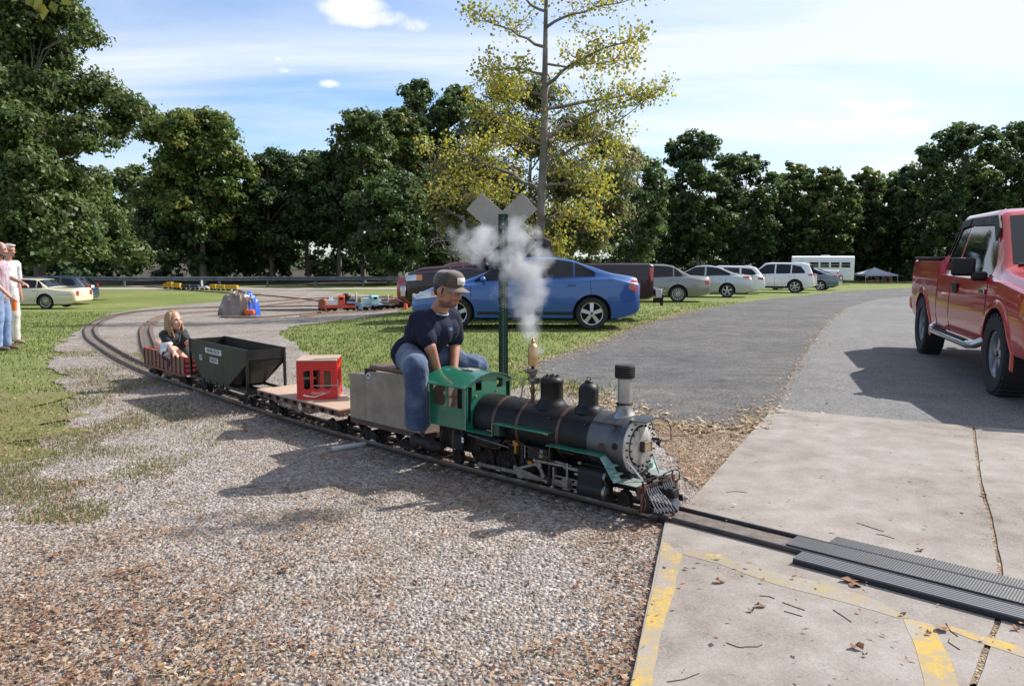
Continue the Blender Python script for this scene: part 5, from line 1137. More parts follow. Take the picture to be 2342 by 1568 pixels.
arc = [(y_, .604+(.052)*(1-(y_/.205)**2)) for y_ in np.linspace(-.2035, .2035, 17)]
outl = [(-.2035, .318), (.2035, .318)]+list(reversed(arc))
bh = [(.150*math.cos(a), ZC+.150*math.sin(a)) for a in np.linspace(0, 2*math.pi, 28, endpoint=False)]
hs = []
for sy in (-1, 1):
    hs.append([(sy*.193, .365), (sy*.165, .365), (sy*.165, .470), (sy*.158, .50), (sy*.158, .590), (sy*.193, .590)]); hs.append([(sy*.125, .560), (sy*.070, .560), (sy*.070, .628), (sy*.125, .615)])
fp = flat('cab_front', outl, hs, .005, green, loco, frame((-1.306, 0, 0), (0, 1, 0), (0, 0, 1)))
q = MB(); [q.cyl((-1.304, y_*.97, z_-.012), (-1.301, y_*.97, z_-.012), .0025, n=6) for y_, z_ in arc]; q.build('rivets', green_d, fp, smooth=0)
q = MB(); q.sph((-1.296, -.128, .528), .008, 8); q.sph((-1.296, .06, .540), .007, 8); q.build('cab_lamps', brass, loco)
V = []; F = []; n = 24
for i in range(n+1):
    y_ = -.238+.476*i/n; z_ = .662-.062*(y_/.215)**2
    for x in (-1.715, -1.285): V += [(x, y_, z_), (x, y_, z_+.006)]
for i in range(n): a = i*4; F += [(a, a+2, a+6, a+4), (a+1, a+5, a+7, a+3), (a+2, a+3, a+7, a+6), (a, a+4, a+5, a+1)]
F += [(0, 1, 3, 2), (n*4, n*4+2, n*4+3, n*4+1)]
q = MB(); q.add(V, F); rf = q.build('cab_roof', green, loco, smooth=40)
q = MB(); q.box((-1.46, -.01, .671), (.10, .07, .006)); q.cyl((-1.46, -.035, .674), (-1.46, -.035, .681), .006, n=8); q.build('roof_hatch', mat('hatch_tin', (.42, .38, .34), .45, metal=.5), rf)
q = MB(); q.lathe([(.145, -1.36), (.145, -1.32)], (0, 0, ZC), (1, 0, 0), 32); q.box((-1.47, 0, .325), (.32, .38, .014)); q.box((-1.40, 0, .45), (.13, .26, .24)); q.box((-1.46, .12, .44), (.2, .07, .22)); q.build('backhead_dark_fill', dark, loco)  # boiler backhead and cab floor, plus added dark boxes standing in for interior shade
q = MB(); [q.lathe([(.018, 0), (.018, -.012), (.0, -.013)], (-1.425, y_, z_), (1, 0, 0), 16) for y_, z_ in ((-.05, .50), (.05, .51), (0, .45))]; q.tube([(-1.43, -.09, .46), (-1.46, -.12, .50), (-1.52, -.15, .50)], .006); q.cyl((-1.44, -.07, .40), (-1.44, -.07, .49), .006); q.build('gauges', brass, loco)
q = MB(); q.tube([(-1.66, -.17, .33), (-1.66, -.17, .52), (-1.67, -.16, .545), (-1.69, -.155, .545)], .0035, 6); q.build('grab_rail', steel, loco)
# running boards
for sy in (-1, 1):
    a, b_ = sorted((sy*.135, sy*.215)); yc = (a+b_)/2
    [MB().box((x_, yc, z_), (l_, .08, .0055)).build('running_board', green, loco, bevel=.001) for x_, z_, l_ in ((-1.19, .3215, .24), (-.86, .398, .43), (-.465, .333, .385))]
    q = MB(); q.box((-1.073, yc, .358), (.006, .078, .074)); q.box((-1.045, yc, .36), (.05, .07, .065)); q.build('step_riser', mat('green_black', (.012, .05, .035), .45), loco)
    q = MB(); q.box((-1.075, sy*.2155, .36), (.005, .003, .078)); q.box((-1.10, sy*.2155, .352), (.035, .003, .004)); q.box((-.65, sy*.2155, .398), (.03, .003, .006)); q.build('edge_angle', steel, loco)
    # front steps: sloping back plate with treads
    st = bpy.data.objects.new('front_steps', None); link(st, loco)
    p0 = Vector((-.275, yc, .331)); p1 = Vector((-.180, yc, .205)); q = MB()
    q.add([(p0.x, yc-.035, p0.z), (p0.x, yc+.035, p0.z), (p1.x, yc+.035, p1.z), (p1.x, yc-.035, p1.z), (p0.x-.004, yc-.035, p0.z-.004), (p0.x-.004, yc+.035, p0.z-.004), (p1.x-.004, yc+.035, p1.z-.004), (p1.x-.004, yc-.035, p1.z-.004)], [(0,1,2,3), (7,6,5,4), (0,4,5,1), (1,5,6,2), (2,6,7,3), (3,7,4,0)]); q.build('riser', teal, st)
    for f in (.36, .68): c = p0.lerp(p1, f); MB().box((c.x+.018, yc, c.z), (.04, .074, .004)).build('tread', teal, st)
    q = MB(); q.box((-.128, sy*.125, .2035), (.14, .13, .005)); q.build('deck', mat('pale_deck', (.24, .29, .26), .55, col2=(.17, .20, .18), ns=14), loco, bevel=.001)
    # smokebox brace rods
    q = MB(); q.tube([(-.215, sy*.158, .385), (-.085, sy*.085, .215)], .0055, 8); q.build('brace_rod', chrome, loco)
    q = MB(); q.lathe([(.020, 0), (.020, .004), (.012, .006), (.0, .006)], (-.215, sy*.158, .388), (0, sy, 0), 16); q.build('brace_boss', dark, loco)
    q = MB(); q.lathe([(.024, .0), (.024, .003), (.0, .003)], (-.300, sy*.1595, .372), (0, sy, -.02), 20); q.build('builder_plate', mat('plate_red', (.05, .018, .015), .6), loco)
    # cylinders
    yc2 = sy*.165; q = MB(); q.cyl((-.43, yc2, .128), (-.262, yc2, .128), .050, n=28); q.cyl((-.43, yc2, .212), (-.262, yc2, .212), .040, n=28); q.box((-.345, yc2, .17), (.165, .084, .09)); q.box((-.345, sy*.09, .20), (.165, .12, .12)); q.build('cylinder', black, loco, smooth=40)
    q = MB(); q.lathe([(.051, 0), (.051, .006), (.046, .014), (.03, .018), (.006, .018), (.006, .022), (0, .022)], (-.262, yc2, .128), (1, 0, 0), 28); q.lathe([(.040, 0), (.040, .005), (.035, .012), (.0, .014)], (-.262, yc2, .212), (1, 0, 0), 28); q.build('cylinder_cover', mat('polished_steel', (.32, .33, .35), .28, metal=1, col2=(.18, .19, .2), ns=8), loco, smooth=40)
    q = MB(); [q.cyl((-.43, sy*(.165+dy), z), (-.455, sy*(.165+dy), z), .008, n=8) for dy in (-.02, .03) for z in (.10, .15, .20)]; q.lathe([(.006, .0), (.012, .005), (.012, .014), (.005, .02)], (-.42, sy*.20, .262), (0, 0, 1), 10); q.build('gland_studs', steel, loco)
    # crosshead guides, piston, rods, valve gear
    q = MB(); q.box((-.53, yc2, .155), (.20, .016, .008)); q.box((-.53, yc2, .102), (.20, .016, .008)); q.box((-.625, yc2, .15), (.012, .03, .11)); q.build('crosshead_guide', rodm, loco, bevel=.001)
    q = MB(); q.box((-.535, yc2, .128), (.055, .03, .046)); q.cyl((-.51, yc2, .128), (-.43, yc2, .128), .007, n=10); q.box((-.515, sy*.19, .175), (.013, .008, .15)); q.box((-.52, sy*.19, .098), (.05, .008, .01)); q.build('crosshead', rodm, loco, bevel=.002)
    q = MB(); q.box((-.49, sy*.175, .222), (.11, .03, .018)); q.cyl((-.62, sy*.17, .238), (-.50, sy*.17, .232), .008, n=8); q.build('valve_rod', rodm, loco, bevel=.002)
    def rod(mb, x0, z0, x1, z1_, y_, h0, h1, th=.012):
        d = Vector((x1-x0, 0, z1_-z0)); n_ = Vector((-d.z, 0, d.x)).normalized(); a_ = Vector((x0, y_, z0)); b2 = Vector((x1, y_, z1_)); t2 = Vector((0, th/2, 0))
        mb.add([a_-n_*h0/2-t2, a_+n_*h0/2-t2, b2+n_*h1/2-t2, b2-n_*h1/2-t2, a_-n_*h0/2+t2, a_+n_*h0/2+t2, b2+n_*h1/2+t2, b2-n_*h1/2+t2], [(0,1,2,3), (7,6,5,4), (0,4,5,1), (1,5,6,2), (2,6,7,3), (3,7,4,0)])
        mb.cyl(a_-t2*1.4, a_+t2*1.4, h0*.75, n=14); mb.cyl(b2-t2*1.4, b2+t2*1.4, h1*.75, n=14)
    q = MB(); rod(q, -.88, .112, -.54, .126, sy*.172, .034, .024); q.build('main_rod', rodm, loco, smooth=40)
    q = MB(); rod(q, -1.24, .105, -.88, .112, sy*.150, .022, .024, .010); rod(q, -.88, .112, -.645, .108, sy*.150, .024, .022, .010); q.build('side_rod', rodm, loco, smooth=40)
    q = MB(); rod(q, -.89, .15, -.74, .205, sy*.195, .016, .014, .007); rod(q, -.72, .20, -.69, .145, sy*.19, .024, .02, .010); rod(q, -.76, .222, -.52, .228, sy*.185, .014, .012, .007); rod(q, -.90, .155, -.66, .118, sy*.197, .020, .014, .008); q.build('valve_gear', rodm, loco, smooth=40)
    q = MB(); q.box((-.74, sy*.165, .262), (.15, .045, .075)); q.box((-.65, sy*.17, .20), (.02, .035, .20)); q.box((-.86, sy*.165, .245), (.025, .04, .13)); q.box((-.80, sy*.16, .20), (.16, .03, .03)); q.build('motion_bracket', black, loco, bevel=.003)
    q = MB(); q.box((-.705, sy*.19, .275), (.024, .006, .035)); q.box((-.705, sy*.192, .252), (.035, .006, .006)); q.build('gear_bracket', steel, loco); q = MB(); q.box((-.83, sy*.19, .262), (.006, .006, .075)); q.build('link_strip', steel, loco)
    q = MB(); q.box((-.79, sy*.185, .203), (.03, .02, .018)); q.box((-.90, sy*.185, .300), (.035, .03, .02)); q.box((-.905, sy*.185, .265), (.014, .02, .05)); q.sph((-.92, sy*.185, .305), .013, 8); q.build('oil_valve', mat('brass_fitting', (.38, .19, .04), .4, metal=.7), loco)
    q = MB(); q.tube([(-.95, sy*.18, .305), (-.99, sy*.185, .305), (-1.04, sy*.185, .25), (-1.1, sy*.18, .235), (-1.25, sy*.175, .245)], .004, 6); q.tube([(-.88, sy*.185, .30), (-.80, sy*.19, .295), (-.72, sy*.195, .275), (-.66, sy*.195, .258), (-.645, sy*.193, .262), (-.64, sy*.187, .34)], .004, 6); q.build('copper_pipe', copper, loco, smooth=60)
    q = MB(); q.tube([(-1.30, sy*.20, .295), (-.95, sy*.20, .268)], .004, 6); q.tube([(-1.02, sy*.16, .285), (-.62, sy*.18, .235)], .003, 6); q.build('reach_rod', steel, loco)
    MB().box((-.58, sy*.12, .295), (.14, .03, .02)).build('bracket', black, loco); q = MB(); q.lathe([(.045, -.10), (.05, -.09), (.05, .09), (.045, .10)], (-1.15, sy*.13, .262), (1, 0, 0), 20); q.build('air_tank', black, loco); MB().box((-1.36, sy*.19, .25), (.018, .01, .12)).build('step_strut', black, loco); MB().box((-1.42, sy*.185, .23), (.10, .02, .10)).build('hopper_plate', black, loco)
    [MB().box((-1.345, sy*.202, z_), (.016, .006, .014)).build('cab_step_bolt', white, loco) for z_ in (.262, .243)]
# frames, wheels
q = MB(); [q.box((-.87, s_*.062, .17), (1.56, .014, .07)) for s_ in (-1, 1)]; q.box((-.87, 0, .175), (1.5, .11, .05)); q.box((-1.12, 0, .25), (.34, .21, .10)); q.box((-1.45, 0, .24), (.38, .26, .13)); q.box((-.27, 0, .21), (.22, .18, .07)); q.build('frame', dark, loco, bevel=.002)
for x in (-.645, -.85, -1.05, -1.245):
    for sy in (-1, 1):
        q = MB(); q.lathe([(.092, -.010), (.092, -.004), (.085, 0), (.084, .020), (.070, .020), (.068, .010), (.024, .010), (.022, .020), (.0, .020)], (x, sy*.088, .134), (0, sy, 0), 32)
        for k_ in range(10): a = 2*math.pi*k_/10; q.box((x+math.cos(a)*.046, sy*.103, .134+math.sin(a)*.046), (.05, .008, .008), (0, -a, 0))
        q.box((x, sy*.112, .100), (.05, .012, .04)); q.build('driving_wheel', dark, loco, smooth=40)
[MB().lathe([(.048, -.010), (.048, -.004), (.042, 0), (.042, .018), (.015, .018)], (-.19, s_*.088, .094), (0, s_, 0), 20).build('carrying_wheel', dark, loco, smooth=40) for s_ in (-1, 1)]; [MB().lathe([(.054, -.010), (.054, -.004), (.048, 0), (.048, .018), (.034, .018), (.034, .012), (.012, .012)], (-1.50, s_*.088, .10), (0, s_, 0), 20).build('carrying_wheel', dark, loco, smooth=40) for s_ in (-1, 1)]
# ladder of pipes under the cab
q = MB(); [q.tube([(-1.44, s_*.19, .30), (-1.44, s_*.195, .14), (-1.50, s_*.195, .12)], .006, 6) for s_ in (-1, 1)]; [q.tube([(-1.58, s_*.16, .28), (-1.60, s_*.17, .14), (-1.66, s_*.15, .10)], .004, 6) for s_ in (-1, 1)]; q.build('injector_pipe', mat('dull_pipe', (.14, .12, .10), .5, metal=.6), loco, smooth=60)
# buffer beam, pilot, couplers
q = MB(); q.box((-.055, 0, .165), (.028, .335, .068)); q.build('buffer_beam', darkbrown, loco, bevel=.002)
q = MB(); q.box((-.04, 0, .196), (.01, .34, .008)); [q.box((-.035, s_*.15, .16), (.012, .02, .08)) for s_ in (-1, 1)]; q.build('beam_angle', mat('rust_brown', (.10, .035, .02), .6), loco)
q = MB()
for k_ in range(-6, 7):
    y0 = k_*.0205; y1 = k_*.0185; x1 = .085-abs(y1)*.5
    q.tube([(-.035, y0, .190), (-.028, y0, .165), (x1, y1, .062)], .0048, 6)
q.build('pilot_bars', mat('pilot_steel', (.28, .28, .29), .3, metal=.9), loco, smooth=50)
q = MB(); q.tube([(-.06, -.15, .064), (.0, -.14, .058), (.075, 0, .056), (.0, .14, .058), (-.06, .15, .064)], .007, 6); q.box((-.03, 0, .19), (.014, .20, .012)); [q.add([(-.035, s_*.155, .185), (-.035, s_*.10, .185), (.005, s_*.145, .06), (-.05, s_*.155, .06)], [(0,1,2,3)]) for s_ in (-1, 1)]; q.build('pilot_frame', dark, loco)
q = MB(); [q.cyl((.075-abs(y_)*.55+.006, y_, .058), (.075-abs(y_)*.55+.012, y_, .058), .0035, n=6) for y_ in np.arange(-.12, .13, .024)]; q.build('pilot_rivets', chrome, loco, smooth=0)
q = MB(); q.box((0.0, 0, .150), (.07, .032, .034)); q.box((.045, .012, .150), (.045, .05, .05)); q.sph((.062, -.018, .150), (.018, .016, .026), 10); q.cyl((.05, .028, .118), (.05, .028, .182), .013, n=12); q.cyl((-.02, -.0, .178), (-.02, 0, .215), .01, n=8); q.build('coupler', black, loco, bevel=.004)
q = MB(); q.tube([(-.04, -.165, .228), (-.03, -.05, .232), (.0, .0, .226), (-.03, .05, .232), (-.04, .165, .228), (-.03, .19, .222), (-.02, .192, .205), (-.02, .188, .175), (-.04, .18, .15)], .0038, 6); q.tube([(-.03, -.16, .225), (-.025, -.165, .19), (-.02, -.15, .14), (-.02, -.145, .10)], .0035, 6); [q.cyl((-.045, y_, .195), (-.04, y_, .23), .004, n=6) for y_ in (-.15, -.06, .06, .15)]; q.tube([(-.03, -.08, .205), (.0, -.03, .215), (.02, .02, .205), (.0, .06, .21), (-.02, .10, .20)], .0035, 6); q.build('uncoupling_lever', dark, loco, smooth=60)
q = MB(); q.cyl((-.1, .0, .205), (-.1, 0, .225), .016, n=12); q.cyl((-.1, 0, .225), (-.1, 0, .236), .009, n=8); q.build('deck_boss', dark, loco, bevel=.002); MB().box((-.06, -.06, .207), (.03, .04, .014)).build('deck_block', dark, loco, bevel=.002); MB().box((-.05, .07, .207), (.03, .05, .012)).build('deck_block', dark, loco, bevel=.002)
for sy in (-1, 1):
    fb = MB(); fb.box((-.0, sy*.178, .068), (.055, .062, .005)); fb.add([(-.028, sy*.148, .068), (.028, sy*.148, .068), (.028, sy*.148, .10), (-.028, sy*.148, .10)], [(0,1,2,3)]); fb.build('footboard', dark, loco, bevel=.001)
    q = MB(); q.box((-.03, sy*.175, .12), (.008, .016, .10)); q.tube([(-.03, sy*.16, .16), (-.012, sy*.165, .12), (-.02, sy*.17, .075)], .0035, 6); q.build('footboard_hanger', mat('rust_brown', (.10, .035, .02), .6), loco)

# ---------------------------------------------------------------- tender
tank = mat('tan_tank', (.30, .25, .205), .5, metal=.25, col2=(.22, .175, .14), ns=6, rvar=.2)
t, L = wagon_at('tender', 'tan riveted metal tender the man sits on, coupled behind the green cab', 'tender', -1.755, -2.585)
e = L/2; hw = .172
q = MB(); q.box((0, 0, .2), (L+.03, .33, .04)); q.build('frame', darkbrown, t, bevel=.002)
side = [(-e, .222), (e-.02, .222), (e-.02, .600), (e-.05, .608), (-e+.30, .590), (-e+.24, .585), (-e+.20, .560), (-e, .550)]
for sy in (-1, 1):
    s_ = flat('tank_side', side, [], .006, tank, t, frame((0, sy*hw, 0), (1, 0, 0), (0, 0, 1)))
    q = MB(); [q.cyl((x, sy*(hw+.002), z), (x, sy*(hw+.0055), z), .0026, n=6) for x in (-e+.19, .06+e*.45) for z in np.arange(.235, .545, .014)]; q.build('rivets', mat('tank_rivet', (.10, .08, .07), .6), s_, smooth=0)
MB().box((-e, 0, .385), (.006, 2*hw, .33)).build('tank_end', tank, t); MB().box((e-.02, 0, .40), (.006, 2*hw, .36)).build('tank_end', tank, t)
q = MB(); q.box((-.03, 0, .535), (L-.06, 2*hw-.01, .01)); q.build('tank_top', mat('tank_top', (.2, .17, .14), .5, metal=.4), t); q = MB(); q.box((-e+.10, -.06, .562), (.07, .06, .045)); q.build('filler_hatch', black, t, bevel=.004)
q = MB(); q.box((.02, 0, .612), (.46, .30, .035)); q.build('seat_cushion', mat('brown_leather', (.16, .075, .035), .45, col2=(.10, .05, .025), ns=6), t, bevel=.012)
q = MB(); q.tube([(-e+.14, .10, .56), (-e+.14, .10, .66), (-e+.26, .10, .66), (-e+.26, .10, .56)], .005, 6); q.build('grab_loop', mat('yellow_pipe', (.45, .30, .06), .4), t)
q = MB(); q.lathe([(.020, 0), (.020, .003), (0, .003)], (-e+.235, -hw-.003, .555), (0, -1, 0), 24); bg_ = q.build('badge', white, t); q = MB(); q.lathe([(.013, 0), (.013, .001), (.010, .001), (.010, 0)], (-e+.235, -hw-.0062, .555), (0, -1, 0), 20); q.build('emblem', mat('badge_blue', (.05, .07, .2), .5), bg_)
for sy in (-1, 1):
    q = MB(); q.box((e-.10, sy*.215, .135), (.22, .10, .012)); q.box((e-.10, sy*.17, .16), (.06, .03, .05)); q.build('foot_peg', dark, t, bevel=.003)
    q = MB(); q.lathe([(.015, 0), (.015, .006), (.004, .008)], (e-.19, sy*.262, .115), (0, sy, 0), 14); q.build('peg_end', steel, t)
bogie(t, -e+.17); bogie(t, e-.19); coupler(t, -e, -1)
# ---------------------------------------------------------------- flat car with crate
wood = mat('pine_deck', (.40, .27, .19), .6, col2=(.46, .33, .24), ns=5, stretch=(1, 5, 1))
rbn = mat('red_oxide', (.10, .042, .03), .55, col2=(.14, .065, .045), ns=8)
t, L = wagon_at('flat_car', 'low brown flat car with plain plywood deck carrying the red crate', 'wagon', -2.70, -4.00); e = L/2; hw = .20
q = MB(); q.box((0, 0, .255), (L, 2*hw, .012)); q.build('deck', wood, t, bevel=.001)
prof = [(-e, .249), (e, .249), (e, .205), (e-.28, .205), (e-.42, .165), (-e+.42, .165), (-e+.28, .205), (-e, .205)]
for sy in (-1, 1):
    q = MB(); q.prism(prof, sy*(hw-.012), sy*(hw-.004)); s_ = q.build('side_sill', rbn, t)
    for k_ in range(9):
        x = -e+.09+k_*(L-.18)/8; MB().box((x, sy*(hw+.006), .233), (.032, .018, .03)).build('stake_pocket', black, s_, bevel=.002)
    wt = mat('lettering_white', (.55, .52, .48), .6)
    ex = (1, 0, 0) if sy < 0 else (-1, 0, 0)
    def tx(s__, x, z, sz): text_obj('lettering', s__, sz, wt, t, frame((x*(-sy), sy*(hw-.0028), z), ex, (0, 0, 1)))
    tx('S.P.599000', -.14, .186, .036); tx('CAPY', -.33, .222, .016); tx('LD LMT', -.33, .206, .012); tx('WEST', -.22, .222, .014); tx('EX.W', .21, .222, .016); tx('L.W.', .38, .218, .022); tx('NEW', .23, .190, .014); tx('1626', .50, .216, .022)
    q = MB(); q.lathe([(.030, 0), (.030, .001), (.022, .001), (.022, 0)], (.08*(-sy), sy*(hw-.003), .205), (0, sy, 0), 24); q.lathe([(.016, 0), (.016, .001), (.006, .001), (.006, 0)], (.08*(-sy), sy*(hw-.003), .205), (0, sy, 0), 16); q.build('round_emblem', wt, t)
q = MB(); q.box((0, 0, .22), (L-.05, .10, .05)); q.build('centre_sill', darkbrown, t)
for sx in (-1, 1): q = MB(); q.box((sx*(e-.004), 0, .226), (.012, 2*hw-.01, .045)); q.build('end_sill', rbn, t); q = MB(); q.tube([(sx*(e+.004), -.15, .228), (sx*(e+.018), -.15, .215), (sx*(e+.018), -.08, .215), (sx*(e+.004), -.08, .228)], .0035, 6); q.build('grab_iron', steel, t); coupler(t, sx*e, sx)
bogie(t, -e+.19); bogie(t, e-.19)
# crate: bottle-crate walls with windows, standing on the deck
a = P(int(0), 0) if False else None
def PZ(px, py, z): d = ray(px, py); k_ = (z-EYE)/d.z; return Vector((d.x*k_, d.y*k_, z))
zd = .262; z4 = lambda x, y: ((600+x/7.127)*.9368, (840+y/7.127)*.9368)
cA = PZ(*z4(905, 962), zd); cB = PZ(*z4(1592, 948), zd); cC = PZ(*z4(703, 905), zd); ex = (cB-cA).normalized(); wdt = (cB-cA).length; dep = .33
cr = thing('plastic_crate', 'red plastic bottle crate with plywood lid standing on the flat car', 'crate', cA, math.atan2(ex.y, ex.x))
redp = mat('red_plastic', (.55, .012, .012), .38, coat=.3); redr = mat('red_plastic_rib', (.68, .04, .03), .35, coat=.3)
CH = .305
def crate_wall(M_, w, n_win):
    hs = []; m_ = .045; gap_ = .022; ww = (w-2*m_-(n_win-1)*gap_)/n_win
    for k_ in range(n_win):
        x0 = m_+k_*(ww+gap_); x1 = x0+ww; zt_ = .232+.010*(1-abs((x0+x1)/2-w/2)/(w/2)); hs.append([(x0, .090), ((x0+x1)/2, .078), (x1, .090), (x1, zt_-(.008 if k_ == n_win-1 else 0)), (x0, zt_-(.008 if k_ == 0 else 0))])
    o = flat('crate_wall', [(0, 0), (w, 0), (w, CH), (0, CH)], hs, .006, redp, cr, M_)
    q = MB(); q.T = M_
    for z_ in (.262, .278, .004): q.box((w/2, z_, .005), (w, .003, .005))
    for k_ in range(n_win+1): xx = m_-gap_/2+k_*(ww+gap_); [q.box((xx+dx, .16, .005), (.003, .155, .006)) for dx in (-.007, .007)]
    for k_ in range(15): q.box((w*(k_+.5)/15, .284, .005), (.002, .035, .004))
    for hp in hs:
        for pa_, pb_ in zip(hp, hp[1:]+hp[:1]): q.tube([(pa_[0], pa_[1], .005), (pb_[0], pb_[1], .005)], .0022, 4)
    for xx in (.008, .022, .034, w-.034, w-.022, w-.008): q.box((xx, .13, .004), (.003, .26, .004))
    q.T = None; q.build('ribs', redr, o, smooth=0); return o
fr_ = crate_wall(frame((0, 0, 0), (1, 0, 0), (0, 0, 1)), wdt, 3); crate_wall(frame((0, dep, 0), (0, -1, 0), (0, 0, 1)), dep, 3); crate_wall(frame((wdt, 0, 0), (0, 1, 0), (0, 0, 1)), dep, 3); crate_wall(frame((wdt, dep, 0), (-1, 0, 0), (0, 0, 1)), wdt, 3)
q = MB(); q.box((wdt/2, dep/2, .006), (wdt-.01, dep-.01, .01)); q.build('crate_floor', redp, cr)
q = MB(); q.box((wdt/2, dep/2, CH+.008), (wdt+.006, dep+.02, .010)); q.build('lid', mat('ply_lid', (.42, .30, .23), .6, col2=(.36, .25, .19), ns=8), cr, bevel=.002)
q = MB(); q.box((wdt*.66, dep*.5, .16), (.10, .18, .20)); q.build('ply_block', mat('brown_ply', (.22, .14, .075), .7), cr); q = MB(); q.lathe([(.05, 0), (.05, .10), (.04, .11), (.0, .11)], (wdt*.25, dep*.5, .04), (0, 0, 1), 18); q.lathe([(.05, .14), (.05, .21), (.0, .22)], (wdt*.25, dep*.5, .0), (0, 0, 1), 18); q.build('bottles', black, cr); q = MB(); q.box((wdt*.25, dep*.5, .155), (.10, .10, .02)); q.build('wood_piece', mat('tan_wood', (.42, .28, .14), .6), cr)
lw = mat('logo_white', (.75, .70, .70), .5)
text_obj('lettering', 'Coca-Cola', .030, lw, fr_, frame((wdt*.52, -.0085, .052), (1, 0, 0), (0, 0, 1)), shear=.35, sx=.82)
V = []; F = []; n = 20
for i in range(n+1):
    f = i/n; x = .045+f*(wdt-.10); z_ = .036-.014*math.sin(f*math.pi*1.15)+.028*max(0, f-.45)**.8*1.2; th = .005*(1-f*.55)+.001*math.cos(f*3); V += [(x, -.0085, z_-th), (x, -.0085, z_+th)]
for i in range(n): F.append((i*2, i*2+2, i*2+3, i*2+1))
q = MB(); q.add(V, F); q.build('swoosh', lw, fr_)
q = MB(); q.tube([(wdt*.42, -.010, .112), (wdt*.7, -.011, .112), (wdt+.004, -.010, .112), (wdt+.006, .02, .112)], .003, 6); q.tube([(wdt+.008, .0, .16), (wdt+.006, .0, .0)], .003, 6); q.build('strap_wire', mat('grey_strap', (.45, .42, .42), .5), cr)

# ---------------------------------------------------------------- hopper wagon
hop = mat('hopper_green', (.026, .027, .019), .45, metal=.1, spec=.35, col2=(.042, .041, .033), ns=3.5, rvar=.2); hopd = mat('hopper_black', (.006, .007, .007), .35, spec=.35, col2=(.013, .013, .012), ns=5, rvar=.25)
t, L = wagon_at('hopper_wagon', 'dark olive open hopper wagon with sloping ends between flat car and red gondola', 'wagon', -4.22, -5.60); e = L/2; hw = .178; HT_ = .575
for sy in (-1, 1):
    s_ = MB(); s_.prism([(-e, HT_), (e, HT_), (e, .455), (.235, .192), (-.385, .192), (-e, .465)], sy*hw-.004, sy*hw+.004); s_ = s_.build('side_sheet', hop, t, bevel=.001)
    q = MB(); q.box((0, sy*hw, HT_+.002), (L, .016, .008)); q.build('top_rim', hopd, t)
    q = MB(); q.box((0, sy*hw, .195), (L, .014, .026)); q.build('bottom_rail', hop, t)
    if sy < 0:
        pm_ = mat('label_white', (.60, .60, .60), .6); bk = mat('print_black', (.03, .03, .03), .7); exx = (1, 0, 0)
        for s__, x, z_, w_, h_ in (('HEAVENLY HILLTOP', -.075, .500, .40, .052), ('RAILROAD', -.06, .415, .20, .050), ('LTW', -.40, .415, .072, .050)):
            l_ = MB(); l_.box((x, -hw-.005, z_), (w_, .002, h_)); l_ = l_.build('label_plate', pm_, t); text_obj('lettering', s__, .052, bk, l_, frame((x, -hw-.0068, z_), exx, (0, 0, 1)), sx=w_/(len(s__)*.034+.01)*.92)
for sx in (-1, 1):
    for sy in (-1, 1): MB().box((sx*e, sy*hw, .385), (.022, .022, .39)).build('corner_post', hopd, t, bevel=.001)
    q = MB(); q.box((sx*e, 0, .53), (.006, 2*hw, .09)); q.build('end_panel', hopd, t)
    x1 = .235 if sx > 0 else -.385
    q = MB(); q.add([(sx*e*.995, -hw, .47), (sx*e*.995, hw, .47), (x1, hw, .192), (x1, -hw, .192), (sx*e*.985, -hw, .475), (sx*e*.985, hw, .475), (x1-sx*.012, hw, .196), (x1-sx*.012, -hw, .196)], [(0,1,2,3), (7,6,5,4), (0,4,5,1), (1,5,6,2), (2,6,7,3), (3,7,4,0)]); q.build('slope_sheet', hopd, t)
    q = MB(); q.box((sx*(e-.01), 0, .185), (.03, 2*hw, .03)); q.build('end_sill', hopd, t); coupler(t, sx*e, sx)
q = MB(); q.box((-.07, 0, .185), (.62, 2*hw-.02, .012)); q.box((0, 0, .165), (L, .07, .05)); q.build('floor', hopd, t); q = MB(); [q.box((x, -hw-.008, .19), (.02, .014, .04)) for x in (-.33, -.17, 0, .15)]; q.build('door_hinges', black, t)
bogie(t, -e+.18); bogie(t, e-.18)
# ---------------------------------------------------------------- gondola
gw = mat('plank_brown', (.185, .10, .062), .6, col2=(.27, .165, .11), ns=5, stretch=(1.5, 1, 9)); gr_ = mat('gondola_red', (.14, .018, .018), .45, col2=(.20, .03, .03), ns=6); gi = mat('inner_red', (.42, .035, .03), .5)
t, L = wagon_at('gondola_wagon', 'open red and brown plank gondola the girl sits in, last of the train', 'wagon', -5.80, -7.08); e = L/2; hw = .165
for sy in (-1, 1):
    for k_ in range(4): MB().box((0, sy*hw, .204+.044*k_), (L-.01, .010, .0425)).build('plank', gw, t, bevel=.0015)
    for k_ in range(11): x = -e+.012+k_*(L-.024)/10; MB().box((x, sy*(hw+.010), .27), (.017, .012, .185)).build('stake', gr_, t, bevel=.002)
    q = MB(); q.box((0, sy*hw, .364), (L, .026, .008)); q.build('top_rail', mat('orange_red', (.40, .075, .04), .5), t, bevel=.001)
    q = MB(); q.box((0, sy*(hw-.008), .27), (L-.02, .004, .17)); q.build('lining', gi, t)
    q = MB(); q.prism([(-e, .182), (e, .182), (e-.02, .160), (.3, .150), (-.3, .150), (-e+.02, .160)], sy*(hw-.006), sy*(hw+.002)); q.build('side_sill', gr_, t)
for sx in (-1, 1):
    q = MB(); q.box((sx*e, 0, .27), (.012, 2*hw+.01, .19)); q.build('end_wall', gr_, t); q = MB(); [q.box((sx*(e+.008), 0, z_), (.008, 2*hw, .008)) for z_ in (.22, .27, .32)]; q.build('end_rib', mat('gondola_rib', (.28, .05, .05), .4), t); coupler(t, sx*e, sx)
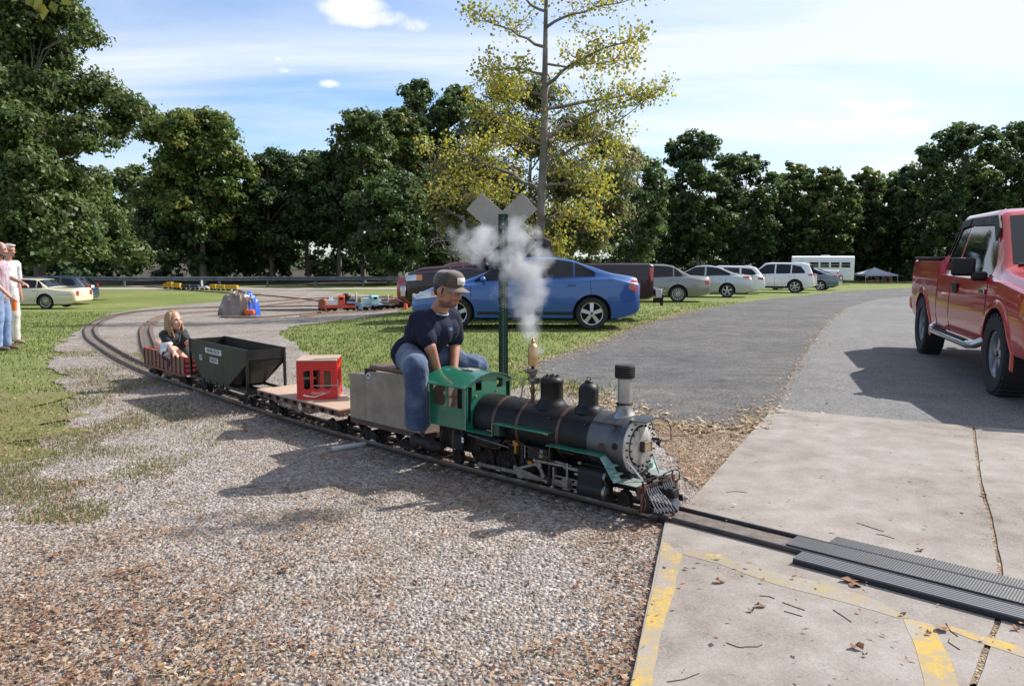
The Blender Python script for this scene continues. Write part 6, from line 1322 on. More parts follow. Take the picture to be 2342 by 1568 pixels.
q = MB(); q.box((0, 0, .185), (L-.02, 2*hw-.02, .012)); q.build('floor', gr_, t)
bogie(t, -e+.17); bogie(t, e-.17)
# ================================================================ people
skin = mat('skin', (.42, .20, .135), .5, col2=(.36, .155, .10), ns=9, spec=.4); skin_f = mat('skin_fair', (.60, .34, .26), .5, col2=(.55, .29, .22), ns=9)
stub = mat('stubble', (.17, .085, .06), .75); lipm = mat('lips', (.34, .13, .11), .5); eyew = mat('eye_white', (.55, .52, .5), .3); iris = mat('iris', (.02, .014, .01), .2)
def capsule(bm, p0, r0, p1, r1, n=14, m=5):
    p0 = Vector(p0); p1 = Vector(p1); d = p1-p0; L = max(d.length, 1e-5); d = d/L; u = d.orthogonal().normalized(); w = d.cross(u); rings = []
    if m == 0: rings = [(p0, r0), (p1, r1)]
    for i in range(m+1 if m else 0): a = math.pi/2*(1-i/m); rings.append((p0-d*r0*math.sin(a), r0*math.cos(a)))
    for i in range(m+1 if m else 0): a = math.pi/2*i/m; rings.append((p1+d*r1*math.sin(a), r1*math.cos(a)))
    vs = []
    for c, r in rings: vs.append([bm.verts.new(c+(u*math.cos(2*math.pi*k/n)+w*math.sin(2*math.pi*k/n))*max(r, 1e-4)) for k in range(n)])
    for a, b in zip(vs, vs[1:]):
        for k in range(n): bm.faces.new((a[k], a[(k+1) % n], b[(k+1) % n], b[k]))
    bm.faces.new(list(reversed(vs[0]))); bm.faces.new(vs[-1])
def ellip(bm, c, r, M_=None, n=18):
    c = Vector(c); M_ = M_ or Matrix.Identity(3); m = n//2; rows = []
    for i in range(m+1):
        a = math.pi*i/m; rows.append([bm.verts.new(c+M_ @ Vector((r[0]*math.sin(a)*math.cos(2*math.pi*k/n)+1e-6, r[1]*math.sin(a)*math.sin(2*math.pi*k/n), r[2]*math.cos(a)))) for k in range(n)] if 0 < i < m else [bm.verts.new(c+M_ @ Vector((0, 0, r[2]*math.cos(a))))])
    for i in range(m):
        a, b = rows[i], rows[i+1]
        for k in range(n):
            if len(a) == 1: bm.faces.new((a[0], b[k], b[(k+1) % n]))
            elif len(b) == 1: bm.faces.new((a[k], b[0], a[(k+1) % n]))
            else: bm.faces.new((a[k], b[k], b[(k+1) % n], a[(k+1) % n]))
def fuse(name, prims, mats, parent, voxel=.008, smooth=4, wrinkle=0.0, wfreq=9., wfun=None, ws=(1, 1, 1)):
    bm = bmesh.new()
    for p in prims:
        if p[0] == 'c': capsule(bm, p[1], p[2], p[3], p[4])
        elif p[0] == 'f': capsule(bm, p[1], p[2], p[3], p[4], m=0)
        else: ellip(bm, p[1], p[2], p[3] if len(p) > 3 else None)
    bmesh.ops.recalc_face_normals(bm, faces=bm.faces); me = bpy.data.meshes.new(name); bm.to_mesh(me); bm.free()
    o = bpy.data.objects.new(name, me); COL.objects.link(o)
    r = o.modifiers.new('r', 'REMESH'); r.mode = 'VOXEL'; r.voxel_size = voxel; r.use_smooth_shade = True
    s = o.modifiers.new('s', 'SMOOTH'); s.factor = .5; s.iterations = smooth
    me2 = eval_mesh(o); bpy.data.objects.remove(o); me2.name = name; me2.materials.clear()
    for q in (mats if isinstance(mats, (list, tuple)) else [mats]): me2.materials.append(q)
    if wrinkle:
        nrm = [v.normal.copy() for v in me2.vertices]
        for v, n_ in zip(me2.vertices, nrm):
            c = v.co; q = Vector((c.x*ws[0], c.y*ws[1], c.z*ws[2]))*wfreq; a = mnoise.noise(q+Vector((3, 1, 7))); b = mnoise.noise(q*2.3)
            v.co += n_*wrinkle*((1-abs(a)*2.4)*1.0+b*.5-.3)
    o = bpy.data.objects.new(name, me2); link(o, parent)
    for p in me2.polygons: p.use_smooth = True
    return o
def basis(f, up=(0, 0, 1)):
    f = Vector(f).normalized(); l = Vector(up).cross(f).normalized(); u = f.cross(l); return Matrix(((f.x, l.x, u.x), (f.y, l.y, u.y), (f.z, l.z, u.z)))
def head_prims(c, B, s=1.0, fem=False):
    V_ = lambda x, y, z: c+B @ (Vector((x, y, z))*s)
    j = .92 if fem else 1.0
    return [('e', V_(-.012, 0, .028), (.098*s, .077*s, .100*s), B), ('e', V_(.022, 0, -.030), (.070*s, .060*s*j, .082*s), B), ('e', V_(.048, 0, -.080), (.036*s, .034*s*j, .028*s), B),
            ('e', V_(.012, .036, -.062), (.042*s, .022*s, .034*s), B), ('e', V_(.012, -.036, -.062), (.042*s, .022*s, .034*s), B),
            ('c', V_(.084, 0, .012), .009*s, V_(.108, 0, -.026), .0125*s), ('e', V_(.096, .012, -.032), (.011*s, .009*s, .008*s), B), ('e', V_(.096, -.012, -.032), (.011*s, .009*s, .008*s), B),
            ('c', V_(.083, .014, .024), .010*s, V_(.070, .048, .020), .009*s), ('c', V_(.083, -.014, .024), .010*s, V_(.070, -.048, .020), .009*s),
            ('e', V_(.066, .036, -.018), (.022*s, .022*s, .016*s), B), ('e', V_(.066, -.036, -.018), (.022*s, .022*s, .016*s), B),
            ('e', V_(.084, 0, -.054), (.012*s, .023*s, .007*s), B), ('e', V_(.082, 0, -.064), (.012*s, .020*s, .007*s), B),
            ('e', V_(-.008, .078, -.008), (.020*s, .009*s, .032*s), B), ('e', V_(-.008, -.078, -.008), (.020*s, .009*s, .032*s), B)]
def face_bits(c, B, s, parent, brow=(.03, .02, .015), brows=True):
    V_ = lambda x, y, z: c+B @ (Vector((x, y, z))*s)
    for sy in (-1, 1):
        q = MB(); q.sph(V_(.073, sy*.031, .003), .0115*s, 10); e_ = q.build('eye', eyew, parent); q = MB(); q.sph(V_(.081, sy*.032, .003), .0055*s, 8); q.build('iris', iris, e_)
        if brows: q = MB(); q.tube([V_(.094, sy*.014, .022), V_(.090, sy*.032, .028), V_(.076, sy*.050, .024)], [.004*s, .0045*s, .003*s], 6); q.build('eyebrow', mat('brow_dark', brow, .8), parent)
def hand_prims(w, d, palm_n, s=1.0, curl=.5, side=1, point=False):
    "w wrist, d hand direction, palm_n palm normal"
    d = Vector(d).normalized(); n_ = Vector(palm_n); n_ = (n_-d*n_.dot(d)).normalized(); l = d.cross(n_)*side; P_ = []; base = w+d*.015*s
    P_.append(('e', w+d*.048*s, (.046*s, .040*s, .017*s), Matrix(((d.x, l.x, n_.x), (d.y, l.y, n_.y), (d.z, l.z, n_.z)))))
    for i, (off, ln) in enumerate(((-.030, .068), (-.010, .076), (.010, .072), (.028, .056))):
        cu = curl if not (point and i == 0) else .05
        a = w+d*.078*s+l*off*s; d1 = (d*math.cos(cu)+n_*math.sin(cu)).normalized(); b = a+d1*ln*.45*s; d2 = (d*math.cos(cu*2.2)+n_*math.sin(cu*2.2)).normalized(); c = b+d2*ln*.32*s; d3 = (d*math.cos(cu*3)+n_*math.sin(cu*3)).normalized(); e_ = c+d3*ln*.22*s
        P_ += [('c', w+d*.045*s+l*off*.8*s, .0095*s, a, .0095*s), ('c', a, .0095*s, b, .0085*s), ('c', b, .0085*s, c, .008*s), ('c', c, .008*s, e_, .0068*s)]
    a = w+d*.02*s-l*.026*s; b = a+(d*.6-l*.7+n_*.3).normalized()*.036*s; c = b+(d*.85-l*.2+n_*.4).normalized()*.030*s
    P_ += [('c', a, .0125*s, b, .011*s), ('c', b, .0105*s, c, .0085*s)]
    return P_
def shoe_prims(heel, toe, s=1.0):
    heel = Vector(heel); toe = Vector(toe); d = (toe-heel).normalized(); B = basis(d)
    return [('e', heel+d*.03*s+Vector((0, 0, .035*s)), (.045*s, .038*s, .045*s), B), ('e', heel.lerp(toe, .5)+Vector((0, 0, .038*s)), (.09*s, .042*s, .034*s), B), ('e', heel.lerp(toe, .78)+Vector((0, 0, .03*s)), (.065*s, .046*s, .03*s), B)]
def paint_head(o, c, B, s, beard=True):
    me = o.data; Bi = B.transposed()
    for p in me.polygons:
        q = Bi @ (p.center-c)/s
        if q.x > .074 and abs(q.y) < .021 and -.069 < q.z < -.050: p.material_index = 2
        elif beard and -.115 < q.z < -.040 and q.x > -.02 and abs(q.y) < .08 and not (q.x < .05 and q.z > -.062):
            if q.z < -.072+.02*(abs(q.y) > .03) or (-.050 < q.z < -.040 and q.x > .07): p.material_index = 1
def TW(px, py, w):
    "point on the vertical plane w metres camera-side of the engine's centre line"
    d = ray(px, py); k_ = (w-(-O2.dot(W2)))/d.dot(W2) if False else (w+O2.dot(W2))/(d.x*W2.x+d.y*W2.y); return Vector((d.x*k_, d.y*k_, EYE+d.z*k_))

# ---- the driver
man = thing('person', 'young man in brown trucker cap, navy T-shirt and jeans sitting astride the tender', 'person', TF(-2.15, 0, .63))
O_ = Vector(man.location); loc = lambda v: Vector(v)-O_
hip = loc(TF(-2.01, 0, .735)); hipN = loc(TF(-1.98, .085, .715)); hipF = loc(TF(-1.98, -.085, .715))
kN = loc(TW(949, 838, .30)); aN = loc(TW(953, 962, .235)); kF = loc(TW(1092, 838, -.36)); aF = loc(TW(1085, 960, -.30))
shN = loc(TW(957, 727, .155)); shF = loc(TW(1034, 719, -.17)); neck = loc(TW(1003, 704, -.01)); hc = loc(TW(1025, 665, -.01)); chest = (shN+shF)/2-Vector((0, 0, .10)); belly = hip.lerp(chest, .5)+U2*(-.02)
eN = loc(TW(983, 792, .16)); wN = loc(TW(1001, 850, .06)); eF = loc(TW(1040, 785, -.21)); wF = loc(TW(1038, 846, -.12))
hd = Vector((.80, -.56, -.20)); B = basis(hd); hs = 1.0
hp = head_prims(hc, B, hs)
side_ = (shF-shN).normalized()
torso = [('c', hip, .115, belly, .115), ('c', belly, .115, chest, .115), ('c', shN.lerp(shF, .2)-Vector((0,0,.035)), .05, shN.lerp(shF, .8)-Vector((0,0,.035)), .05), ('c', chest+side_*.06, .09, chest-side_*.06, .09), ('c', neck.lerp((shN+shF)/2, .75)-Vector((0, 0, .04)), .055, neck, .052)]
body = hp+torso+[('c', neck-Vector((0, 0, .03)), .056, hc+B @ Vector((-.02, 0, -.06)), .054), ('c', shN-Vector((0,0,.03)), .045, eN, .042), ('c', eN, .042, wN, .028), ('c', shF-Vector((0,0,.03)), .045, eF, .042), ('c', eF, .042, wF, .028),
    ('c', hipN, .085, kN, .060), ('c', kN, .055, aN, .040), ('c', hipF, .085, kF, .060), ('c', kF, .055, aF, .040)]+hand_prims(wN, wN-eN+U2*.05, U2, .95, .5, 1)+hand_prims(wF, wF-eF+U2*.05, U2, .95, .5, -1)
bo = fuse('body', body, [skin, stub, lipm], man, .0075, 3); paint_head(bo, hc, B, hs); face_bits(hc, B, hs, man)
navy = mat('navy_cotton', (.007, .010, .026), .9, col2=(.011, .015, .034), ns=6, bump=.3, bs=22, spec=.25)
sl_ = lambda a, b, f: Vector(a).lerp(Vector(b), f)
shirt = [('c', hip+Vector((0, 0, -.01))-U2*.04+side_*.03, .132, hip+Vector((0, 0, -.01))-U2*.04-side_*.03, .132), ('c', hip-U2*.03, .132, belly, .124), ('c', belly, .124, chest, .120), ('c', shN.lerp(shF, .06)-Vector((0,0,.022)), .070, shN.lerp(shF, .94)-Vector((0,0,.022)), .070), ('c', chest+side_*.085+Vector((0,0,.0)), .105, chest-side_*.085+Vector((0,0,.0)), .105), ('c', neck.lerp((shN+shF)/2, .8)-Vector((0, 0, .04)), .080, neck-Vector((0, 0, .045)), .062), ('c', neck-Vector((0,0,.055))-U2*.02, .055, shN-Vector((0,0,.02))-U2*.01, .060), ('c', neck-Vector((0,0,.055))-U2*.02, .055, shF-Vector((0,0,.02))-U2*.01, .060), ('c', chest-U2*.085+side_*-.06+Vector((0,0,.0)), .108, belly-U2*.045, .112), ('c', chest-U2*.06+side_*.05, .105, belly-U2*.03, .112),
    ('c', shN-Vector((0,0,.012)), .060, sl_(shN, eN, .76), .066), ('c', shF-Vector((0,0,.012)), .060, sl_(shF, eF, .78), .066), ('c', hip-U2*.02, .12, chest-U2*.03, .12)]
fuse('shirt', shirt, navy, man, .0085, 4, wrinkle=.009, wfreq=8.5, ws=(1, 1, .45))
q = MB(); nb = neck+Vector((0, 0, -.022))+U2*.01; q.tube([nb+Vector((math.cos(a)*.053+U2.x*.008, math.sin(a)*.050+U2.y*.008, -.008-.016*math.cos(a-math.atan2(U2.y, U2.x)))) for a in np.linspace(0, 2*math.pi, 20, endpoint=False)], .0045, 6, closed=True); q.build('undershirt_collar', mat('grey_cotton', (.42, .43, .46), .9), man)
q = MB(); cpt = chest+U2*.142+Vector((0, 0, .02)); q.box(cpt, (.022, .022, .014), (0, 0, math.atan2(U2.y, U2.x))); q.build('shirt_logo', mat('logo_blue', (.12, .2, .35), .7), man)
denim = mat('denim', (.022, .045, .115), .85, col2=(.10, .14, .22), ns=5.5, lo=.45, hi=.72, bump=.35, bs=30, sheen=.2)
pN = [('c', hip-Vector((0, 0, .03))+side_*(-.04), .118, hip-Vector((0, 0, .03))+side_*.04, .118), ('c', hipN, .100, kN, .084), ('c', kN, .084, sl_(kN, aN, .5), .080), ('f', sl_(kN, aN, .5), .080, aN+Vector((0, 0, -.035)), .086), ('c', hipF, .100, kF, .083), ('c', kF, .080, aF, .072)]
fuse('jeans', pN, denim, man, .009, 4, wrinkle=.010, wfreq=9, ws=(1, 1, .6))
shoem = mat('brown_shoe', (.014, .010, .008), .65, col2=(.028, .020, .016), ns=12, spec=.3)
hN = TW(944, 986, .25); tN = TW(1010, 991, .245); fuse('shoe', shoe_prims(loc(Vector((hN.x, hN.y, .155))), loc(Vector((tN.x, tN.y, .150))), 1.1), shoem, man, .006, 3)
hF_ = TF(-1.98, -.27, .155); fuse('shoe', shoe_prims(loc(hF_), loc(hF_+U2*.26), 1.05), shoem, man, .007, 3)
# cap
def VH(x, y, z): return hc+B @ (Vector((x, y, z))*hs)
cap = bpy.data.objects.new('cap', None); link(cap, man)
capb = mat('cap_brown', (.035, .026, .022), .85, col2=(.05, .036, .03), ns=9, sheen=.4); 
V = []; F = []; n = 28; m = 9
for i in range(m+1):
    a = math.pi/2*i/m
    for k_ in range(n):
        t_ = 2*math.pi*k_/n; rx_ = .108 if math.cos(t_) > 0 else .112; ry_ = .088; hh_ = .098*(math.sin(a)**.8)+.0; fw_ = (.012 if math.cos(t_) > .3 else 0)*math.sin(a*2)
        V.append(VH(-.008+math.cos(t_)*rx_*math.cos(a)**.75+fw_, math.sin(t_)*ry_*math.cos(a)**.75, .040+hh_+.012*math.sin(a*2)*(math.cos(t_) > 0)))
for i in range(m):
    for k_ in range(n): F.append((i*n+k_, i*n+(k_+1) % n, (i+1)*n+(k_+1) % n, (i+1)*n+k_))
V2 = len(V); q = MB(); q.add(V, F); cr_ = q.build('crown', [capb, mat('cap_front', (.075, .052, .044), .85, sheen=.4)], cap, smooth=60)
for p in cr_.data.polygons:
    qv = B.transposed() @ (p.center-hc)
    if qv.x > .035: p.material_index = 1
sm_ = cr_.modifiers.new('s', 'SOLIDIFY'); sm_.thickness = .004
V = []; F = []; n = 16; m = 6
for i in range(m+1):
    f = i/m
    for k_ in range(n+1):
        t_ = -1.15+2.3*k_/n; rr_ = .100+f*.072*math.cos(t_*.85)**.6; yy_ = math.sin(t_)*(.088+f*.006); xx_ = math.cos(t_)*rr_; V.append(VH(xx_, yy_, .046-.020*(yy_/.09)**2-f*.018))
for i in range(m):
    for k_ in range(n): a = i*(n+1)+k_; F.append((a, a+1, a+n+2, a+n+1))
q = MB(); q.add(V, F); br_ = q.build('brim', mat('cap_brim', (.16, .115, .10), .85, col2=(.20, .15, .13), ns=9), cap, smooth=60); sm_ = br_.modifiers.new('s', 'SOLIDIFY'); sm_.thickness = .004
V = []; F = []; nx_, nz_ = 10, 4
for j in range(nz_+1):
    for i in range(nx_+1):
        yy_ = -.040+.080*i/nx_; z_ = .064+.040*j/nz_; 
        if i in (0, nx_) and j in (0, nz_): yy_ *= .9
        a_ = math.asin(min(1, ((z_-.040)/.098)**1.25 if z_ > .04 else 0)); rx_ = .108*math.cos(a_)**.75+.012*math.sin(a_*2); x_ = -.008+rx_*math.sqrt(max(0, 1-(yy_/(.088*math.cos(a_)**.75))**2))+.008; V.append(VH(x_, yy_, z_+.012*math.sin(a_*2)*.6))
for j in range(nz_):
    for i in range(nx_): a = j*(nx_+1)+i; F.append((a, a+1, a+nx_+2, a+nx_+1))
q = MB(); q.add(V, F); q.build('patch', mat('patch_white', (.62, .60, .57), .7), cap, smooth=60)
q = MB(); vv = [V[i+1*(nx_+1)]+B @ Vector((.002, 0, .004)) for i in range(1, nx_)]; q.tube([v for v in vv], .0022, 4); q.build('patch_lettering', mat('patch_ink', (.06, .06, .06), .7), cap)
q = MB(); q.sph(VH(-.01, 0, .150), (.008, .008, .005), 8); q.build('button', capb, cap)
hr = fuse('hair', [('e', VH(-.030, 0, .030), (.086*hs, .080*hs, .062*hs), B), ('e', VH(-.055, 0, -.01), (.050*hs, .066*hs, .045*hs), B), ('c', VH(.012, .074, .02), .007, VH(.010, .076, -.012), .006), ('c', VH(.012, -.074, .02), .007, VH(.010, -.076, -.012), .006)], mat('hair_dark', (.018, .013, .010), .6), man, .006, 2)

# ---- the girl in the gondola
gc, gt, gn = TP(-6.15); gn = -gn  # lateral towards far side / camera handled below
camw = Vector((-gt.y*-1, 0, 0)); fwd = -gt if gt.dot(U2) < 0 else gt; camw = Vector((fwd.y, -fwd.x, 0))
def GF(u, w, z): p, tt, nn = TP(u); f = tt if tt.dot(U2) > 0 else -tt; c = Vector((f.y, -f.x, 0)); q_ = p+c*w; return Vector((q_.x, q_.y, float(gz(p.x, p.y))+z))
def AY(px, py, u, w=0.0):
    "point at the depth of the train position u (offset w)"
    return A(px, py, GF(u, w, 0).y)
girl = thing('person', 'girl with long blond hair in black and white T-shirt sitting in the gondola', 'person', GF(-6.15, 0, .19)); O_ = Vector(girl.location)
gh = loc(AY(398, 734, -6.10, .0)); gB = basis((.86, -.46, .06)); gs = .90
gneck = loc(AY(391, 757, -6.12)); gshN = loc(AY(377, 766, -6.15, .13)); gshF = loc(AY(417, 763, -6.05, -.14)); ghip = loc(GF(-6.28, 0, .26))
gkN = loc(AY(365, 790, -6.45, .08)); gaN = loc(GF(-6.00, .10, .235)); gkM = loc(AY(383, 790, -6.05, .04)); gaM = loc(GF(-5.93, .03, .225))
geN = loc(AY(386, 790, -6.1, .16)); gwN = loc(AY(398, 806, -5.98, .17)); geF = loc(AY(430, 785, -5.93, -.14)); gwF = loc(AY(436, 782, -5.80, -.15)); gh2 = loc(AY(431, 806, -5.86, .14))
hp = head_prims(gh, gB, gs, True); ch = (gshN+gshF)/2-Vector((0, 0, .09))
body = hp+[('c', ghip, .11, ch, .10), ('c', gshN.lerp(gshF, .2), .045, gshN.lerp(gshF, .8), .045), ('c', gneck-Vector((0, 0, .05)), .045, gh+gB @ Vector((-.02, 0, -.05)), .043), ('c', gshN, .040, geN, .033), ('c', geN, .033, gwN, .023), ('c', gshF, .040, geF, .033), ('c', geF, .033, gwF+Vector((0, 0, -.0)), .024),
  ('c', ghip+camw*.07, .075, gkN, .058), ('c', gkN, .056, gaN, .036), ('c', ghip-camw*.05, .075, gkM+Vector((0,0,.02)), .055), ('c', gkM+Vector((0,0,.02)), .052, gaM, .036)]+hand_prims(gwN, (.8, -.3, -.5), (0, 0, -1), .8, .3, 1)+hand_prims(gwF, (.9, -.3, -.1), (0, 0, -1), .8, .35, -1)
bo = fuse('body', body, [skin_f, stub, lipm], girl, .008, 3); paint_head(bo, gh, gB, gs, False); face_bits(gh, gB, gs, girl, (.12, .08, .05))
fuse('shirt', [('c', ghip+Vector((0, 0, .05)), .118, ch, .118), ('c', gshN, .062, gshF, .062), ('c', gshN, .058, sl_(gshN, geN, .55), .058), ('c', gshF, .058, sl_(gshF, geF, .62), .056)], mat('black_cotton', (.012, .012, .015), .9, sheen=.3), girl, .007, 4, wrinkle=.004, wfreq=11)
wp_ = (gshN+geN)/2+camw*.075
fuse('white_panel', [('e', ch+camw*.09+fwd*.05-Vector((0, 0, .03)), (.075, .055, .085)), ('e', ch+camw*.12+fwd*.075-Vector((0, 0, .09)), (.06, .045, .05))], mat('white_cotton', (.68, .68, .70), .9), girl, .006, 3, wrinkle=.004, wfreq=14)
fuse('shorts', [('c', ghip, .125, ghip+camw*.08, .10), ('c', ghip+camw*.07, .085, sl_(ghip+camw*.07, gkN, .5), .075), ('c', ghip-camw*.05, .085, sl_(ghip-camw*.05, gkM, .5), .07)], mat('dark_shorts', (.03, .03, .045), .9), girl, .008, 3)
GV = lambda x, y, z: gh+gB @ (Vector((x, y, z))*gs); hairp = [('e', GV(-.022, 0, .040), (.102*gs, .088*gs, .092*gs), gB), ('e', GV(-.055, 0, -.01), (.062*gs, .078*gs, .09*gs), gB)]
for k_ in range(11):
    a = math.pi*(.42+1.16*k_/10); x_, y_ = math.cos(a)*.088, math.sin(a)*.084; hairp += [('c', GV(x_-.01, y_, .03), .022*gs, GV(x_*1.02-.01, y_*1.06, -.09), .020*gs), ('c', GV(x_*1.02-.01, y_*1.06, -.09), .020*gs, GV(x_*.98-.01, y_*1.05, -.20-.03*math.sin(k_*2.1)), .010*gs)]
hairp += [('c', GV(.015, -.078, .03), .018*gs, GV(.045, -.078, -.10), .014*gs), ('c', GV(.045, -.078, -.10), .014*gs, GV(.070, -.055, -.26), .006*gs), ('c', GV(.025, .078, .03), .016*gs, GV(.06, .07, -.12), .013*gs), ('c', GV(.06, .07, -.12), .013*gs, GV(.085, .04, -.26), .006*gs), ('c', GV(.02, -.07, .10), .014*gs, GV(.03, -.082, .0), .012*gs)]
fuse('hair', hairp, mat('hair_blond', (.36, .21, .105), .45, col2=(.22, .125, .06), ns=30, stretch=(1, 1, .15), bump=.5, bs=60), girl, .006, 2)
q = MB(); s0 = gshF+Vector((0, 0, .055)); s1 = ch+camw*.16+fwd*.10-Vector((0, 0, .09)); q.tube([s0, ch+fwd*.13+Vector((0, 0, .03)), s1, s1-Vector((.0, 0, .06))], .008, 6); q.build('camera_strap', black, girl); 
q = MB(); q.tube([s1+Vector((-.07, -.02, -.03)), s1+Vector((0, -.03, -.02)), s1+Vector((.06, -.0, .03))], .006, 6); q.build('wrist_band', mat('maroon_cord', (.12, .02, .03), .7), girl)
for hh_, tt_ in ((gaN, fwd*.2+camw*.02), (gaM, fwd*.2)): b0 = Vector(hh_)-Vector((0, 0, .035)); fuse('shoe', shoe_prims(b0-fwd*.03, b0+tt_, .85), mat('sandal', (.03, .025, .022), .7), girl, .007, 2)
# ---- two men at the left edge
def standing(label, base, face, shirtm, pantm, skinm, hairm, s, arms, shoes, held=None, lean=0.0, hair=None, beard=False, glasses=False, feet=None, voxel=.0115):
    t = thing('person', label, 'person', base); f = Vector(face).normalized(); l = Vector((-f.y, f.x, 0)); up = Vector((0, 0, 1))
    V_ = lambda x, y, z: (f*(x+lean*(z-.9 if z > .9 else 0))+l*y+up*z)*s
    B_ = basis(f+Vector((0, 0, -.12))); hc_ = V_(.04, 0, 1.64); hs_ = s
    feet_ = feet or ((.02, .10), (-.02, -.10))
    legs = []
    for (fx, fy), sy in zip(feet_, (1, -1)): legs += [('c', V_(0, sy*.09, .92), .088*s, V_(fx*.6+.02, (sy*.09+fy)/2, .50), .062*s), ('c', V_(fx*.6+.02, (sy*.09+fy)/2, .50), .058*s, V_(fx, fy, .09), .040*s)]
    tors = [('c', V_(0, 0, .95), .135*s, V_(0, 0, 1.15), .135*s), ('c', V_(0, 0, 1.15), .13*s, V_(0, 0, 1.33), .125*s), ('c', V_(0, .14, 1.40), .06*s, V_(0, -.14, 1.40), .06*s), ('c', V_(.0, 0, 1.42), .062*s, V_(.02, 0, 1.56), .052*s)]
    ar = []; sl = []; hands = []
    for (sy, el, wr, pt) in arms:
        sh = V_(0, sy*.19, 1.39); e_ = V_(*el); w_ = V_(*wr); ar += [('c', sh, .048*s, e_, .038*s), ('c', e_, .038*s, w_, .026*s)]; sl += [('c', sh, .066*s, sh.lerp(e_, .8), .062*s)]; hands += hand_prims(w_, w_-e_, (0, 0, -1) if pt else l*-sy, s*.95, .35 if not pt else .5, -sy, pt)
    b_ = fuse('body', head_prims(hc_, B_, hs_)+legs+tors+ar+hands, [skinm, stub, lipm], t, voxel, 3); paint_head(b_, hc_, B_, hs_, beard)
    if voxel < .02: face_bits(hc_, B_, hs_, t, (.3, .28, .26))
    fuse('shirt', [('c', V_(0, 0, .90), .155*s, V_(0, 0, 1.15), .158*s), ('c', V_(0, 0, 1.15), .155*s, V_(0, 0, 1.34), .140*s), ('c', V_(0, .16, 1.40), .076*s, V_(0, -.16, 1.40), .076*s)]+sl, shirtm, t, voxel, 4, wrinkle=.006, wfreq=7)
    fuse('trousers', [(p[0], p[1], p[2]+.030*s, p[3], p[4]+.034*s) for p in legs]+[('c', V_(0, .04, .93), .130*s, V_(0, -.04, .93), .130*s)], pantm, t, voxel, 4, wrinkle=.007, wfreq=6)
    for (fx, fy) in feet_: fuse('shoe', shoe_prims(V_(fx-.07, fy, 0), V_(fx+.19, fy, 0), s), shoes, t, voxel, 2)
    VV = lambda x, y, z: hc_+B_ @ (Vector((x, y, z))*hs_)
    fuse('hair', [('e', VV(-.022, 0, .040), (.098*hs_, .084*hs_, .085*hs_), B_), ('e', VV(-.055, 0, -.005), (.055*hs_, .078*hs_, .06*hs_), B_)]+(hair(VV) if hair else []), hairm, t, .008, 2)
    if glasses: q = MB(); [q.tube([VV(.088, sy*.03+math.cos(a)*.02, .002+math.sin(a)*.014) for a in np.linspace(0, 6.28, 10)], .0022*s, 5) for sy in (-1, 1)]; q.tube([VV(.085, -.05, .005), VV(.0, -.082, .005)], .002, 5); q.build('glasses', dark, t)
    return t, V_, f, l
m1 = P(30, 786); m2 = P(8, 800)
grh = mat('grey_hair', (.42, .40, .38), .7, col2=(.55, .53, .5), ns=30)
pinkskin = mat('skin_pink', (.50, .25, .19), .5, col2=(.42, .19, .14), ns=8)
t, V_, f, l = standing('grey-haired man in white shirt and pale trousers pointing to the right', (m1.x-.05, m1.y, m1.z), (.93, -.25, 0), mat('white_shirt', (.66, .66, .67), .9, col2=(.5, .5, .52), ns=6), mat('pale_trousers', (.55, .53, .50), .9), pinkskin, grh, .98,
    [(-1, (.34, -.20, 1.16), (.60, -.22, 1.08), True), (1, (-.02, .25, 1.10), (.05, .24, .86), False)], mat('tan_shoe', (.28, .18, .13), .7), lean=.12, glasses=True, hair=lambda VV: [('e', VV(.05, 0, .095), (.05, .06, .022), None)])
t, V_, f, l = standing('bearded man in striped shirt and blue jeans holding an orange cup at the left edge', (m2.x-.02, m2.y, m2.z), (.85, .1, 0), mat('striped_shirt', (.42, .44, .50), .9, col2=(.35, .12, .16), ns=10, stretch=(6, 6, .3)), mat('blue_jeans', (.10, .17, .34), .85, col2=(.25, .33, .50), ns=5), pinkskin, mat('dark_grey_hair', (.13, .11, .10), .7), .96,
    [(-1, (.08, -.24, 1.10), (.28, -.20, .88), False), (1, (-.02, .25, 1.10), (.05, .24, .86), False)], mat('brown_boot', (.12, .06, .045), .6), beard=True, lean=.06, hair=lambda VV: [('e', VV(.045, 0, -.075), (.045, .055, .038), None)])
cup = MB(); cc = Vector((m2.x-.02, m2.y, m2.z))+V_(.33, -.20, .66); cup.lathe([(.030, 0), (.036, .06), (.040, .14), (.036, .14), (.03, .02)], cc, (0, 0, 1), 18); tag(cup.build('cup', mat('orange_plastic', (.75, .16, .015), .4), None), 'orange drinking cup held by the man in the striped shirt', 'cup')
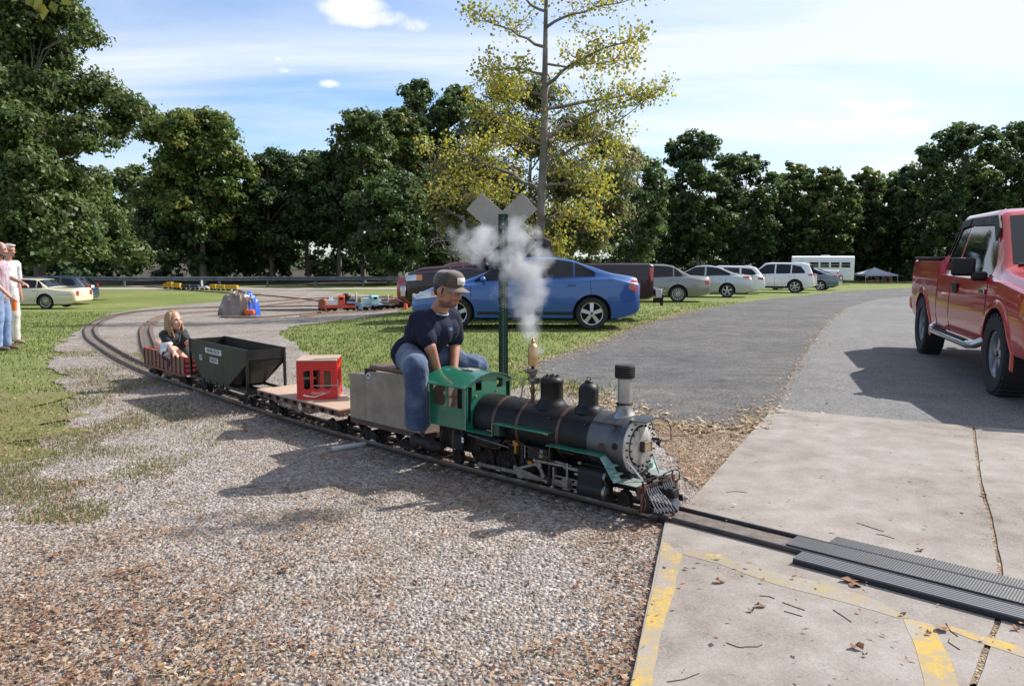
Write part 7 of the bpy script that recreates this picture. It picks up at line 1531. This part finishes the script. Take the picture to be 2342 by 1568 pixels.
# people under the tent, only a few pixels each
for i, (px, c1, c2) in enumerate([(2006, (.08, .10, .35), (.05, .05, .07)), (2022, (.40, .42, .55), (.3, .05, .1)), (2036, (.35, .10, .18), (.1, .1, .12))]):
    p = GP(px, 91); t = thing('person', ['seated person in blue under the canopy tent', 'seated person in pale top in the middle of the canopy tent', 'seated person in pink top at the right under the canopy tent'][i], 'person', p, 0, 'people sitting under the tent'); m_ = mat('tent_top%s' % 'abc'[i], c1, .9)
    fuse('body', [('e', (0, 0, 1.15), (.1, .09, .12)), ('c', (0, 0, .55), .13, (0, 0, .9), .14), ('c', (.1, 0, .5), .08, (.1, -.4, .5), .07), ('c', (-.1, 0, .5), .08, (-.1, -.4, .5), .07), ('c', (.1, -.4, .5), .06, (.1, -.42, .06), .05), ('c', (-.1, -.4, .5), .06, (-.1, -.42, .06), .05), ('c', (0, 0, .9), .06, (0, 0, 1.1), .05), ('c', (-.2, 0, .9), .05, (-.22, -.2, .62), .04), ('c', (.2, 0, .9), .05, (.22, -.2, .62), .04)], pinkskin, t, .03, 1)
    fuse('shirt', [('c', (0, 0, .5), .16, (0, 0, .88), .17), ('c', (-.18, 0, .9), .07, (.18, 0, .9), .07)], m_, t, .03, 1)
# ================================================================ street furniture and small things
# crossbuck sign seen from behind
gp_ = mat('post_green', (.006, .030, .018), .5, metal=.2, col2=(.010, .042, .026), ns=9); alu = mat('sign_back', (.34, .31, .285), .55, metal=.35, col2=(.27, .25, .235), ns=4)
bse = GP(1151, 6.95); t = thing('crossbuck_sign', 'back of a white crossbuck sign on a green perforated post', 'sign', bse); bz = A(1145, 518, 6.95).z-bse.z; topz = A(1145, 490, 6.95).z-bse.z
q = MB(); q.prism([(-.042, .004), (-.042, -.0), (-.022, -.0), (-.018, -.030), (.018, -.030), (.022, 0), (.042, 0), (.042, .004), (.024, .004), (.020, -.026), (-.020, -.026), (-.024, .004)], -.3, topz, 'z'); q.build('post', gp_, t)
q = MB(); [q.cyl((0, -.0305, z_), (0, -.0315, z_), .005, n=8) for z_ in np.arange(.1, topz-.02, .026)]; q.build('post_holes', mat('hole_light', (.20, .24, .18), .8), t, smooth=0)
for sg, yy_ in ((1, .008), (-1, .0125)):
    q = MB(); q.box((0, 0, 0), (.66, .003, .20)); bd = q.build('board', alu, t, bevel=.012); bd.location = (-.012, yy_, bz); bd.rotation_euler = (0, sg*R(42), 0)
q = MB(); [q.lathe([(.010, 0), (.010, .006), (0, .008)], (0, -.027, bz+dz), (0, -1, 0), 10) for dz in (.02, -.05)]; q.build('bolts', steel, t)
# guardrail
gm = mat('galvanised', (.12, .14, .18), .5, metal=.6, col2=(.22, .24, .28), ns=3); t = thing('guardrail', 'long steel guardrail on posts along the edge of the wood', 'guardrail', (0, 0, 0))
pts = [GP(px, Y_) for px, Y_ in [(-300, 66), (110, 63), (400, 62.5), (700, 63), (905, 64), (1200, 66), (1500, 70)]]; gtk = Track([Vector((p.x, p.y, 0)) for p in pts], 10, 1)
vs = []; fs = []; us = np.arange(0, gtk.L, 2.0); prof = [(-.02, .46), (.05, .50), (.05, .55), (-.02, .60), (-.02, .64), (.05, .69), (.05, .74), (-.02, .78)]
for u in us:
    p, tt, nn = gtk.at(u); g0 = float(gz(p.x, p.y))
    for o_, z_ in prof: qq = p-nn*o_; vs.append((qq.x, qq.y, g0+z_))
for i in range(len(us)-1):
    for j in range(7): a = i*8+j; fs.append((a, a+8, a+9, a+1))
q = MB(); q.add(vs, fs); q.build('beam', gm, t, smooth=0)
pm0 = None
for u in np.arange(.5, gtk.L-1, 3.8):
    p, tt, nn = gtk.at(u)
    if pm0 is None: o = MB().box((0, 0, .35), (.12, .15, .75)).build('post', gm, t, smooth=0); pm0 = o.data
    else: o = bpy.data.objects.new('post', pm0); link(o, t)
    o.location = (p.x+nn.x*.12, p.y+nn.y*.12, float(gz(p.x, p.y)))
# pale lane in front of the guardrail
lane = [GP(px, 60) for px in (-400, 100, 500, 920)]+[GP(px, 56.5) for px in (920, 500, 100, -400)]
for v in lane: v.z = 0
sheet('far_lane', lane, layered('pale_lane', [(0, (.22, .20, .18)), (1, (.36, .34, .31))], scales=(.3, 2, 20), bump=.1), .01)
# canopy tent
tx_ = PX(2011, 90); t = thing('canopy_tent', 'small pale canopy tent standing on the far lawn before the wood', 'tent', (tx_, 91, float(gz(tx_, 91)))); cv_ = mat('tent_fabric', (.55, .58, .68), .8, trans=.35)
e = 1.85; h0, h1, pk = .78, .98, 1.75
q = MB(); V = []; F = []; n = 8
for i in range(n+1):
    f = i/n; r_ = e*(1-f); z_ = h1+(pk-h1)*(f**1.45); V += [(-r_, -r_, z_), (r_, -r_, z_), (r_, r_, z_), (-r_, r_, z_)]
for i in range(n):
    for j in range(4): F.append((i*4+j, i*4+(j+1) % 4, (i+1)*4+(j+1) % 4, (i+1)*4+j))
q.add(V, F); q.build('roof', cv_, t, smooth=30); q = MB(); [q.box(c_, s_) for c_, s_ in (((0, -e, .89), (2*e, .01, .2)), ((0, e, .89), (2*e, .01, .2)), ((-e, 0, .89), (.01, 2*e, .2)), ((e, 0, .89), (.01, 2*e, .2)))]; q.build('valance', cv_, t)
for sx in (-1, 1):
    for sy in (-1, 1): MB().box((sx*e*.98, sy*e*.98, .45), (.05, .05, .95)).build('leg', alu, t)
# white pipe lying by the track
a = P(757, 1033); b_ = P(842, 1018); t_ = MB(); d = (b_-a); t_.cyl((0, 0, 0), d, .020, .016, 20, caps=False); t_.cyl(d*.001, d*.999, .0165, .013, 20, caps=False)
o = t_.build('pipe', mat('pvc', (.50, .52, .54), .45), None); o.location = a+Vector((0, 0, .018)); tag(o, 'short white plastic pipe lying on the gravel beside the track', 'pipe')
# tarpaulin heaps
def tarp(name, label, px, Y, w, h, d, m, seed, base=None, lean=0.):
    p = GP(px, Y); V = []; F = []; n, mm = 44, 22; rr = random.Random(seed)
    for i in range(mm+1):
        f = i/mm
        for k in range(n):
            a = 2*math.pi*k/n; q_ = abs(math.cos(a))**3+abs(math.sin(a))**3; sq = q_**(-1/3.); rad = sq*(1 if f > .35 else (f/.35)**.55)
            z_ = h*(1-(f-.35)/.65 if f > .35 else 1-(f/.35)**3*.12+.12*0) if f > .35 else h*(1-.10*(f/.35)**3)
            if f > .35: z_ = h*.90*(1-(f-.35)/.65)
            fold = mnoise.noise(Vector((math.cos(a)*2.6+seed, math.sin(a)*2.6, f*1.6)))*.20*(f+.2)+mnoise.noise(Vector((math.cos(a)*7+seed, math.sin(a)*7, f*3)))*.07
            z_ = h*math.cos(f*math.pi/2)**.75; rad = sq**.5*math.sin(f*math.pi/2)**.8; zt = z_+mnoise.noise(Vector((math.cos(a)*3+seed, math.sin(a)*3, f*5)))*.13*(1 if f < .95 else 0); bul = 1+.10*f+fold*1.4; V.append((math.cos(a)*w/2*rad*bul+lean*zt, math.sin(a)*d/2*rad*bul, max(.0, zt)))
    for i in range(mm):
        for k in range(n): F.append((i*n+k, i*n+(k+1) % n, (i+1)*n+(k+1) % n, (i+1)*n+k))
    q = MB(); q.add(V, F); o = q.build(name, m, None, smooth=30); o.location = p; tag(o, label, 'tarpaulin'); return o
brt = mat('brown_tarp', (.14, .095, .075), .32, col2=(.20, .15, .125), ns=3, coat=.5); blt = mat('blue_tarp', (.015, .09, .55), .33, coat=.5)
tarp('tarpaulin', 'crumpled brown tarpaulin covering an engine on the yard track', 536, 26.4, 1.02, .80, .9, brt, 3, lean=.12)
tarp('tarpaulin', 'crumpled bright blue tarpaulin beside the brown one', 570, 26.6, .52, .74, .8, blt, 9, lean=-.1)
q = MB(); q.box((0, 0, .12), (.3, .25, .16)); o = q.build('engine_end', mat('orange_paint', (.62, .10, .02), .4), None, bevel=.03); o.location = GP(567, 26.0); tag(o, 'orange engine end peeping out under the blue tarpaulin', 'engine')
# parked miniature engines and wagons
orp = mat('orange_red_paint', (.60, .07, .02), .38, coat=.4); lb = mat('light_blue_paint', (.32, .52, .60), .4, coat=.3); gb_ = mat('grey_blue', (.18, .27, .36), .5); yel = mat('yellow_enamel', (.62, .38, .03), .38, coat=.4); seatm = mat('seat_grey', (.33, .32, .36), .45); wm_ = mat('wagon_maroon', (.20, .07, .05), .55)
def minis(name, label, cat, px, Y, hdg, group=None, sc=1.0): return thing(name, label, cat, GP(px, Y, .05), hdg, group, sc)
def undercar(t, L, m=dark):
    for x in (-L*.3, L*.3):
        q = MB(); q.box((x, 0, .06), (.28, .26, .03))
        for dx in (-.11, .11):
            for sy in (-1, 1): q.lathe([(.06, 0), (.06, .02), (.02, .025)], (x+dx, sy*.09, .06), (0, sy, 0), 14)
            for sy in (-1, 1): q.box((x, sy*.14, .07), (.30, .02, .05))
        q.build('truck', m, t, smooth=40)
def seat(t, x, z, m=seatm, h=.34, w=.34):
    o = bpy.data.objects.new('seat', None); link(o, t); o.location = (x, 0, z); q = MB(); q.box((0, 0, .03), (.34, w, .06)); q.build('cushion', m, o, bevel=.02); q = MB(); q.prism([(-w/2, 0), (w/2, 0), (w/2, h*.7), (w*.3, h), (-w*.3, h), (-w/2, h*.7)], -.19, -.14, 'x'); q.build('backrest', m, o, bevel=.015); q = MB(); q.prism([(-w/2+.02, .03), (w/2-.02, .03), (w/2-.02, h*.66), (w*.28, h-.03), (-w*.28, h-.03), (-w/2+.02, h*.66)], -.197, -.192, 'x'); q.build('seat_shell', white, o, bevel=.005)
t = minis('orange_switcher', 'orange-red and white miniature diesel switcher with grey seat on the yard track', 'locomotive', 778, 28.0, math.pi-.1+.25, sc=1.0)
q = MB(); q.box((0, 0, .16), (1.1, .34, .10)); q.box((.53, 0, .14), (.08, .36, .16)); q.box((-.3, 0, .18), (.5, .3, .04)); q.build('frame', orp, t, bevel=.01)
q = MB(); q.box((.26, 0, .30), (.48, .24, .18)); q.box((.26, 0, .40), (.46, .18, .03)); q.build('hood', mat('cream_white', (.68, .68, .66), .4), t, bevel=.01)
q = MB(); q.prism([(-.16, .21), (.16, .21), (.16, .50), (.10, .56), (-.10, .56), (-.16, .50)], -.12, .10, 'x'); q.build('cab', orp, t, bevel=.01); q = MB(); [q.box((-.01, s_*.162, .44), (.12, .004, .08)) for s_ in (-1, 1)]; q.box((.102, 0, .46), (.004, .2, .07)); q.build('window', glass, t)
q = MB(); q.cyl((.40, .05, .40), (.40, .05, .50), .02); q.cyl((.33, -.05, .40), (.33, -.05, .50), .02); q.build('stack', white, t); undercar(t, 1.1); seat(t, -.36, .26, h=.40)
t = minis('helmet_bag', 'round black bag behind the orange switcher', 'bag', 790, 28.9, 0); q = MB(); q.sph((0, 0, .50), (.17, .15, .12), 16); q.box((0, 0, .2), (.2, .2, .4)); q.build('bag', black, t, smooth=60)
t = minis('orange_engine', 'small dark orange engine with green hood left of the orange switcher', 'locomotive', 748, 29.2, -1.9)
q = MB(); q.prism([(-.17, .08), (.17, .08), (.14, .40), (.08, .46), (-.08, .46), (-.14, .40)], .2, .45, 'x'); q.build('nose', mat('rust_orange', (.30, .07, .02), .45), t, bevel=.02); q = MB(); q.box((-.1, 0, .36), (.6, .30, .26)); q.build('body', mat('dark_olive', (.06, .07, .035), .6), t, bevel=.03); undercar(t, 1.0)
t = minis('blue_switcher', 'pale blue miniature switcher with yellow grille on the nearest yard track', 'locomotive', 843, 26.6, math.pi+.55)
q = MB(); q.box((.38, 0, .16), (.10, .46, .22)); q.box((0, 0, .19), (.85, .3, .05)); q.build('frame', gb_, t, bevel=.01); q = MB(); q.box((.445, 0, .12), (.06, .08, .10)); q.build('coupler_box', black, t)
q = MB(); q.box((.14, 0, .32), (.36, .22, .22)); q.build('hood', lb, t, bevel=.02); fr2 = MB(); fr2.box((.335, 0, .33), (.03, .24, .26)); fr2.build('grille_frame', yel, t, bevel=.01); MB().box((.352, 0, .32), (.01, .15, .18)).build('grille', mat('grille_olive', (.14, .13, .05), .6), t)
q = MB(); q.prism([(-.16, .20), (.16, .20), (.16, .46), (.12, .51), (-.12, .51), (-.16, .46)], -.28, -.02, 'x'); q.build('cab', lb, t, bevel=.01); q = MB(); [q.box((-.15, s_*.162, .42), (.12, .004, .08)) for s_ in (-1, 1)]; q.box((-.018, 0, .43), (.004, .22, .07)); q.build('window', glass, t); undercar(t, .85)
t = minis('seat_wagon', 'grey seat on a low riding wagon behind the blue switcher', 'wagon', 874, 27.3, math.pi+.2); q = MB(); q.box((0, 0, .16), (.8, .3, .05)); q.build('deck', steel, t); q = MB(); q.tube([(.4, 0, .14), (.5, .0, .10), (.6, 0, .12)], .02); q.build('drawbar', white, t); undercar(t, .8); seat(t, .0, .22, h=.30, w=.36)
t = minis('dark_engine', 'dark blue engine with white railing between the two switchers', 'locomotive', 812, 28.4, math.pi+.1); q = MB(); q.box((0, 0, .28), (.6, .3, .22)); q.build('body', mat('night_blue', (.02, .03, .06), .5), t, bevel=.04); q = MB(); [q.box((x, -.17, .22), (.015, .01, .14)) for x in np.arange(-.3, .31, .08)]; q.box((0, -.17, .29), (.62, .01, .015)); q.build('railing', white, t); undercar(t, .7)
t = minis('maroon_wagon', 'small maroon gondola with round white emblem near the blue car nose', 'wagon', 891, 27.5, math.pi+.12); q = MB(); q.box((0, 0, .23), (.62, .30, .20)); q.build('body', wm_, t, bevel=.008); q = MB(); q.lathe([(.05, 0), (.05, .004), (0, .004)], (.1, .152, .24), (0, 1, 0), 16); q.lathe([(.05, 0), (.05, .004), (0, .004)], (.1, -.152, .24), (0, -1, 0), 16); q.build('emblem', white, t); undercar(t, .62)
t = minis('black_tank_wagon', 'black round-topped wagon with yellow handrail beside the maroon gondola', 'wagon', 916, 27.6, math.pi+.12); q = MB(); q.box((0, 0, .22), (.50, .28, .18)); q.lathe([(.13, -.12), (.13, .12)], (0, 0, .33), (1, 0, 0), 20); q.build('body', black, t, bevel=.01); q = MB(); q.tube([(-.3, -.17, .16), (-.3, -.17, .34), (.3, -.17, .34), (.3, -.17, .16)], .012, 6); q.build('handrail', yel, t); undercar(t, .5)
q = MB(); q.lathe([(.10, 0), (.06, .15), (.03, .32), (.0, .33)], (0, 0, 0), (0, 0, 1), 16); o = q.build('traffic_cone', orp, None); o.location = GP(926, 27.2); tag(o, 'orange cone at the blue sedan nose, end of the yard track', 'cone')
# yellow train far away
yY = 55.; ym = mat('yellow_cab', (.60, .33, .02), .4, coat=.3); dkb = mat('dark_load', (.035, .04, .045), .6)
def fart(name, label, px0, px1, h, m, cat='wagon', Y=None, nose=False, grp='wagons of the far yellow train', z0=.14):
    Y = Y or yY; xa, xb = PX(px0, Y), PX(px1, Y); t = thing(name, label, cat, GP((px0+px1)/2, Y, .04), 0, grp); L = xb-xa
    q = MB(); q.prism([(-L/2, z0), (L/2, z0), (L/2, h), (-L/2+(.35*L if nose else 0), h), (-L/2, h*(.72 if nose else 1))], -.18, .18); q.build('body', m, t, bevel=.012)
    q = MB(); [q.cyl((x, -.12, .07), (x, .12, .07), .06, n=10) for x in (-L*.36, -L*.2, L*.2, L*.36)]; q.build('wheels', dark, t); return t, L
t, L = fart('yellow_locomotive', 'yellow cab locomotive leading the far train', 371, 392, .50, ym, 'locomotive', 56.5, True, None); q = MB(); q.box((-.1, -.185, .42), (.12, .01, .07)); q.build('window', glass, t)
fart('yellow_wagon', 'orange-yellow box wagon right behind the leading yellow cab', 393, 410, .44, ym, Y=56.2)
fart('dark_wagon', 'dark loaded wagon following the yellow box wagon', 413, 432, .36, dkb, Y=55.8); fart('dark_wagon', 'second dark loaded wagon in the middle of the far train', 434, 452, .34, mat('dark_teal', (.03, .07, .09), .6), Y=55.3)
t, L = fart('seat_car', 'white-backed rider seat car in the middle of the far train', 455, 474, .24, white, Y=54.8); seat(t, .0, .24, h=.46)
fart('yellow_wagon', 'yellow wagon just right of the white rider seat', 478, 492, .42, yel, Y=54.2); fart('yellow_wagon', 'long yellow wagon, last but one of the far train', 493, 512, .40, yel, Y=53.8); fart('yellow_locomotive', 'long yellow locomotive at the right end of the far train', 513, 541, .40, yel, 'locomotive', 53.4)
# twigs and leaves on the slab
brn = mat('twig_brown', (.11, .055, .035), .8)
TWL = ['long straight twig left of centre on the slab', 'bent twig meeting the straight one at its right end', 'twig lying diagonally below the middle of the faded yellow stripe', 'thin twig above the dark leaf pair on the slab', 'twig leaning across the yellow stripe near the slab joint', 'twig just left of the open slab joint', 'faint twig on the far bay of the slab beyond the mats', 'short twig near the far slab corner', 'reddish twig at the bottom edge of the slab', 'small twig beside the double yellow line bend', 'short twig below the pair of crossed leaves', 'twig between the mats and the far yellow flecks']
for ti, (x0, y0, x1, y1) in enumerate([(640,980,740,1008),(740,1004,845,990),(1250,792,1355,862),(960,750,1090,795),(1895,868,1965,945),(1915,958,1975,1020),(1385,295,1540,345),(640,120,760,122),(300,1205,485,1155),(830,712,915,728),(970,800,1075,830),(1500,360,1600,385)]):
    a = P(*z1(x0, y0), .03); b_ = P(*z1(x1, y1), .03); m_ = (a+b_)/2+Vector((random.uniform(-.02, .02), random.uniform(-.02, .02), 0)); q = MB(); q.tube([Vector((v.x, v.y, .0318)) for v in (a, a.lerp(m_, .6), m_, m_.lerp(b_, .6), b_)], .0016, 5); tag(q.build('twig', brn, None), TWL[ti], 'twig', 'twigs on the slab')
LFL = ['small dry leaf inside the yellow corner of the slab', 'dry leaf in the middle of the near slab, right one of a pair', 'darker small leaf, left one of the pair mid slab', 'large curled tan leaf at the junction of the yellow lines', 'biggest brown leaf lying just below the ribbed ramp', 'brown leaf tucked under the biggest leaf by the ramp', 'pale leaf in the lower middle of the slab', 'tiny dark leaf below the pale one at the lower middle', 'small dark leaf on the faded yellow stripe', 'dark crumb of leaf on the far side of the mats', 'leaf caught in the open slab joint on the far bay', 'dark leaf right of the joint, below the ramp', 'small leaf on the broad yellow band', 'leaf crumb beyond the far mat, left one', 'leaf crumb beyond the far mat, right one']
for i, (x0, y0, r_) in enumerate([(598,637,.03),(830,775,.03),(780,803,.018),(1880,912,.035),(1350,630,.05),(1370,655,.04),(1390,1015,.03),(1430,1058,.012),(1650,826,.015),(1745,455,.022),(2110,140,.03),(2300,908,.022),(1795,935,.015),(1825,520,.012),(1870,550,.012)]):
    p = P(*z1(x0, y0), .03); q = MB(); n_ = 8; V = [(0, 0, .008)]+[(math.cos(2*math.pi*k/n_)*r_*random.uniform(.5, 1), math.sin(2*math.pi*k/n_)*r_*random.uniform(.35, .8), random.uniform(.002, .02)) for k in range(n_)]; q.add(V, [(0, k+1, (k+1) % n_+1) for k in range(n_)]); o = q.build('dry_leaf', mat('dry_leaf', (.20, .09, .045), .8), None, smooth=0); o.location = (p.x, p.y, .0305); tag(o, LFL[i], 'leaf', 'dry leaves on the slab')
# ---------------------------------------------------------------- steam from the whistle
wt = loco.matrix_world if False else None
SY = (O2+U2*-.918).y
blobs = [(1228, 800, .035), (1222, 770, .05), (1212, 738, .07), (1205, 700, .085), (1200, 660, .10), (1215, 622, .09), (1190, 625, .09), (1180, 590, .07), (1225, 590, .075), (1215, 565, .05), (1165, 575, .045), (1105, 565, .085), (1085, 590, .06), (1125, 590, .05), (1060, 540, .07), (1095, 545, .08), (1175, 535, .07), (1075, 565, .08), (1130, 560, .08), (1150, 585, .07), (1200, 545, .06), (1215, 530, .045), (1215, 690, .07), (1230, 650, .06), (1160, 545, .05)]
pts = [A(x, y, SY+.0+.10*(i % 3)-.05) for i, (x, y, r_) in enumerate(blobs)]
lo_ = Vector([min(p[k] for p in pts)-.22 for k in range(3)]); hi_ = Vector([max(p[k] for p in pts)+.2 for k in range(3)]); lo_.z = max(lo_.z, .80)
m = bpy.data.materials.new('steam'); m.use_nodes = True; n_, l_ = NT(m.node_tree); tcs = nd(n_, 'ShaderNodeTexCoord'); out = nd(n_, 'ShaderNodeOutputMaterial'); vol = nd(n_, 'ShaderNodeVolumePrincipled'); vol.inputs['Color'].default_value = (.96, .97, 1, 1); vol.inputs['Anisotropy'].default_value = .25
no = nd(n_, 'ShaderNodeTexNoise', i_Scale=7.0, i_Detail=4, i_Roughness=.6); l_.new(tcs.outputs['Object'], no.inputs[0])
acc = None
for p, (x, y, r_) in zip(pts, blobs):
    ds = nd(n_, 'ShaderNodeVectorMath', operation='DISTANCE'); l_.new(tcs.outputs['Object'], ds.inputs[0]); ds.inputs[1].default_value = p-(lo_+hi_)/2
    mr = nd(n_, 'ShaderNodeMapRange'); mr.clamp = False; l_.new(ds.outputs['Value'], mr.inputs[0]); mr.inputs[1].default_value = 0; mr.inputs[2].default_value = r_*1.7; mr.inputs[3].default_value = 1 if y > 600 or x > 1150 else .8; mr.inputs[4].default_value = 0
    if acc is None: acc = mr.outputs[0]
    else: mm = nd(n_, 'ShaderNodeMath', operation='MAXIMUM'); l_.new(acc, mm.inputs[0]); l_.new(mr.outputs[0], mm.inputs[1]); acc = mm.outputs[0]
ad = nd(n_, 'ShaderNodeMath', operation='MULTIPLY_ADD'); l_.new(no.outputs[0], ad.inputs[0]); ad.inputs[1].default_value = 2.7; ad.inputs[2].default_value = -1.6
sm2 = nd(n_, 'ShaderNodeMath', operation='ADD'); l_.new(ad.outputs[0], sm2.inputs[0]); l_.new(acc, sm2.inputs[1])
fin = nd(n_, 'ShaderNodeMapRange'); l_.new(sm2.outputs[0], fin.inputs[0]); fin.inputs[1].default_value = .02; fin.inputs[2].default_value = 1.1; fin.inputs[3].default_value = 0; fin.inputs[4].default_value = 15
l_.new(fin.outputs[0], vol.inputs['Density']); l_.new(vol.outputs[0], out.inputs['Volume'])
q = MB(); q.box((0, 0, 0), tuple(hi_-lo_)); o = q.build('steam', m, None, smooth=0); o.location = (lo_+hi_)/2; tag(o, 'white steam plume rising and drifting left from the brass whistle', 'steam', kind='stuff')
